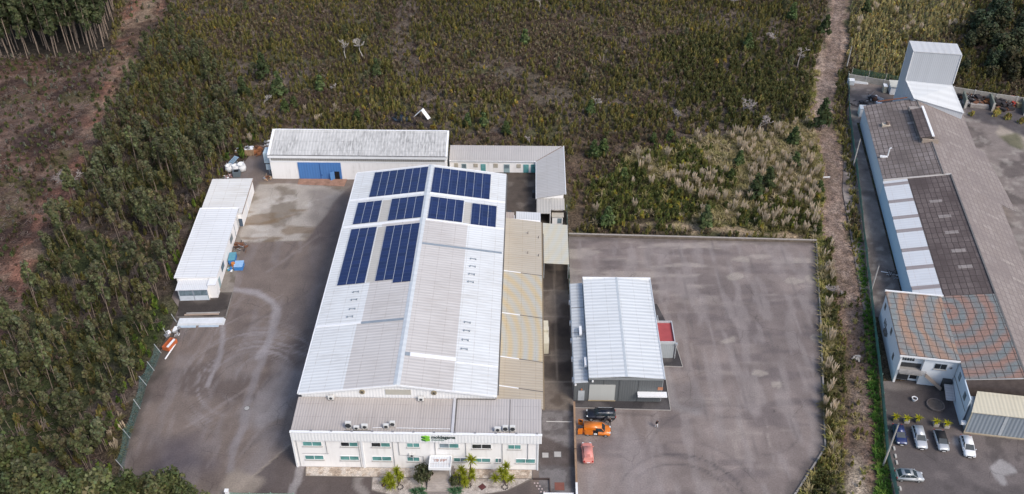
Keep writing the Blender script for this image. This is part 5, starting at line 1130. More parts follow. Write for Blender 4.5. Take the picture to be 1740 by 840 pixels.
car('parked_car', 'silver estate car between the blue hatchback and the black topped car', 'car', at(1563, 742), DN + rad(2), 4.6, 1.78, 1.5, 'wagon', carpaint('car_silver', (0.46, 0.48, 0.5), .3))
car('parked_car', 'silver car with black roof parked between the silver estate and the white hatchback', 'car', at(1600, 747), DN + rad(3), 4.2, 1.72, 1.45, 'hatch', carpaint('car_silver_b', (0.42, 0.44, 0.46), .3), paint('soft_top_black', (0.018, 0.018, 0.02), .8))
car('parked_car', 'white hatchback parked rightmost of the row by the ribbed shed front', 'car', at(1645, 757), DN - rad(1), 4.3, 1.78, 1.5, 'hatch', carpaint('car_white', (0.7, 0.71, 0.72), 0))
car('parked_car', 'silver grey hatchback with sunroof standing alone crosswise near the kerb stones', 'car', at(1546, 807), rad(-4), 4.25, 1.75, 1.5, 'hatch', carpaint('car_grey', (0.36, 0.38, 0.4), .3), None, True)
suv = car('parked_car', 'black estate car with roof rails in front of the grey warehouse', 'car', at(1021, 703, .9), rad(179), 4.9, 1.86, 1.68, 'suv', carpaint('car_black', (0.012, 0.014, 0.022)))
rr = MB()
for s in (-1, 1): rr.tube([(-1.9, s * .62, 1.72), (.5, s * .62, 1.72)], .035, 5)
rr.build('roof_rail', M_GALV, suv)
MB().cbox((-.75, 1.25, .95), (1.0, .07, .95), rad(50)).build('open_door', carpaint('car_black', (0.012, 0.014, 0.022)), suv, .02)
ORG = carpaint('van_orange', (0.62, 0.17, 0.012), 0)
van = car('delivery_van', 'orange delivery van with its rear and side doors open', 'van', at(1014.5, 729, .9), rad(-5), 4.5, 1.82, 1.85, 'van', ORG)
for s in (-1, 1):
    d = MB().cbox((-2.72, s * .88 + s * .12, 1.12), (.8, .07, 1.35), rad(-s * 12)).build('rear_door', ORG, van, .02)
    MB().cbox((-2.72, s * .84 + s * .07, 1.5), (.45, .03, .4), rad(-s * 12)).build('rear_window', M_CG, d)
MB().box(-.62, .2, -.925, -.90, .4, 1.5).build('side_opening', M_BLACK, van); MB().box(-1.95, -.75, -.99, -.93, .42, 1.6).build('sliding_door', ORG, van, .02)  # black panels at the open doors stand in for the dark interior
MB().box(-2.27, -2.25, -.75, .75, .5, 1.62).build('load_opening', M_BLACK, van); MB().box(-.5, .05, -.94, -.926, .5, .8).build('load_box', P_TRIM, van)
pk = car('delivery_van', 'pale pink van parked nose away beside the boundary wall', 'van', at(998.2, 768, .9), rad(91), 4.0, 1.72, 1.82, 'van', carpaint('van_pink', (0.66, 0.26, 0.22), 0))
MB().box(-1.9, -1.3, -.3, .3, 1.828, 1.85).build('roof_hatch', carpaint('van_pink_b', (0.55, 0.2, 0.16), 0), pk)

# ------------------------------------------------------------------ people
SKIN = paint('skin', (0.42, 0.24, 0.17), .6, .05)
def person(label, loc, heading, jacket, trousers, hair, pose):
    J = {'pel': (0, 0, .95, .15), 'belly': (0, 0, 1.12, .145), 'chest': (.01, 0, 1.33, .165), 'neck': (.02, 0, 1.5, .06), 'chin': (.04, 0, 1.56, .075), 'head': (.05, 0, 1.66, .105), 'crown': (.03, 0, 1.745, .06)}
    E = [('pel', 'belly'), ('belly', 'chest'), ('chest', 'neck'), ('neck', 'chin'), ('chin', 'head'), ('head', 'crown')]
    for s, n in ((1, 'l'), (-1, 'r')):
        st = pose.get('step', .1) * s; el = pose.get('arm_' + n, (.03, .05, -.25, .12, .02, -.24))
        sh = (.0, s * .19, 1.42); eb = (sh[0] + el[0], sh[1] + s * el[1], sh[2] + el[2]); wr = (eb[0] + el[3], eb[1] + s * el[4], eb[2] + el[5])
        J.update({n + 'sh': sh + (.07,), n + 'el': eb + (.05,), n + 'wr': wr + (.034,)})
        d = Vector(wr) - Vector(eb); d.normalize(); side = Vector((1, 0, 0)) if abs(d.z) > .6 else Vector((0, 0, 1)); pm = Vector(wr) + d * .06
        J[n + 'pa'] = tuple(pm) + (.032,); E += [('chest', n + 'sh'), (n + 'sh', n + 'el'), (n + 'el', n + 'wr'), (n + 'wr', n + 'pa')]
        for k, (off, ln) in enumerate(((-.03, .07), (-.01, .085), (.01, .08), (.03, .06))):
            a = pm + side * off + d * .035; b = a + d * ln * .55; c = b + d * ln * .4 + Vector((.018, -s * .012, 0))
            J[f'{n}f{k}a'] = tuple(a) + (.0095,); J[f'{n}f{k}b'] = tuple(b) + (.009,); J[f'{n}f{k}c'] = tuple(c) + (.008,)
            E += [(n + 'pa', f'{n}f{k}a'), (f'{n}f{k}a', f'{n}f{k}b'), (f'{n}f{k}b', f'{n}f{k}c')]
        tb = Vector(wr) + d * .02 + side * .035; te = tb + d * .05 + side * .02
        J[n + 'ta'] = tuple(tb) + (.011,); J[n + 'tb'] = tuple(te) + (.009,); E += [(n + 'wr', n + 'ta'), (n + 'ta', n + 'tb')]
        J.update({n + 'hip': (0, s * .1, .9, .105), n + 'kn': (.03 + st * .6, s * .11, .5, .068), n + 'an': (st, s * .12, .09, .046), n + 'to': (st + .17, s * .14, .035, .035)})
        E += [('pel', n + 'hip'), (n + 'hip', n + 'kn'), (n + 'kn', n + 'an'), (n + 'an', n + 'to')]
    J['nose'] = (.155, 0, 1.645, .014); E.append(('head', 'nose'))
    for s, n in ((1, 'l'), (-1, 'r')): J[n + 'ear'] = (.04, s * .105, 1.65, .018); E.append(('head', n + 'ear'))
    names = list(J); ix = {k: i for i, k in enumerate(names)}
    me = bpy.data.meshes.new('person'); me.from_pydata([J[k][:3] for k in names], [(ix[a], ix[b]) for a, b in E], [])
    o = bpy.data.objects.new('person', me); COL.objects.link(o)
    sk = o.modifiers.new('skin', 'SKIN'); sk.use_smooth_shade = True
    for i, k in enumerate(names):
        q = me.skin_vertices[0].data[i]; r = J[k][3]; q.radius = (r, r * (1.15 if k in ('chest', 'belly', 'pel') else 1)); q.use_root = (k == 'pel')
    ss = o.modifiers.new('sub', 'SUBSURF'); ss.levels = 1; ss.render_levels = 1
    dg = bpy.context.evaluated_depsgraph_get(); m2 = bpy.data.meshes.new_from_object(o.evaluated_get(dg)); bpy.data.objects.remove(o)
    for q in (SKIN, jacket, trousers, paint('shoe', (0.02, 0.02, 0.022)), hair): m2.materials.append(q)
    for f in m2.polygons:
        c = f.center; hand = any((c - Vector(J[n + 'pa'][:3])).length < .17 for n in 'lr')
        f.material_index = 4 if (c.z > 1.7 or (c.z > 1.57 and c.x < .03)) else 0 if (c.z > 1.5 or hand) else 1 if c.z > .92 or abs(c.y) > .2 and c.z > .7 else 3 if c.z < .1 else 2
        f.use_smooth = True
    o = bpy.data.objects.new('person', m2); COL.objects.link(o); o.location = loc; o.rotation_euler = (0, 0, heading)
    fc = MB()
    for s in (-1, 1): fc.cbox((.142, s * .036, 1.675), (.02, .026, .012))
    fc.build('eye', M_BLACK, o); MB().cbox((.135, 0, 1.585), (.02, .05, .012)).build('mouth', paint('lip', (0.3, 0.12, 0.1)), o)
    tag(o, label, 'person'); return o
DKJ = paint('jacket_dark', (0.016, 0.012, 0.015), .8); WTR = paint('trousers_white', (0.62, 0.64, 0.66), .8); HRD = paint('hair_dark', (0.018, 0.012, 0.01), .6); BTR = paint('trousers_dark', (0.014, 0.014, 0.018), .8)
person('person in a dark jacket and white trousers walking alone across the right yard', gp(1115, 726.5) + Vector((0, 0, .01)), rad(-60), DKJ, WTR, HRD, {'step': .16, 'arm_l': (.1, .09, -.22, .17, -.04, -.05)})
person('person in dark clothes standing between the black car and the orange van', gp(1036, 722.5) + Vector((0, 0, .01)), rad(100), DKJ, BTR, HRD, {'step': .06, 'arm_l': (.12, .05, -.2, .2, 0, -.02), 'arm_r': (.1, .05, -.22, .2, 0, -.05)})

# ------------------------------------------------------------------ walls, fences, poles
M_WALL = paint('wall_concrete', (0.33, 0.31, 0.28), .85, .3, .6); M_POLE = paint('pole_concrete', (0.42, 0.4, 0.37), .8, .15)
def wall_line(name, label, cat, pts, w, h, mat, coping=None, group=None, z0=0.0, post=None):
    o = pts[0]; t = thing(name, label, cat, (o.x, o.y, 0), 0, group); P = [p - Vector((o.x, o.y, 0)) for p in pts]
    b = MB(); kline(b, P, w, h, z0); b.build('wall', mat, t)
    if coping: c = MB(); kline(c, P, w + .1, .1, z0 + h + .002); c.build('coping', coping, t)
    if post:
        k = MB()
        for a, b2 in zip(P, P[1:]):
            d = b2 - a; n = max(1, int(d.length / post))
            for i in range(n + 1): q = a + d * (i / n); k.cbox((q.x, q.y, h / 2 + .06), (.3, w + .12, h + .12), math.atan2(d.y, d.x))
        k.build('pier', paint('pier_pale', (0.45, 0.43, 0.4)), t)
    return t
wall_line('retaining_wall', 'low dark stained retaining wall along the far edge of the right yard', 'wall', [gp(967, 401), gp(1386, 412)], .3, .55, paint('stained_wall', (0.16, 0.13, 0.105), .9, .4, .8), paint('coping_pale', (0.33, 0.3, 0.27)))
wall_line('retaining_wall', 'low pale kerb wall along the right edge of the right yard', 'wall', [gp(1387, 413), gp(1395, 560), gp(1402, 762), gp(1353, 838), gp(1335, 862)], .25, .3, paint('kerb_wall', (0.27, 0.25, 0.23), .9, .3, .8))
wall_line('boundary_wall', 'narrow boundary wall with brown coping between the alley and the right yard', 'wall', [HF.w(43.95, 6.2), HF.w(43.8, -4), HF.w(43.75, -10.5)], .22, 1.1, paint('boundary_grey', (0.2, 0.185, 0.18), .85, .25), paint('coping_brown', (0.3, 0.2, 0.13), .85, .3))
wall_line('boundary_wall', 'pale end stretch of the boundary wall at the bottom edge beside the alley', 'wall', [HF.w(43.75, -10.6), HF.w(43.72, -14.5)], .22, 1.0, paint('boundary_pale', (0.45, 0.43, 0.42), .85, .25), P_TRIM)
wall_line('gate_wall', 'white low wall crossing the bottom end of the alley', 'wall', [gp(924, 838.5, .6) * 1, gp(974, 839, .6)], .3, .6, P_TRIM) 
wall_line('garden_wall', 'dark low wall between the office garden and the cobbled alley', 'wall', [HF.w(37.1, -9.3), HF.w(39.6, -9.25), HF.w(39.75, -12.8)], .12, .35, paint('dark_wall', (0.07, 0.05, 0.045)))
tb = MB()
for k in range(6):
    for s in (0, 1): p = HF.w(37.3 + k * .33 + s * .5, -10.0 - k * .55); tb.cbox((p.x, p.y, .03), (.22, .22, .012), .6)
struct(tb.build('parking_marking', paint('marking_pale', (0.5, 0.4, 0.38))))
wall_line('concrete_wall', 'pale concrete panel wall behind the little hut at the back of the old complex', 'wall', [gp(1441, 136), gp(1531, 151)], .25, 1.7, M_WALL, None, None, 0, 4.0)
wall_line('concrete_wall', 'long pale concrete panel wall with piers behind the scrap bays', 'wall', [gp(1617, 162), gp(1690, 174), gp(1760, 184)], .25, 2.4, M_WALL, None, None, 0, 3.6)
NET = netting('fence_net_green', (0.1, 0.25, 0.2), .15); NET2 = netting('fence_net_teal', (0.09, 0.19, 0.18), .78)
def mesh_fence(name, label, pts, h, net, post_every, lean=0.0, pm=None, sag=.25, seed=1):
    rnd = random.Random(seed); o = pts[0]; t = thing(name, label, 'fence', (o.x, o.y, 0)); P = [p - Vector((o.x, o.y, 0)) for p in pts]; Q = []
    for a, b in zip(P, P[1:]):
        n = max(1, round((b - a).length / post_every)); Q += [a + (b - a) * (i / n) for i in range(n)]
    Q.append(P[-1]); tops = []
    for q in Q:
        tp = q + Vector((lean + rnd.uniform(-.12, .12), rnd.uniform(-.1, .1), h)); tops.append(tp)
        MB().tube([q, tp + Vector((0, 0, .15))], .07, 6).build('post', pm or M_POLE, t)
    b = MB()
    for i in range(len(Q) - 1):
        n = 5; vs = []
        for k in range(n + 1):
            f = k / n; s = -sag * 4 * f * (1 - f); lo = Q[i].lerp(Q[i + 1], f); hi = tops[i].lerp(tops[i + 1], f)
            wob = Vector((rnd.uniform(-.12, .12), 0, 0)); vs += [lo + Vector((0, 0, .05)), lo.lerp(hi, .5) + wob, hi + Vector((0, 0, s))]
        fs = []
        for k in range(n):
            for r in (0, 1): fs.append((k * 3 + r, k * 3 + 3 + r, k * 3 + 4 + r, k * 3 + 1 + r))
        b.add(vs, fs)
    b.build('netting', net, t); return t
mesh_fence('mesh_fence', 'long green netting fence running along the track beside the old complex', [gp(1441, 133), gp(1443, 205), gp(1456, 300), gp(1476, 480), gp(1496, 650), gp(1507, 780), gp(1522, 842), gp(1535, 900)], 1.9, NET, 4.5, -.1, paint('fence_post_green', (0.16, 0.24, 0.2)), .05, 3)
mesh_fence('mesh_fence', 'teal netting fence sagging between leaning posts at the left yard edge', [gp(274, 600), gp(262, 630), gp(249, 655), gp(238, 695), gp(221, 745), gp(210, 797)], 2.1, NET2, 5.5, -.7, M_GALV, .8, 4)
mesh_fence('mesh_fence', 'short green netting fence behind the concrete wall by the far tower', [gp(1446, 131), gp(1532, 146)], 2.6, netting('fence_net_dark', (0.05, 0.11, 0.07), .4), 4.5, 0, M_POLE, .05, 5)
mesh_fence('mesh_fence', 'low green rail fence across the yard entrance at the bottom edge', [gp(389, 845), gp(500, 847)], 1.1, netting('fence_rail_green', (0.2, 0.3, 0.25), .3), 3.5, 0, paint('rail_green', (0.2, 0.32, 0.26)), .02, 6)
gpst = thing('gate_post', 'thick white gate post at the yard entrance beside the bottom trees', 'gate post', gp(388, 846)); MB().box(-.25, .25, -.25, .25, 0, 1.7).build('post', P_TRIM, gpst, .03); MB().box(-.3, .3, -.3, .3, 1.702, 1.8).build('cap', P_TRIM, gpst)
mesh_fence('mesh_fence', 'thin dark green fence between the annex wing and the overgrown plot', [HF.w(44.2, 63), HF.w(44.15, 52), HF.w(44.05, 34.5)], 1.8, NET, 3.5, 0, M_GALV, .03, 7)
for u, v, vt, lab in ((1437, 121, 79, 'pale wooden pole standing at the far corner of the green fence'), (1449, 284, 237, 'pale pole leaning by the green fence beside the brown roofed hall'), (1501, 790, 721, 'tall pale pole by the green fence next to the blue car'), (1479, 498, 452, 'pale pole by the green fence near the corner of the old house')):
    b = gp(u, v); lo, hi = 0, 14
    for _ in range(40):
        mz = (lo + hi) / 2
        if px(b.x, b.y, mz)[1] > vt: lo = mz
        else: hi = mz
    t = thing('utility_pole', lab, 'pole', b, 0, 'poles along the green fence')
    MB().tube([(0, 0, -.1), (.1, 0, lo)], [.17, .11], 8).build('pole', M_POLE, t); MB().tube([(.1, 0, lo), (.1, 0, lo + .12)], .15, 8).build('cap', M_GUT, t)
for u, v in ((300, 548), (286, 572)):
    t = thing('fence_post', 'thin bare fence post leaning left beside the dark terrace' if u == 300 else 'thin bare fence post by the scrap at the left yard edge', 'post', gp(u, v)); MB().tube([(0, 0, 0), (-.6, .1, 2.0)], .06, 6).build('post', M_GALV, t); MB().tube([(-.3, .05, 1), (.15, .1, .02)], .035, 5).build('brace', M_GALV, t)
wall_line('terrace_edge', 'low pale edging wall around the dark terrace before the sheds', 'wall', [gp(301, 541), gp(384, 541), gp(396, 498)], .15, .35, paint('terrace_edge', (0.22, 0.2, 0.18), .9, .3))

# ------------------------------------------------------------------ things lying about the left yard
def boxthing(name, label, cat, u, v, w, d, h, mat, rot=0.0, lid=None, z=.01, group=None):
    t = thing(name, label, cat, gp(u, v) + Vector((0, 0, z)), rot, group); MB().box(-w / 2, w / 2, -d / 2, d / 2, 0, h).build('body', mat, t, .04)
    if lid: MB().box(-w / 2 - .04, w / 2 + .04, -d / 2 - .04, d / 2 + .04, h + .003, h + .1).build('lid', lid, t, .02)
    return t
BAG = paint('bag_white', (0.66, 0.67, 0.68), .8, .1)
def bulk_bag(label, u, v, s, rot, tilt):
    t = thing('bulk_bag', label, 'bag', gp(u, v) + Vector((0, 0, .02)), rot, 'white bulk bags behind the sheds')
    prof = [(.42, 0), (.58, .12), (.62, .5), (.58, .85), (.46, .98), (.5, 1.08), (.38, 1.0), (.3, .75)]
    m_ = MB().lathe([(r * s, z * s) for r, z in prof], 10)
    rn = random.Random(int(u * 7)); m_.v = [(x + rn.uniform(-.07, .07), y + rn.uniform(-.07, .07), max(0, z + rn.uniform(-.05, .05) + x * tilt)) for x, y, z in m_.v]
    m_.build('sack', BAG, t, 0, True)
    st_ = MB()
    for a in (0.4, 2.0, 3.5, 5.1): c, sn = math.cos(a) * .5 * s, math.sin(a) * .5 * s; st_.tube([(c, sn, 1.0 * s), (c * 1.2, sn * 1.2, 1.22 * s), (c * .8, sn * .8 + .1, 1.03 * s)], .03, 4)
    st_.build('loop', BAG, t); return t
bulk_bag('white bulk bag at the left of the pile, slumped against the trees', 390, 291, 1.5, .3, .12)
bulk_bag('white bulk bag with open dark mouth in the middle of the pile', 401, 291, 1.5, 1.3, -.05)
bulk_bag('white bulk bag bulging at the right of the pile', 411.5, 290, 1.7, 2.2, .1)
t = boxthing('waste_container', 'grey waste container with dark opening at the foot of the white bags', 'container', 403, 299, 1.6, 1.5, 1.3, paint('bin_grey', (0.13, 0.16, 0.18)), .1); MB().box(-.55, .55, -.5, .5, 1.302, 1.34).build('opening', M_BLACK, t)
t = thing('folded_gate', 'folded pale blue metal gate frame leaning behind the white bags', 'gate', gp(396, 284) + Vector((0, 0, .3)), rad(60)); f = MB(); DMf = paint('frame_blue', (0.24, 0.36, 0.48))
for y in (-.5, -.15, .2, .55): f.tube([(-1.7, y, .6), (1.7, y, 1.6)], .09, 5)
for x in (-1.6, 0, 1.6): f.tube([(x, -.6, 1.1 + x * .29), (x, .65, 1.1 + x * .29)], .09, 5)
f.tube([(-1.6, -.5, .6), (-1.6, -.5, -.3)], .08, 5).tube([(1.6, .5, 1.6), (1.6, .5, -.3)], .08, 5); f.build('frame', DMf, t)
t = boxthing('wooden_crate', 'big weathered wooden crate with white sheeting on top at the yard corner', 'crate', 425, 262, 2.1, 1.6, 1.5, paint('crate_wood', (0.36, 0.25, 0.16), .85, .3, 2), .05, None)
for x in (-.8, 0, .8): MB().box(x - .09, x + .09, -.86, -.805, .05, 1.45).build('batten', paint('crate_batten', (0.3, 0.2, 0.12)), t)
MB().box(-1.0, 1.0, -.75, .8, 1.505, 1.75).build('sheeting', P_TRIM, t, .08)
def heap(name, label, cat, u, v, r, n, mats, seed, sz=(.25, .9), h=.8, rod=.5, zz=0, group=None, pos=None):
    """a heap of separate bars, plates and lumps"""
    rn = random.Random(seed); t = thing(name, label, cat, pos or (gp(u, v) + Vector((0, 0, zz))), rn.random() * 3, group)
    for i in range(min(n, 98)):
        a = rn.random() * 6.28; q = r * math.sqrt(rn.random()); x, y = q * math.cos(a), q * math.sin(a); z = .06 + rn.random() * h * (1 - q / r * .8)
        mt = mats[rn.randrange(len(mats))]; m_ = MB(); L_ = rn.uniform(*sz)
        if rn.random() < rod: d = Vector((rn.uniform(-1, 1), rn.uniform(-1, 1), rn.uniform(-.35, .5))).normalized() * L_; m_.tube([(x, y, z), (x + d.x, y + d.y, max(.05, z + d.z))], rn.uniform(.03, .09), 5)
        else: m_.cbox((x, y, z), (L_, L_ * rn.uniform(.4, .9), L_ * rn.uniform(.15, .6)), rn.random() * 3)
        m_.build('scrap_piece', mt, t)
    return t
RUST = paint('rust_brown', (0.16, 0.075, 0.045), .85, .35); RUSTO = paint('rust_orange', (0.34, 0.14, 0.06), .85, .3); DKS = paint('scrap_dark', (0.045, 0.04, 0.042), .7, .3); STL = paint('scrap_steel', (0.3, 0.3, 0.31), .5, .2, 2, .3); TIM = paint('scrap_timber', (0.34, 0.24, 0.16), .9, .3)
heap('scrap_heap', 'dark tangle of scrap on top of the wooden crate', 'scrap', 425, 258, .9, 16, [DKS, STL], 3, (.2, .7), .5, .6, 0, None, gp(425, 262) + Vector((0, .1, 1.77)))
heap('scrap_heap', 'orange and pale rubbish heap left of the wooden crate', 'rubbish', 407, 255, 1.3, 26, [RUSTO, P_TRIM, TIM], 4, (.25, .8), .8, .3)
heap('scrap_heap', 'brown rusty heap between the wooden crate and the long warehouse', 'scrap', 441, 258, 1.9, 44, [RUST, RUSTO, DKS], 5, (.3, 1.2), 1.2, .4)
heap('scrap_heap', 'heap of dark and pale rubbish beside the end of the blue duct', 'scrap', 455, 244, 1.2, 20, [DKS, STL, P_TRIM], 6, (.2, .8), .8, .5)
heap('scrap_heap', 'small pinkish and white rubbish pile left of the grey container', 'rubbish', 387, 301, .9, 20, [P_TRIM, paint('rag_pink', (0.42, 0.25, 0.24)), DKS], 7, (.2, .6), .8, .2)
heap('scrap_heap', 'scatter of rusty frames against the wall of the long shed', 'scrap', 409, 421, 1.6, 30, [RUST, DKS, STL], 8, (.4, 1.4), .7, .75)
heap('scrap_heap', 'tangle of wire and grey junk at the left yard edge above the orange skip', 'scrap', 296, 567, 1.3, 34, [STL, DKS, P_TRIM, TIM], 9, (.3, 1.0), .6, .6)
heap('scrap_heap', 'stems and rubble at the foot of the pale duct by the warehouse corner', 'rubble', 456, 303, .9, 18, [TIM, RUST, STL], 10, (.2, .8), .4, .4)
BLU = paint('tarp_blue', (0.05, 0.2, 0.5), .6, .15); LBL = paint('tarp_light_blue', (0.27, 0.45, 0.68), .6, .12)
boxthing('blue_crate', 'deep blue covered crate against the long shed wall', 'crate', 396, 443, 1.3, 2.6, 1.0, BLU, .1, paint('crate_teal', (0.1, 0.28, 0.36)))
boxthing('blue_crate', 'pale blue topped crate standing out from the shed beside the orange drum', 'crate', 407, 455, 1.7, 2.0, .9, BLU, .05, LBL)
t = thing('oil_drum', 'orange drum between the two blue crates', 'drum', gp(397.5, 455), 0); MB().lathe([(.38, 0), (.38, 1.25)], 14).build('barrel', paint('drum_orange', (0.55, 0.2, 0.05)), t); MB().lathe([(.4, .4), (.4, .46)], 14).lathe([(.4, .85), (.4, .91)], 14).build('hoop', RUSTO, t)
heap('scrap_heap', 'teal and white oddments at the front of the deep blue crate', 'rubbish', 392, 459, .8, 16, [paint('oddment_teal', (0.1, 0.32, 0.3)), P_TRIM, BLU], 11, (.2, .7), .5, .4)
t = thing('sheet_stack', 'long stack of white sheet panels lying before the dark terrace', 'panels', gp(343, 548), SF.a - .02)
for k in range(3): MB().box(-4.4 + .1 * k, 4.3 - .15 * k, -.9 + .05 * k, .75, .03 + k * .16, .17 + k * .16).build('sheet', paint('sheet_white', (0.64, 0.66, 0.68), .5, .1), t, .02)
MB().box(-4.3, -.8, -1.5, -.95, .03, .12).box(-.3, 3.4, -1.4, -.95, .03, .1).build('loose_sheet', paint('sheet_bluewhite', (0.42, 0.5, 0.58), .5, .15), t)
t = thing('beam_stack', 'pair of long pale beams lying across the dark terrace', 'beams', gp(343, 535) + Vector((0, 0, .02)), SF.a)
MB().box(-3.2, 3.2, -.2, .0, .02, .25).build('beam', paint('beam_tan', (0.42, 0.33, 0.27)), t); MB().box(-2.9, 3.3, .2, .4, .02, .25).build('beam', paint('beam_grey', (0.4, 0.38, 0.36)), t)
t = thing('orange_skip', 'orange open skip at the left yard edge above the teal fence', 'skip', gp(289.5, 589), rad(-18)); OSK = paint('skip_orange', (0.48, 0.13, 0.05), .7, .2)
MB().box(-.7, .7, -1.3, 1.3, .1, .2).box(-.7, -.62, -1.3, 1.3, .2, .9).box(.62, .7, -1.3, 1.3, .2, .9).box(-.61, .61, 1.22, 1.3, .2, .9).box(-.61, .61, -1.3, -1.22, .2, .9).build('tub', OSK, t); MB().box(.15, .5, -1.1, 1.1, .8, 1.0).build('load', P_TRIM, t)
for x in (-.4, .4): MB().box(x - .08, x + .08, -1.2, 1.2, 0, .1).build('runner', M_DARK, t)
a, b = gp(300, 583), gp(281, 611); t = thing('white_pole', 'white pole lying on the asphalt beside the orange skip', 'pole', a); MB().tube([(0, 0, .12), (b.x - a.x, b.y - a.y, .12)], .13, 8).build('pole', P_TRIM, t); MB().tube([(0, 0, .12), ((b.x - a.x) * .03, (b.y - a.y) * .03, .12)], .16, 8).build('collar', M_GALV, t)
for u, v, lab, m_, s in ((419.5, 694, 'round pale manhole cover in the middle of the left yard', 'r', .42), (926.7, 774, 'square concrete cover against the offices in the cobbled alley', 's', .95), (947.5, 772.5, 'square concrete cover in the middle of the cobbled alley', 's', 1.05), (950.7, 827, 'reddish square cover near the bottom of the alley', 'q', 1.5)):
    t = thing('manhole_cover', lab, 'cover', gp(u, v) + Vector((0, 0, .012)), HF.a); mt = paint('cover_red', (0.2, 0.08, 0.06)) if m_ == 'q' else paint('cover_concrete', (0.36, 0.35, 0.34))
    if m_ == 'r': MB().lathe([(s, 0), (s, .03)], 16).build('lid', mt, t); MB().lathe([(s + .12, 0), (s + .12, .02)], 16).build('ring', M_GUT, t)
    else: MB().box(-s / 2, s / 2, -s / 2, s / 2, 0, .05).build('lid', mt, t); MB().box(-s / 2 - .08, s / 2 + .08, -s / 2 - .08, s / 2 + .08, 0, .025).build('frame', M_GUT, t)
struct(MB().cbox((gp(950, 717).x, gp(950, 717).y, .035), (4.2, .16, .05), HF.a).build('kerb_line', paint('kerb_white', (0.45, 0.44, 0.42))))
for x, y, l in ((29.2, -10.9, 'dark red diamond shaped cover lying in the right gravel bed'), (13.9, -10.9, 'dark red shrivelled plant stump in the left gravel bed')):
    t = thing('garden_cover' if x > 20 else 'plant_stump', l, 'cover' if x > 20 else 'plant', HF.w(x, y, .04), rad(40))
    if x > 20: MB().box(-.45, .45, -.45, .45, 0, .06).build('lid', paint('cover_maroon', (0.1, 0.035, 0.035)), t); MB().box(-.5, .5, -.5, .5, 0, .03).build('frame', M_GUT, t)
    else: MB().lathe([(.3, 0), (.34, .15), (.2, .35)], 9).build('stem', paint('maroon_leaf', (0.09, 0.03, 0.03)), t)
# white bent sheet caught in the scrub
t = thing('bent_sheet', 'large white sheet bent into an arrow shape lying on the scrub', 'sheet', gp(716, 203) + Vector((0, 0, .2)), 0); t.scale = (.8, .8, .8)
MB().add([(-2.3, -.7, .9), (.0, .9, 2.3), (.5, 2.6, 2.3), (-1.6, 1.0, 1.1), (-2.3, -.7, .82), (.0, .9, 2.22), (.5, 2.6, 2.22), (-1.6, 1.0, 1.02)], [(0, 1, 2, 3), (7, 6, 5, 4), (0, 4, 5, 1), (1, 5, 6, 2), (2, 6, 7, 3), (3, 7, 4, 0)]).build('sheet_wing', P_TRIM, t)
MB().add([(.02, .9, 2.3), (2.1, -1.3, .4), (2.9, -.2, .4), (.52, 2.6, 2.3), (.02, .9, 2.22), (2.1, -1.3, .32), (2.9, -.2, .32), (.52, 2.6, 2.22)], [(0, 1, 2, 3), (7, 6, 5, 4), (0, 4, 5, 1), (1, 5, 6, 2), (2, 6, 7, 3), (3, 7, 4, 0)]).build('sheet_wing', P_TRIM, t)
MB().tube([(0, .9, 0), (0, .95, 2.2)], .05, 5).tube([(1.8, -1, 0), (1.9, -1, .5)], .05, 5).tube([(-2, -.4, 0), (-2, -.4, .9)], .05, 5).build('stick', TIM, t)

# ------------------------------------------------------------------ car park and complex yard
PLY = leafmat('planter_leaf', (1, 1, 1), .15)
def quads(cen, size, rng, nrm=None, elong=1.0, spread=.8):
    """leaf cards: centres (n,3), size scalar or (n,)"""
    n = len(cen); a = rng.normal(size=(n, 3))
    if nrm is not None: a = nrm + spread * a * .6
    a /= np.linalg.norm(a, axis=1)[:, None] + 1e-9
    b = np.cross(a, rng.normal(size=(n, 3))); b /= np.linalg.norm(b, axis=1)[:, None] + 1e-9; c = np.cross(a, b)
    s = (np.ones(n) * size)[:, None] * .5; e = s * elong
    V = np.stack([cen - b * s - c * e, cen + b * s - c * e, cen + b * s * .6 + c * e, cen - b * s * .6 + c * e], 1).reshape(-1, 3)
    return V, np.arange(4 * n).reshape(n, 4)
def cols(n, base, rng, var=.35, hue=.12):
    k = (1 + var * rng.uniform(-1, 1, n))[:, None]; h = 1 + hue * rng.uniform(-1, 1, (n, 3)); return np.repeat(np.array(base)[None] * k * h, 4, 0)
def blades(n, rng, length, width, droop, base_r, col, up=(.3, 1.4), var=.3):
    """arching strap leaves from a crown; each two quads"""
    V = []; F = []; C = []
    for i in range(n):
        az = rng.uniform(0, 6.28); el = rng.uniform(*up); L = length * rng.uniform(.7, 1.15); d = np.array([math.cos(az) * math.cos(el), math.sin(az) * math.cos(el), math.sin(el)]); sd = np.array([-math.sin(az), math.cos(az), 0]) * width / 2
        p0 = np.array([rng.uniform(-1, 1) * base_r, rng.uniform(-1, 1) * base_r, 0]); p1 = p0 + d * L * .55; d2 = d - np.array([0, 0, droop]); d2 /= np.linalg.norm(d2); p2 = p1 + d2 * L * .5
        k = len(V); V += [p0 - sd, p0 + sd, p1 - sd, p1 + sd, p2 - sd * .15, p2 + sd * .15]; F += [(k, k + 1, k + 3, k + 2), (k + 2, k + 3, k + 5, k + 4)]
        cc = np.array(col) * (1 + var * rng.uniform(-1, 1)); C += [cc] * 6
    return np.array(V), np.array(F), np.array(C)
rngP = np.random.RandomState(3)
PB, PFc, PC = blades(26, rngP, .95, .14, .9, .08, (0.42, 0.4, 0.02), (.2, 1.4))
pl_leaf = np_mesh('leaves', PB, PFc, PC, PLY)
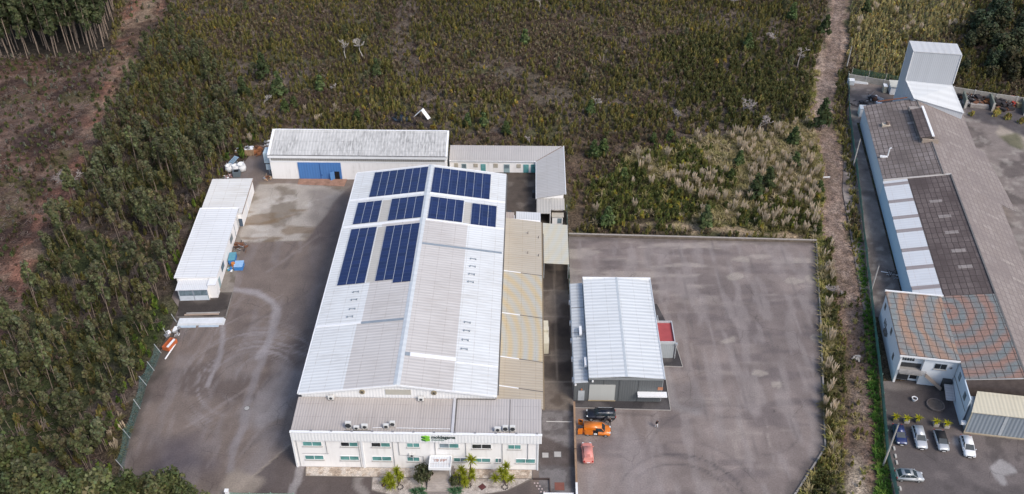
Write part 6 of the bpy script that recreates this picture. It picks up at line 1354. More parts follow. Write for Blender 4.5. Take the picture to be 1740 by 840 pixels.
PLN = [(1521, 714.5, 'yellow leaved planter behind the dark blue car'), (1539.5, 717.5, 'yellow leaved grey planter between the blue and the silver estate car'), (1559, 717, 'yellow leaved planter right behind the silver estate car'), (1589.5, 723, 'yellow leaved grey planter behind the black topped car, left of the pair'), (1607.5, 726, 'yellow leaved pale planter at the right end of the row')]
for i, (u, v, lab) in enumerate(PLN):
    t = thing('planter', lab, 'planter', gp(u, v) + Vector((0, 0, .01)), CF.a, 'yellow planters behind the parked cars')
    MB().prism([(-.42, -.42), (.42, -.42), (.42, .42), (-.42, .42)], 0, .7).build('pot', paint('pot_pale' if i in (1, 3, 4) else 'pot_dark', (0.4, 0.38, 0.36) if i in (1, 3, 4) else (0.14, 0.13, 0.12)), t, .05); MB().box(-.34, .34, -.34, .34, .702, .72).build('soil', DKS, t)
    o = bpy.data.objects.new('leaves', pl_leaf); COL.objects.link(o); o.parent = t; o.location = (0, 0, .7); o.scale = (1.05,) * 3
t = thing('flower_pot', 'single white round pot alone on the dark car park', 'pot', gp(1553, 681), 0); MB().lathe([(.28, 0), (.48, .55), (.5, .6), (.4, .6), (.36, .5)], 16).build('pot', P_TRIM, t); MB().lathe([(.36, .45), (.36, .505)], 14).build('soil', DKS, t)
t = thing('round_basin', 'low round stone basin sunk in the car park by the house', 'basin', gp(1589, 690), 0); MB().lathe([(1.5, 0), (1.5, .4), (1.42, .45), (1.3, .45), (1.26, .3)], 28).build('rim', paint('basin_stone', (0.12, 0.102, 0.095), .85, .25), t); MB().lathe([(1.27, .2), (1.27, .34)], 28).build('soil', paint('basin_soil', (0.1, 0.085, 0.075), .95, .3, 2), t)
for u, v, l in ((1519, 763, 'pale kerb stone farthest from the camera beside the pole'), (1521.5, 776, 'pale kerb stone second along the fence'), (1523.5, 787, 'pale kerb stone just above the crosswise silver car'), (1529.5, 831, 'pale kerb stone below the crosswise silver car')):
    t = thing('kerb_stone', l, 'kerb stone', gp(u, v) + Vector((0, 0, .01)), rad(82), 'kerb stones along the fence'); MB().box(-.42, .42, -.16, .16, 0, .22).build('block', paint('stone_block', (0.42, 0.4, 0.38)), t, .04); MB().box(-.3, .3, -.17, -.161, .06, .16).build('reflector', P_TRIM, t)
t = thing('utility_hut', 'small cream hut with a dark opening beside the sheet metal tower', 'hut', gp(1521, 158), CF.a); MB().box(-1.6, 1.6, -1.2, 1.3, 0, 2.3).build('wall', P_CLEAN, t); MB().slab([(-1.9, -1.5, 2.4), (1.9, -1.5, 2.4), (1.9, 1.6, 2.8), (-1.9, 1.6, 2.8)], .12).build('roof', paint('hut_cream', (0.5, 0.5, 0.45)), t); MB().box(.2, 1.2, -1.25, -1.21, .7, 1.7).build('opening', M_BLACK, t)
boxthing('metal_cupboard', 'cream metal cupboard left of the little hut by the tower', 'cupboard', 1502, 156, .9, 1.6, 1.8, paint('cupboard_cream', (0.45, 0.43, 0.34)), CF.a, P_TRIM)
boxthing('water_tank', 'white square tank at the corner of the brown roofed hall', 'tank', 1463.5, 196, 1.6, 2.2, 2.2, P_TRIM, CF.a, paint('tank_lid', (0.5, 0.55, 0.6)))
boxthing('storage_box', 'white box by the far end of the green fence', 'box', 1445, 143, 1.6, 1.6, 1.2, paint('box_white', (0.6, 0.63, 0.66)), CF.a, P_TRIM)
t = thing('sheet_stack', 'flat pale sheets lying by the concrete wall near the fence corner', 'panels', gp(1460, 141), CF.a - .05); MB().box(-2.4, 2.2, -.6, .6, .02, .2).build('sheet', P_TRIM, t); MB().box(-2.0, 2.0, -.5, .5, .203, .3).build('sheet', LBL if False else paint('sheet_grey', (0.5, 0.52, 0.54)), t)
heap('scrap_heap', 'black hoses and pipes lying before the brown roofed hall', 'scrap', 1458, 178, 2.2, 26, [DKS], 21, (.6, 1.8), .3, .9); heap('scrap_heap', 'metal frames and a white lump beside the far end of the brown roof', 'scrap', 1484, 170, 2.4, 30, [STL, DKS, RUST, P_TRIM], 22, (.5, 1.6), .9, .7)
for u, v, l in ((1637, 176, 'green grey concrete partition nearest the tower in the scrap bays'), (1683, 181, 'green grey concrete partition in the middle of the scrap bays'), (1737, 188, 'dark steel partition at the right edge of the scrap bays')):
    t = thing('bay_partition', l, 'partition', gp(u, v), CF.a - rad(4), 'partitions of the scrap bays'); MB().box(-.2, .2, -2.6, 2.6, 0, 2.3).build('wall', paint('bay_green', (0.16, 0.18, 0.15), .85, .25), t); MB().box(-.26, .26, -2.75, -2.62, 0, 2.4).build('end_post', M_POLE, t)
heap('scrap_heap', 'dark heap of scrap bars in the left scrap bay', 'scrap', 1649, 172, 3.0, 110, [DKS, RUST, STL], 23, (.5, 2.0), 2.0, .75); heap('scrap_heap', 'brown rusty lumps at the right of the left scrap bay', 'scrap', 1671, 173, 1.8, 50, [RUST, RUSTO, DKS], 24, (.4, 1.2), 1.6, .3)
heap('scrap_heap', 'dark brown scrap pile in the right scrap bay', 'scrap', 1700, 180, 3.0, 110, [DKS, RUST], 25, (.5, 1.8), 2.0, .6); heap('scrap_heap', 'orange white and red scrap against the wall of the right scrap bay', 'scrap', 1724, 176, 2.4, 80, [RUSTO, P_TRIM, paint('scrap_red', (0.35, 0.05, 0.04)), DKS], 26, (.4, 1.3), 2.0, .3)
boxthing('concrete_trough', 'pale concrete trough before the left scrap bay', 'trough', 1663, 183, 4.4, 1.0, .9, paint('trough_concrete', (0.3, 0.27, 0.25), .9, .3), CF.a - .05); boxthing('storage_box', 'yellowish box among the scrap of the right bay', 'box', 1731, 182, 1.7, 1.3, 1.2, paint('box_tan', (0.4, 0.33, 0.2)), .1)
t = thing('marker_post', 'short yellow marker post beside the dirt track', 'post', gp(1430.5, 224), 0); MB().tube([(0, 0, 0), (.1, 0, 1.4)], .1, 6).build('post', paint('post_yellow', (0.5, 0.38, 0.03)), t); MB().tube([(.1, 0, 1.4), (.1, 0, 1.55)], .12, 6).build('cap', M_GUT, t)
t = thing('road_sign', 'small white sign on two legs beside the dirt track by the pampas grass', 'sign', gp(1404, 304), rad(5)); MB().box(-.8, .8, -.03, .03, .25, .6).build('plate', P_TRIM, t); MB().tube([(-.7, .07, 0), (-.7, .07, 1.7)], .05, 5).tube([(.7, .07, 0), (.7, .07, .6)], .05, 5).build('leg', M_GALV, t)
heap('bonfire_stack', 'pile of pale stones left beside the dirt track near the old house', 'stones', 1455, 609, .8, 14, [paint('stone_light', (0.4, 0.37, 0.33))], 31, (.3, .6), .4, 0)
for i, (u, v) in enumerate(((1505, 404), (1512, 330))): pass
heap('scrap_heap', 'loose pipes lying beside the blue shaded wall in the old complex', 'pipes', 1517, 468, 1.4, 10, [P_TRIM, STL, DKS], 32, (.8, 2.2), .3, 1.0)
for u, v, l in ((1442, 608, 'x'),): pass
# ------------------------------------------------------------------ vegetation
RG = np.random.RandomState(11)
LEAF = leafmat('foliage', (1.0, 1.0, 1.0), .25); LEAF_S = leafmat('foliage_mass', (1.0, 1.0, 1.0), 0.0); K_ = 1.52
BARK_P = paint('bark_pale', (0.25, 0.195, 0.155), .9, .3, 2); BARK_B = paint('bark_brown', (0.13, 0.095, 0.075), .9, .3, 2); BARK_W = paint('dead_wood', (0.4, 0.37, 0.34), .9, .2, 2); BARK_G = paint('dead_wood_grey', (0.34, 0.3, 0.28), .9, .25, 2)
def mbarr(mb):
    """MB quads -> arrays (only quads kept)"""
    return np.array(mb.v), np.array([f for f in mb.f if len(f) == 4])
def crown_cards(clumps, per, size, base, rng, elong=1.2, var=.4, up=.35):
    V = []; F = []; C = []; n0 = 0
    for (cx, cy, cz, rx, rz_) in clumps:
        d = rng.normal(size=(per, 3)); d /= np.linalg.norm(d, axis=1)[:, None]; r = rng.uniform(.35, 1.05, per)[:, None]
        cen = np.array([cx, cy, cz]) + d * r * np.array([rx, rx, rz_]); nrm = d + np.array([0, 0, up])
        v, f = quads(cen, size * rng.uniform(.6, 1.3, per), rng, nrm, elong, .9)
        tone = rng.uniform(.72, 1.25); V.append(v); F.append(f + n0); n0 += len(v); C.append(cols(per, np.array(base) * tone * K_, rng, var))
    return np.concatenate(V), np.concatenate(F), np.concatenate(C)
def euc_proto(h, rng, stems=1, crown=.5, wid=1.5, size=.5, per=26, base=(0.085, 0.1, 0.042), ncl=11):
    mb = MB(); cl = []
    for s in range(stems):
        bx, by = (rng.uniform(-.4, .4), rng.uniform(-.4, .4)) if stems > 1 else (0, 0); lx, ly = rng.uniform(-.9, .9), rng.uniform(-.9, .9); hh = h * rng.uniform(.85, 1.0)
        pts = [(bx, by, -.2), (bx + lx * .3, by + ly * .3, hh * .35), (bx + lx * .65, by + ly * .65, hh * .7), (bx + lx, by + ly, hh * .98)]; r0 = .0068 * h + .022
        mb.tube(pts, [r0, r0 * .75, r0 * .5, r0 * .12], 5, False)
        for k in range(ncl):
            t = 1 - crown * rng.uniform(0, 1) ** 1.2; zc = hh * t; f = (zc / hh); rr = wid * (.35 + .75 * math.sin(min(1, (1 - t) / crown + .18) * 2.4)); az = rng.uniform(0, 6.28)
            ax, ay = bx + lx * f, by + ly * f; c = (ax + math.cos(az) * rr * .6, ay + math.sin(az) * rr * .6, zc + .2)
            cl.append((c[0], c[1], c[2], wid * rng.uniform(.34, .52), wid * rng.uniform(.5, .85)))
            if k % 2 == 0: mb.tube([(ax, ay, zc - wid * .6), c], [r0 * .35, r0 * .1], 4, False)
    return mbarr(mb), crown_cards(cl, per, size, base, rng)
EUC = [euc_proto(h, RG, s, cr, w * .72, .36, 34, b) for h, s, cr, w, b in ((8.5, 1, .5, 1.35, (0.094, 0.1, 0.052)), (7.0, 2, .55, 1.2, (0.084, 0.093, 0.05)), (9.8, 2, .48, 1.5, (0.09, 0.092, 0.05)), (6.2, 1, .6, 1.0, (0.105, 0.104, 0.05)), (8.0, 3, .5, 1.3, (0.082, 0.09, 0.043)), (5.2, 1, .65, 1.0, (0.09, 0.09, 0.04)), (7.6, 1, .36, 1.0, (0.108, 0.104, 0.052)), (10.5, 1, .4, 1.55, (0.088, 0.097, 0.046)), (6.8, 1, .3, .8, (0.098, 0.088, 0.05)), (4.0, 2, .8, 1.1, (0.1, 0.095, 0.04)))]
TALL = [euc_proto(h, RG, 1, .55, 1.7, .7, 22, (0.06, 0.072, 0.035), 16) for h in (19, 22, 17, 20)]
BROAD = [euc_proto(h, RG, 2, .72, w, .42, 40, b, 16) for h, w, b in ((8.0, 2.5, (0.085, 0.1, 0.04)), (7.0, 2.3, (0.115, 0.118, 0.055)), (9, 2.8, (0.075, 0.09, 0.04)))]
DARKT = [euc_proto(h, RG, 2, .8, w, .6, 26, b, 14) for h, w, b in ((7.5, 2.4, (0.05, 0.058, 0.032)), (6.0, 2.1, (0.072, 0.068, 0.036)), (8.5, 2.6, (0.045, 0.06, 0.034)))]
def pine_proto(h, rng, base=(0.042, 0.072, 0.034)):
    mb = MB(); mb.tube([(0, 0, -.1), (rng.uniform(-.2, .2), rng.uniform(-.2, .2), h * .5), (rng.uniform(-.3, .3), 0, h)], [.02 * h, .014 * h, .02], 5, False); cl = []
    z = h * .22
    while z < h:
        R_ = (h - z) / h * h * .34 + .25; n = 5 if z < h * .8 else 3
        for k in range(n):
            a = rng.uniform(0, 6.28); c = (math.cos(a) * R_ * .65, math.sin(a) * R_ * .65, z + rng.uniform(-.1, .3)); cl.append((c[0], c[1], c[2], R_ * .48, R_ * .3 + .12)); mb.tube([(0, 0, z - .1), c], [.04, .015], 4, False)
        z += h * .15
    return mbarr(mb), crown_cards(cl, 15, .42, base, rng, 2.0)
PINE = [pine_proto(h, RG, b) for h, b in ((4.2, (0.07, 0.098, 0.038)), (3.2, (0.08, 0.11, 0.04)), (5.5, (0.068, 0.088, 0.038)), (2.5, (0.085, 0.105, 0.04)))]
def dead_proto(h, rng, lean=.2, wide=1.0, depth=4):
    mb = MB()
    def grow(p, d, L, r, k):
        q = p + d * L; m_ = p.lerp(q, .5) + Vector((rng.uniform(-1, 1), rng.uniform(-1, 1), 0)) * L * .07; mb.tube([p, m_, q], [max(r, .055), max(r * .8, .05), max(r * .55, .04)], 4, False)
        if k == 0: return
        for i in range(rng.randint(2, 5)):
            a = rng.uniform(0, 6.28); nd_ = (d * .8 + Vector((math.cos(a) * wide, math.sin(a) * wide, rng.uniform(-.15, .5)))).normalized(); t = rng.uniform(.5, 1); grow(p.lerp(q, t), nd_, L * rng.uniform(.55, .8), r * .5, k - 1)
    grow(Vector((0, 0, -.1)), Vector((lean, .1, 1)).normalized(), h * .42, .022 * h + .04, depth); return mbarr(mb)
def tree_kind(protos, bark, leafn='crown', trunkn='trunk', leaf=None):
    out = []
    for (tv, tf), (cv, cf, cc) in protos:
        tm = np_mesh(trunkn, tv, tf, None, bark, True); cm = np_mesh(leafn, cv, cf, cc, leaf or LEAF); out.append((tm, cm))
    return out
def plant_tree_(name, meshes, label, cat, p, s, group, rng, leafn='crown', trunkn='trunk', sz=None):
    t = thing(name, label, cat, p, rng.uniform(0, 6.28), group); t.scale = (s, s, s * (sz or 1))
    for me, nm in ((meshes[0], trunkn), (meshes[1], leafn)):
        if me is None: continue
        o = bpy.data.objects.new(nm, me); COL.objects.link(o); o.parent = t
    return t
def stamp(protos, which, P, S, rng, tint=None, sz=None):
    """many copies of card protos as one mass"""
    V = []; F = []; C = []; n0 = 0
    for k, (v, f, c) in enumerate(protos):
        ix = np.nonzero(which == k)[0]
        if len(ix) == 0: continue
        a = rng.uniform(0, 6.28, len(ix)); ca, sa = np.cos(a)[:, None], np.sin(a)[:, None]; s = S[ix][:, None]; z = (sz[ix][:, None] if sz is not None else 1)
        X = (v[None, :, 0] * ca - v[None, :, 1] * sa) * s + P[ix, 0:1]; Y = (v[None, :, 0] * sa + v[None, :, 1] * ca) * s + P[ix, 1:2]; Z = v[None, :, 2] * s * z + P[ix, 2:3]
        V.append(np.stack([X, Y, Z], -1).reshape(-1, 3)); F.append((f[None] + (np.arange(len(ix)) * len(v))[:, None, None] + n0).reshape(-1, 4)); n0 += len(ix) * len(v)
        cc = c[None] * np.ones((len(ix), 1, 1)) if tint is None else c[None] * tint[ix][:, None, :]
        C.append(cc.reshape(-1, 3))
    return np.concatenate(V), np.concatenate(F), np.clip(np.concatenate(C), .003, .8)
def jgrid(x0, x1, y0, y1, s, rng):
    X, Y = np.meshgrid(np.arange(x0, x1, s), np.arange(y0, y1, s)); X = X + rng.uniform(-.5, .5, X.shape) * s; Y = Y + rng.uniform(-.5, .5, Y.shape) * s
    return X.ravel(), Y.ravel()
def inview(x, y, mu=40, mt=140):
    u, v = px(x, y, 0); return (u > -mu) & (u < PW + mu) & (v > -30) & (v < PH + mt)
def plant_tree(*a, **k):
    t = plant_tree_(*a, **k); t['kind'] = 'thing'; return t
# where nothing grows
KEEP = [[(-60.2, 80), (-62.9, 105), (-63.6, 120), (-63.6, 138), (-66, 141), (-66, 178), (-64.5, 184), (-62, 190), (-60.5, 197.5), (-54.5, 197.5), (-53.5, 196.5), (-12, 196.2), (-12.5, 191.3), (12, 191.2), (12.5, 138), (9.0, 110), (9, 80)],
        [(p.x, p.y) for p in YR] + [(44, 80), (8, 80), (9, 142)], [(p.x, p.y) for p in G([(1442, 133), (1532, 149), (1640, 165), (1800, 186), (1900, 900), (1535, 900), (1506, 780), (1494, 650), (1474, 480), (1455, 300), (1442, 200)])]]
def free(x, y, m=0.0):
    ok = np.ones(x.shape, bool)
    for P in KEEP: ok &= ~inside(P, x, y)
    if m:
        for P in KEEP: ok &= pdist(P, x, y, True) > m
    return ok
dtrack = lambda x, y: pdist(TRACK, x + (vn(y / 11.0 + 40, y * 0 + 3.3) - .5) * 3.2, y)

# --- shrubs of the heath
def cone_bush(h, r, n, base, rng, size=.5, elong=1.9):
    z = rng.uniform(.12, 1, n) ** .8; a = rng.uniform(0, 6.28, n); rr = r * (1.05 - z * .85) * rng.uniform(.5, 1.1, n); cen = np.stack([np.cos(a) * rr, np.sin(a) * rr, z * h], 1)
    nrm = np.stack([np.cos(a), np.sin(a), .35 + .3 * z], 1); V = []
    # cards stand upright, so the bush reads as a bundle of twigs
    t = np.stack([np.cos(a) * .25, np.sin(a) * .25, np.ones(n)], 1) + rng.normal(size=(n, 3)) * .22; t /= np.linalg.norm(t, axis=1)[:, None]; b = np.cross(t, nrm + rng.normal(size=(n, 3)) * .5); b /= np.linalg.norm(b, axis=1)[:, None]
    s = (size * rng.uniform(.6, 1.3, n))[:, None] * .5; V = np.stack([cen - b * s - t * s * elong, cen + b * s - t * s * elong, cen + b * s * .35 + t * s * elong, cen - b * s * .35 + t * s * elong], 1).reshape(-1, 3)
    return V, np.arange(4 * n).reshape(n, 4), cols(n, np.array(base) * 1.7, rng, .5, .14)
def twig_bush(h, r, n, base, rng):
    V = []; C = []
    for i in range(n):
        a = rng.uniform(0, 6.28); el = rng.uniform(.1, 1.3); d = np.array([math.cos(a) * math.cos(el), math.sin(a) * math.cos(el), math.sin(el)]); L = h * rng.uniform(.5, 1.1); p0 = np.array([rng.uniform(-r, r), rng.uniform(-r, r), rng.uniform(0, h * .3)]); p1 = p0 + d * L; sd = np.cross(d, rng.normal(size=3)); sd /= np.linalg.norm(sd); w = .05 + rng.uniform(0, .05)
        V += [p0 - sd * w, p0 + sd * w, p1 + sd * w * .4, p1 - sd * w * .4]
    return np.array(V), np.arange(4 * n).reshape(n, 4), cols(n, np.array(base) * 1.3, rng, .35, .08)
OLV, DGR, BRN, YEL, GRY = (0.138, 0.124, 0.044), (0.09, 0.09, 0.036), (0.118, 0.096, 0.06), (0.2, 0.155, 0.04), (0.19, 0.155, 0.13)
SH = [cone_bush(1.5, .5, 30, OLV, RG, .36), cone_bush(1.9, .5, 34, OLV, RG, .36), cone_bush(1.3, .6, 30, DGR, RG, .4), cone_bush(1.7, .7, 34, DGR, RG, .4), cone_bush(1.0, .8, 24, BRN, RG, .45, 1.3), cone_bush(1.4, .8, 26, BRN, RG, .45, 1.4), cone_bush(1.3, .7, 26, YEL, RG, .45, 1.3), twig_bush(1.3, .6, 30, GRY, RG), twig_bush(1.0, .8, 30, (0.12, 0.085, 0.068), RG)]
def scrub():
    x, y = jgrid(-190, 180, 160, 300, 1.02, RG); ok = inview(x, y) & free(x, y, .8)
    n1 = fbm(x, y, 14, 4, 1); n2 = fbm(x, y, 5, 4, 2); n8 = fbm(x, y, 10, 3, 8); n9 = fbm(x, y, 22, 3, 19)
    u, v = px(x, y)
    ok &= ~(inside(Z_CLEAR, x, y) | inside(Z_BREAK, x, y)) & (dtrack(x, y) > 3.6)
    ok &= ~inside(Z_PAMPAS, x, y)
    ok &= ~(inside(Z_FOREST, x, y) & (v > 240)) & ~inside(Z_TALL, x, y)
    for P, w in ((TRAILS[0], 3.0), (TRAILS[1], 5.5), (TRAILS[2], 1.8)): ok &= (pdist(P, x, y) + (n2 - .5) * 6 > w) | (RG.rand(len(x)) < .4)
    ok &= ~(inside(G([(650, 200), (720, 195), (745, 215), (680, 218)]), x, y) & (RG.rand(len(x)) < .75))
    bare = sstep(n1, .54, .66); ok &= RG.rand(len(x)) > bare * .4 + .08
    x, y, u, v, n1, n2, n8, n9 = [q[ok] for q in (x, y, u, v, n1, n2, n8, n9)]; n = len(x); r = RG.rand(n)
    kind = np.where(r < .55, RG.randint(0, 2, n), np.where(r < .68, RG.randint(2, 4, n), np.where(r < .9, RG.randint(4, 6, n), np.where(r < .93, 6, RG.randint(7, 9, n)))))
    green = sstep(n2 * .5 + n9 * .5, .4, .54); kind = np.where((RG.rand(n) > green + .35) & (kind < 4), RG.randint(4, 6, n), kind)
    kind = np.where((sstep(n8, .53, .62) * .7 > RG.rand(n)), np.where(RG.rand(n) < .6, RG.randint(4, 6, n), 8), kind)
    # dense dark green tongue by the track, and a yellow green thicket beyond it
    tong = pmask(G([(1120, 70), (1260, 60), (1380, 60), (1385, 210), (1330, 215), (1220, 225), (1130, 180)]), x, y, 4, 12, 5); kind = np.where(tong * .75 > RG.rand(n), RG.randint(2, 4, n), kind)
    fld = pmask(G([(1445, -40), (1650, -40), (1640, 40), (1600, 75), (1545, 60), (1520, 145), (1450, 130)]), x, y, 3, 8, 6); 
    s = RG.uniform(.5, 1.1, n) ** 1.0 * (1 + .35 * sstep(RG.rand(n), .9, 1.0)) * (.7 + .65 * fbm(x, y, 6, 3, 44)) * (1 + .25 * tong); tint = np.ones((n, 3)) * (0.85 + .35 * fbm(x, y, 30, 2, 14))[:, None]
    f = (fld > RG.rand(n)); kind = np.where(f, np.where(RG.rand(n) < .72, RG.randint(0, 2, n), np.where(RG.rand(n) < .75, RG.randint(2, 4, n), 6)), kind); tint = np.where(f[:, None], np.array([2.05, 2.0, 2.7]) * RG.uniform(.75, 1.15, (n, 1)), tint)
    V, F, C = stamp(SH, kind, np.stack([x, y, np.full(n, -.1)], 1), s, RG, tint); o = np_obj('heath_scrub', V, F, C, LEAF_S); o['kind'] = 'stuff'; o['label'] = 'dense olive and brown heath scrub covering the ground behind the yards'
scrub()
def undergrowth():
    x, y = jgrid(-190, -50, 85, 240, 1.7, RG); ok = inview(x, y, 40, 200) & free(x, y, .6); m = inside(Z_FOREST, x, y) | inside(Z_TALL, x, y); ok &= m & (RG.rand(len(x)) < .8)
    x, y = x[ok], y[ok]; n = len(x); nn = fbm(x, y, 9, 3, 15); kind = np.where(nn > .55, RG.randint(2, 4, n), np.where(RG.rand(n) < .35, RG.randint(0, 2, n), np.where(RG.rand(n) < .5, RG.randint(4, 6, n), RG.randint(7, 9, n))))
    edge = sstep(-pdist(KEEP[0], x, y, True), -7, -1); bright = (edge * .6 > RG.rand(n)); kind = np.where(bright, RG.randint(0, 4, n), kind); tint = np.where(bright[:, None], np.array([.8, 1.25, .7]), np.ones((n, 3)) * 1.0)
    V, F, C = stamp(SH, kind, np.stack([x, y, np.full(n, -.1)], 1), RG.uniform(.55, 1.35, n), RG, tint); o = np_obj('forest_undergrowth', V, F, C, LEAF_S); o['kind'] = 'stuff'; o['label'] = 'dark undergrowth of brambles and ferns beneath the young eucalyptus trees'
undergrowth()
def slash():
    x, y = jgrid(-190, -70, 100, 300, 1.5, RG); ok = inview(x, y) & (inside(Z_CLEAR, x, y) | inside(Z_BREAK, x, y)) & (RG.rand(len(x)) < np.where(inside(Z_BREAK, x, y), .3, .85)); x, y = x[ok], y[ok]; n = len(x); nn = fbm(x, y, 11, 3, 6)
    flat = []
    for base in ((0.16, 0.12, 0.105), (0.11, 0.075, 0.062), (0.21, 0.165, 0.14)):
        v, f, c = twig_bush(1.5, .8, 22, base, RG); v[:, 2] *= .28; flat.append((v, f, c))
    weeds = [cone_bush(.5, .7, 16, (0.09, 0.1, 0.035), RG, .4, 1.0), cone_bush(.8, .6, 18, (0.06, 0.075, 0.03), RG, .4, 1.2), cone_bush(1.3, .7, 26, (0.09, 0.085, 0.04), RG, .36), cone_bush(.9, .7, 22, (0.09, 0.062, 0.048), RG, .36, 1.2), cone_bush(1.1, .5, 20, (0.13, 0.13, 0.1), RG, .3, 1.5)]
    kind = np.where((RG.rand(n) < .45 + .4 * sstep(nn, .48, .58)), RG.randint(3, 8, n), RG.randint(0, 3, n)); V, F, C = stamp(flat + weeds, kind, np.stack([x, y, np.full(n, -.1)], 1), RG.uniform(.6, 1.3, n), RG); o = np_obj('felling_debris', V, F, C, LEAF_S); o['kind'] = 'stuff'; o['label'] = 'dry branches and weeds strewn over the felled clearing on the left'
slash()
def verges():
    gt = []
    for col, L in (((0.33, 0.285, 0.11), 1.0), ((0.22, 0.22, 0.065), .9), ((0.1, 0.145, 0.04), .8), ((0.32, 0.27, 0.15), 1.2)):
        v, f, c = blades(14, RG, L, .16, .6, .3, col, (.5, 1.4)); gt.append((v, f, c))
    x, y = jgrid(30, 110, 88, 235, .62, RG); d = dtrack(x, y); west = inside(Z_VERGE_W, x, y); east = inside(Z_VERGE_E, x, y); nn = fbm(x, y, 6, 3, 16)
    side = (d > 3.2) & (d < 7) & (y > 150); ok = inview(x, y, 40, 160) & free(x, y, .25) & (west | east | (side & (RG.rand(len(x)) < .45)) | ((d > 2.3) & (d < 4.4) & (RG.rand(len(x)) < .5)) | ((d < 2.0) & (y < 142) & (RG.rand(len(x)) < .1))) & ((d > 2.2) | (d < 1.9))
    x, y, west, east, nn, d = [q[ok] for q in (x, y, west, east, nn, d)]; n = len(x)
    u, v = px(x, y); protos = gt + SH[:4]
    kind = np.where(east, np.where(RG.rand(n) < .7, 2, 1), np.where(u - np.interp(v, [400, 600, 840], [1386, 1396, 1360]) < 16, RG.choice([0, 1, 1, 3], n), np.where(nn > .53, RG.randint(6, 8, n), RG.choice([0, 3, 1, 4, 5], n))))
    V, F, C = stamp(protos, kind, np.stack([x, y, np.full(n, -.08)], 1), RG.uniform(.5, 1.1, n) * np.where(kind > 3, .7, 1) * np.where(west, 1.3, 1), RG, np.where(east[:, None], np.array([.85, 1.3, .8]), np.ones((n, 3)) * 1.25)); o = np_obj('verge_grass', V, F, C, LEAF_S); o['kind'] = 'stuff'; o['label'] = 'rough grass and weeds along both sides of the dirt track'
verges()
# --- pampas field: dry grass between, single clumps with plumes
def pampas_grass():
    gt = []
    for col, L in (((0.38, 0.325, 0.16), 1.5), ((0.29, 0.265, 0.115), 1.3), ((0.46, 0.385, 0.24), 1.6)):
        gt.append(blades(20, RG, L, .16, .7, .4, col, (.6, 1.45)))
    x, y = jgrid(10, 75, 158, 215, 1.15, RG); u, v = px(x, y); ok = inside(Z_PAMPAS, x, y) & free(x, y, .6) & (dtrack(x, y) > 3.2) & (pdist(BANK, x, y) + (fbm(x, y, 4, 3, 33) - .5) * 3 > 1.3); x, y, u, v = x[ok], y[ok], u[ok], v[ok]; n = len(x); nn = fbm(x, y, 8, 3, 7)
    left = pmask(G([(1000, 300), (1060, 270), (1130, 310), (1180, 350), (1170, 395), (1010, 395)]), x, y, 2, 8, 3); grn = (np.maximum(sstep(nn, .52, .6) * .75, left * .9) > RG.rand(n))
    kind = np.where(grn, np.where(RG.rand(n) < .12, 9, np.where(RG.rand(n) < .6, RG.randint(5, 7, n), RG.randint(3, 5, n))), RG.randint(0, 3, n)); tint = np.where(grn[:, None], np.array([.95, 1.1, .95]), np.ones((n, 3)))
    V, F, C = stamp(gt + SH[:4] + SH[4:6] + [SH[6]], np.minimum(kind, 9), np.stack([x, y, np.full(n, -.1)], 1), RG.uniform(.7, 1.35, n), RG, tint); o = np_obj('dry_grass', V, F, C, LEAF_S); o['kind'] = 'stuff'; o['label'] = 'dry tan grass and green bramble filling the plot behind the right yard'
pampas_grass()
PL_M = leafmat('pampas_leaf', (1, 1, 1), .25); PLUME = leafmat('pampas_plume', (1, 1, 1), .15)
def pampas_proto(rng, n, hgt):
    lv = blades(46, rng, hgt * .75, .13, .9, .3, (0.2, 0.18, 0.08), (.4, 1.45)); V = []; F = []; C = []
    for i in range(n):
        a = rng.uniform(0, 6.28); ti = rng.uniform(.03, .3); L = hgt * rng.uniform(.85, 1.15); b = np.array([rng.uniform(-.3, .3), rng.uniform(-.3, .3), 0]); d = np.array([math.cos(a) * ti, math.sin(a) * ti, 1]); d /= np.linalg.norm(d)
        for ang in (0, 1.57):
            sd = np.array([math.cos(a + ang), math.sin(a + ang), 0]); p0, p1, p2, p3 = b + d * L * .3, b + d * L * .72, b + d * L * .86, b + d * L * 1.05; k = len(V)
            V += [p0 - sd * .015, p0 + sd * .015, p1 - sd * .05, p1 + sd * .05, p2 - sd * .13, p2 + sd * .13, p3 - sd * .03, p3 + sd * .03]; F += [(k, k + 1, k + 3, k + 2), (k + 2, k + 3, k + 5, k + 4), (k + 4, k + 5, k + 7, k + 6)]
            C += [np.array((0.3, 0.25, 0.16))] * 2 + [np.array((0.66, 0.555, 0.42)) * rng.uniform(.8, 1.2)] * 6
    return lv, (np.array(V), np.array(F), np.array(C))
PAM = []
for n_, h_ in ((9, 2.6), (13, 2.9), (7, 2.3), (16, 3.1)):
    a_, b_ = pampas_proto(RG, n_, h_); PAM.append((np_mesh('leaves', a_[0], a_[1], a_[2], PL_M), np_mesh('plumes', b_[0], b_[1], b_[2], PLUME)))
pr = np.random.RandomState(21)
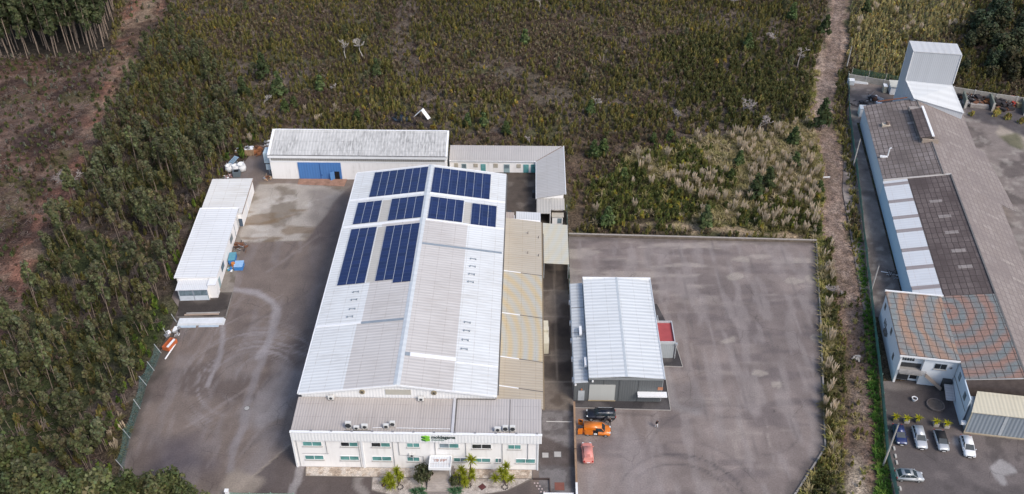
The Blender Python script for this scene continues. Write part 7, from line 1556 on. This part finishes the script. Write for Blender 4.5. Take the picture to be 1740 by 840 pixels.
def place_pampas():
    x, y = jgrid(14, 76, 158, 216, 2.05, pr); u, v = px(x, y); ok = inside(Z_PAMPAS, x, y) & free(x, y, 1.0) & (dtrack(x, y) > 3.6)
    left = pmask(G([(1000, 300), (1060, 270), (1130, 310), (1180, 350), (1170, 395), (1010, 395)]), x, y, 2, 6, 3); ok &= (pdist(BANK, x, y) > 1.5) & (pr.rand(len(x)) > left * .93) & (fbm(x, y, 7, 3, 17) + pr.uniform(-.1, .1, len(x)) > .46)
    L = [(a, b, 'cream plumed pampas grass clump in the overgrown plot behind the right yard', 'pampas grass clumps in the overgrown plot') for a, b in zip(x[ok], y[ok])]
    for u0, v0 in ((205, 712), (190, 745), (198, 770), (214, 735)): p = gp(u0, v0); L.append((p.x, p.y, 'pale plumed pampas grass clump at the teal fence of the left yard', 'pampas grass clumps at the teal fence'))
    for u0, v0 in ((538, 210), (548, 205), (570, 190), (520, 192), (427, 245)): p = gp(u0, v0); L.append((p.x, p.y, 'straw coloured pampas grass clump in the scrub behind the long warehouse', 'pampas grass clumps behind the warehouse'))
    for i in range(26): 
        p = gp(pr.uniform(1455, 1640), pr.uniform(2, 60)); L.append((p.x, p.y, 'pale pampas grass clump in the yellow thicket left of the tower', 'pampas grass clumps near the tower'))
    for i in range(22):
        vv = pr.uniform(420, 780); p = gp(np.interp(vv, [400, 600, 790], [1404, 1410, 1406]) + pr.uniform(-8, 8), vv); L.append((p.x, p.y, 'tan pampas grass clump on the verge between the right yard and the track', 'pampas grass clumps on the verge'))
    for a, b, lab, g in L[:300]: plant_tree('pampas_grass', PAM[pr.randint(4)], lab, 'pampas grass', (a, b, -.05), pr.uniform(.65, 1.15), g, pr, 'plumes', 'leaves')
place_pampas()
# --- eucalyptus: the 300 nearest are single trees, the far rest one wood
EM = tree_kind(EUC, BARK_P); TM = tree_kind(TALL, BARK_P); BM_ = tree_kind(BROAD, BARK_B); DM_ = tree_kind(DARKT, BARK_B); PM_ = tree_kind(PINE, BARK_B)
def eucs():
    x, y = jgrid(-190, -50, 86, 300, 2.3, RG); u, v = px(x, y); ok = inside(Z_FOREST, x, y) & free(x, y, 1.6) & (u > -25) & (v < 870) & (v > -20) & ~inside(Z_BREAK, x, y); dens = np.where(v > 420, .56, np.where(v > 250, .7, np.where(v > 130, .6, .5))); ok &= RG.rand(len(x)) < dens * (0.55 + .9 * sstep(fbm(x, y, 8, 3, 18), .38, .55)); x, y, v, u = x[ok], y[ok], v[ok], u[ok]
    o = np.argsort(x * x + y * y); x, y, v, u = x[o], y[o], v[o], u[o]; k = RG.randint(0, len(EUC), len(x)); s = RG.uniform(.5, 1.15, len(x)) * np.where(v < 250, .7, 1)
    # scattered saplings up the heath, counted with the far wood
    xe, ye = jgrid(-110, 100, 200, 290, 7.0, RG); ue, ve = px(xe, ye); oe = (ue > 330) & (ue < 1385) & (ve < 150) & (dtrack(xe, ye) > 6) & (RG.rand(len(xe)) < np.where(ue < 900, .42, .2)); xe, ye = xe[oe], ye[oe]
    x = np.concatenate([x, xe]); y = np.concatenate([y, ye]); k = np.concatenate([k, RG.randint(0, len(EUC), len(xe))]); s = np.concatenate([s, RG.uniform(.35, .8, len(xe))])
    n = 300
    for i in range(n):
        lab = ('slender young eucalyptus in the dense stand left of the yard', 'young eucalyptus trees left of the yard') if v[i] > 480 else ('young eucalyptus in the stand beside the white sheds', 'young eucalyptus trees beside the sheds')
        plant_tree('eucalyptus_tree', EM[k[i]], lab[0], 'tree', (x[i], y[i], -.1), s[i], lab[1], RG)
    if len(x) > n:
        allp = []
        for (tv, tf), (cv, cf, cc) in EUC:
            allp.append((np.concatenate([cv, tv]), np.concatenate([cf, tf + len(cv)]), np.concatenate([cc, np.ones((len(tv), 3)) * np.array((0.25, 0.2, 0.165))])))
        V, F, C = stamp(allp, k[n:], np.stack([x[n:], y[n:], np.full(len(x) - n, -.1)], 1), s[n:], RG); o = np_obj('far_eucalyptus_wood', V, F, C, LEAF_S); o['kind'] = 'stuff'; o['label'] = 'far part of the young eucalyptus wood up the slope'
    print('eucs', len(x))
eucs()
def talls():
    x, y = jgrid(-200, -100, 226, 310, 2.6, RG); u, v = px(x, y); ok = inside(Z_TALL, x, y) & (u > -30) & (RG.rand(len(x)) < .85); x, y, v = x[ok], y[ok], v[ok]; o = np.argsort(y); x, y = x[o], y[o]
    for i in range(min(200, len(x))): plant_tree('tall_eucalyptus_tree', TM[RG.randint(len(TM))], 'tall bare trunked eucalyptus in the old plantation at the far left corner', 'tree', (x[i], y[i], -.1), RG.uniform(.75, 1.05), 'tall eucalyptus trees of the far plantation', RG)
    print('tall', len(x))
talls()
# --- other trees
for i, (u, v, z, k, s) in enumerate(((8, 775, 6, 0, 1), (35, 815, 6, 1, 1.05), (80, 830, 6, 0, .9), (5, 830, 6, 2, .8), (140, 818, 5, 0, .85), (168, 812, 6, 1, 1.1), (110, 838, 6, 2, .8), (205, 832, 5, 0, .85), (240, 812, 5, 1, .7), (275, 822, 5, 1, .95), (298, 818, 5, 0, .8), (310, 838, 4, 2, .55), (180, 845, 6, 0, .8), (55, 850, 6, 1, 1), (250, 852, 5, 1, .8), (325, 835, 3, 0, .5), (345, 842, 3, 1, .5))):
    p = gp(u, v, z); plant_tree('broadleaf_tree', BM_[k], 'rounded leafy tree in the row along the bottom left edge', 'tree', (p.x, p.y, -.1), s, 'leafy trees along the bottom edge', RG)
for i in range(34):
    u, v = RG.uniform(1640, 1770), RG.uniform(-10, 140)
    if v > 60 + (u - 1640) * .55 + 40: v *= .6
    p = gp(u, v); plant_tree('broadleaf_tree', DM_[RG.randint(3)], 'dark leafy tree in the wood beyond the scrap bays at the far right', 'tree', (p.x, p.y, -.1), RG.uniform(.6, 1.1), 'dark trees at the far right', RG)
for u, v, k, s, lab in ((1720, 140, 1, .75, 'brownish round tree just behind the concrete wall at the right edge'), (1680, 135, 1, .6, 'small tawny tree behind the concrete wall'), (1635, 125, 0, .55, 'dark bush tree right behind the tower')):
    p = gp(u, v); t = plant_tree('broadleaf_tree', DM_[k], lab, 'tree', (p.x, p.y, -.1), s, None, RG)
for u, v, k, s, lab in ((1025, 262, 1, 1.15, 'right of a pair of young pines above the left end of the pampas plot'), (1009, 268, 0, 1.0, 'left of a pair of young pines above the left end of the pampas plot'), (1060, 305, 1, .9, 'slim young pine at the left of the bramble patch'), (1032, 385, 0, 1.1, 'young pine at the lower left of the bramble patch near the yard'), (1197, 388, 2, 1.0, 'darker young pine by the sandy bank above the right yard'), (1283, 340, 2, 1.15, 'tall dark young pine in the middle right of the pampas'), (1303, 322, 2, 1.0, 'dark young pine just right of the tallest one in the pampas'), (1255, 282, 0, .9, 'young pine in the upper middle of the pampas'), (1347, 247, 0, 1.1, 'rounded green pine at the upper right of the pampas'), (1350, 285, 0, .9, 'green pine below the rounded one at the right of the pampas'), (1241, 305, 1, .8, 'small pine in the centre of the pampas'), (1110, 243, 1, .8, 'small pine at the top left edge of the pampas'), (1138, 238, 1, .85, 'green pine at the top edge of the pampas'), (1394, 222, 2, 1.5, 'lone umbrella shaped pine at the edge of the dirt track'), (1392, 325, 1, .8, 'small round pine beside the track below the sign'),
                        (485, 190, 1, 1.0, 'young pine in the scrub above the long warehouse, left one'), (500, 182, 3, 1.0, 'small pine in the scrub above the long warehouse'), (608, 205, 1, .9, 'green pine just behind the roof of the long warehouse'), (795, 215, 0, .8, 'young pine right behind the low annex, left one'), (822, 215, 0, .85, 'young pine right behind the low annex, middle one'), (860, 228, 1, 1.0, 'darker pine behind the low annex, right one'), (545, 155, 0, 1.0, 'single pine in the heath left of the dead trees'), (1400, 60, 2, 1.1, 'green pine on the left side of the track at the top'), (1270, 85, 0, 1.1, 'dark pine in the green thicket near the top of the track'), (1345, 35, 0, 1.2, 'pine high up near the top left of the track'), (1690, 110, 2, 1.0, 'slim pine in the wood at the far right'), (1470, 25, 2, .9, 'pine right of the track at the top edge'), (415, 165, 2, 1.0, 'pine at the edge of the eucalyptus stand'), (475, 165, 2, 1.25, 'tall yellow tipped pine above the long warehouse'), (450, 135, 2, 1.3, 'broad dark pine left of the dead trees'), (892, 75, 0, 1.0, 'solitary pine in the open heath at the top'), (1003, 195, 0, .9, 'slim tree in the middle of the heath with a pale snag'), (640, 130, 2, .9, 'slender pine beside the dead trees')):
    p = gp(u, v); plant_tree('pine_tree', PM_[k], lab, 'tree', (p.x, p.y, -.05), s, None, RG)
DR = random.Random(7)
class _R:
    def __init__(s, k): s.r = random.Random(k)
    def uniform(s, a, b): return s.r.uniform(a, b)
    def randint(s, a, b): return s.r.randint(a, b - 1)
for i, (u, v, h, w, lean, mt, lab) in enumerate(((618, 100, 8.0, .8, -.35, BARK_W, 'larger white dead tree with spreading bare branches in the heath'), (589, 102, 6.5, .6, -.2, BARK_W, 'smaller white dead tree left of the larger one in the heath'), (1262, 195, 7.0, 1.3, 0, BARK_G, 'wide pale bare tree above the top of the pampas plot'), (1290, 222, 5.5, 1.2, .1, BARK_G, 'low grey bare tree by the burnt patch above the pampas'), (1355, 112, 6.5, 1.1, .1, BARK_G, 'grey bare tree just left of the dirt track'), (1312, 75, 5.0, 1.2, 0, BARK_G, 'greyish bare tree in the thicket near the top of the track'), (917, 12, 5.0, 1.2, 0, BARK_W, 'white bare tree at the top edge of the heath'), (126, 322, 7.5, 1.2, 0, BARK_G, 'pale bare tree standing alone in the felled clearing'), (1415, 505, 3.5, 1.1, .1, BARK_G, 'dry bare bush on the verge left of the track'), (900, 248, 3.0, 1.2, 0, BARK_G, 'pinkish bare bush behind the low annex roof'), (752, 150, 2.6, 1.3, 0, BARK_B, 'reddish dry bush in the middle of the heath'), (570, 155, 2.6, 1.3, 0, BARK_W, 'straw coloured dry bush in the heath below the dead trees'), (1245, 10, 4, 1.2, 0, BARK_G, 'bare grey bush at the top edge left of the track'), (1010, 182, 3.4, .6, .3, BARK_W, 'slender white snag in the middle of the heath'), (1150, 205, 4, .7, .1, BARK_G, 'thin grey bare tree above the upper left of the pampas'), (448, 178, 4, .7, .4, BARK_W, 'crooked pale bare tree at the foot of the pines'))):
    tv, tf = dead_proto(h, _R(i + 40), lean, w, 4); p = gp(u, v); o = np_obj('bare_tree', tv, tf, None, mt, None, True); o.location = (p.x, p.y, -.05); tag(o, lab, 'tree')
# --- office garden
YL = leafmat('yucca_leaf', (1, 1, 1), .15)
yu = [np_mesh('leaf_head', *blades(60, RG, 1.05, .13, .5, .05, (0.3, 0.33, 0.03), (-.2, 1.5), .35), YL) for _ in range(2)]
def yucca(label, hx, hy, heads):
    t = thing('yucca_plant', label, 'plant', HF.w(hx, hy, .03), HF.a, 'yuccas in the office garden'); tr = MB()
    for dx, dy, h, s in heads: tr.tube([(0, 0, -.05), (dx * .6, dy * .6, h * .5), (dx, dy, h)], [.16, .12, .1], 6)
    tr.build('stem', BARK_B, t)
    for i, (dx, dy, h, s) in enumerate(heads):
        o = bpy.data.objects.new('leaf_head', yu[i % 2]); COL.objects.link(o); o.parent = t; o.location = (dx, dy, h); o.scale = (s, s, s); o.rotation_euler = (0, 0, i * 1.3)
yucca('low many headed yucca at the left of the office garden', 15.1, -11.1, [(-.8, .1, 1.0, .95), (-.1, .3, 1.3, 1.0), (.35, -.3, .9, .95), (.0, -.6, .7, .8), (-.3, .6, 1.7, .9)])
yucca('taller yucca leaning right beside the low one in the left garden', 16.2, -10.5, [(.0, .2, 1.9, 1.0), (.4, .0, 1.3, .9), (-.2, .4, 2.6, .85)])
yucca('tallest yucca with a high crown right of the entrance steps', 27.0, -10.0, [(.5, .8, 4.2, 1.15), (.6, .3, 2.0, .9), (.7, .0, 1.2, .8)])
yucca('bushy yucca with several heads just right of the dark entrance bush', 26.2, -10.3, [(-.9, .0, 1.3, 1.0), (.1, .3, 1.9, 1.0), (.2, -.2, 1.1, 1.0), (-.3, .5, 2.6, .9), (.4, -.5, .7, .9)])
yucca('single small yucca rosette left of the right hand group', 31.2, -9.9, [(0, 0, .8, .95)])
yucca('branched yucca with five heads at the right end of the garden', 32.7, -10.1, [(-.6, .3, 2.3, 1.0), (.2, .5, 3.2, 1.0), (-.2, .1, 1.3, .95), (.9, .0, 1.0, .9), (.1, .2, 2.0, .9)])
for hx, hy, s, lab in ((20.0, -9.9, 1.15, 'large dark rounded bush left of the entrance steps'), (25.1, -10.5, .8, 'smaller dark bush right of the entrance steps')):
    t = thing('garden_bush', lab, 'bush', HF.w(hx, hy, .03), 0); tr = MB(); tr.tube([(0, 0, 0), (.05, .05, 1.2)], [.14, .08], 6).build('trunk', BARK_B, t); rb_ = np.random.RandomState(int(hx))
    cl = [(math.cos(a) * .8, math.sin(a) * .8, 1.4 + zz, .62, .62) for a, zz in zip(np.linspace(0, 6.28, 9), rb_.uniform(-.5, .6, 9))] + [(0, 0, 2.2, .7, .6), (0, 0, 1.4, .8, .8)]
    v_, f_, c_ = crown_cards(cl, 60, .26, (0.055, 0.06, 0.03), rb_); o = np_obj('crown', v_, f_, c_, LEAF, t); t.scale = (s, s, s)
ag = np_mesh('rosette', *blades(34, RG, .95, .22, .35, .05, (0.1, 0.2, 0.1), (.15, 1.4), .3), YL)
for hx, hy, s, lab in ((18.9, -12.1, 1.0, 'leftmost green agave at the foot of the dark entrance bush'), (19.9, -11.9, 1.1, 'brighter green agave between the dark bush and the steps'), (20.3, -12.7, .8, 'small agave at the lower left corner of the steps'), (24.9, -11.9, 1.15, 'blue green agave at the right foot of the steps'), (25.7, -11.6, .9, 'round agave right of the larger blue green one')):
    t = thing('agave_plant', lab, 'plant', HF.w(hx, hy, .04), 0, 'agaves by the entrance steps'); o = bpy.data.objects.new('rosette', ag); COL.objects.link(o); o.parent = t; o.scale = (s,) * 3; MB().lathe([(.12, -.05), (.14, .15)], 7).build('stem', BARK_B, t)
for hx, hy, lab in ((16.5, -11.2, 'ring of dark stones round a stump in the left gravel bed'), (27.0, -10.7, 'dark coiled roots at the foot of the tallest yucca'), (32.7, -10.9, 'dark coiled roots below the branched yucca')):
    t = thing('stone_ring', lab, 'stones', HF.w(hx, hy, .03), 0, None)
    for k in range(9): MB().cbox((.45 * math.cos(k * .7), .45 * math.sin(k * .7), .08), (.22, .15, .16), k * .7).build('stone', DKS, t, .03)
for u, v, s, lab in ((1651, 197, 1.0, 'yellowish shrub farthest left in the scrap yard'), (1692, 197, 1.5, 'larger yellow green shrub in the wet scrap yard'), (1712, 203, 1.3, 'yellow shrub right of the larger one in the scrap yard'), (1735, 210, 1.2, 'yellow green shrub at the right edge of the scrap yard')):
    p = gp(u, v); v_, f_, c_ = cone_bush(1.3, .9, 60, (0.2, 0.17, 0.05), RG, .4, 1.2); o = np_obj('yard_shrub', v_, f_, c_, LEAF); o.location = (p.x, p.y, 0); o.scale = (s,) * 3; tag(o, lab, 'shrub')
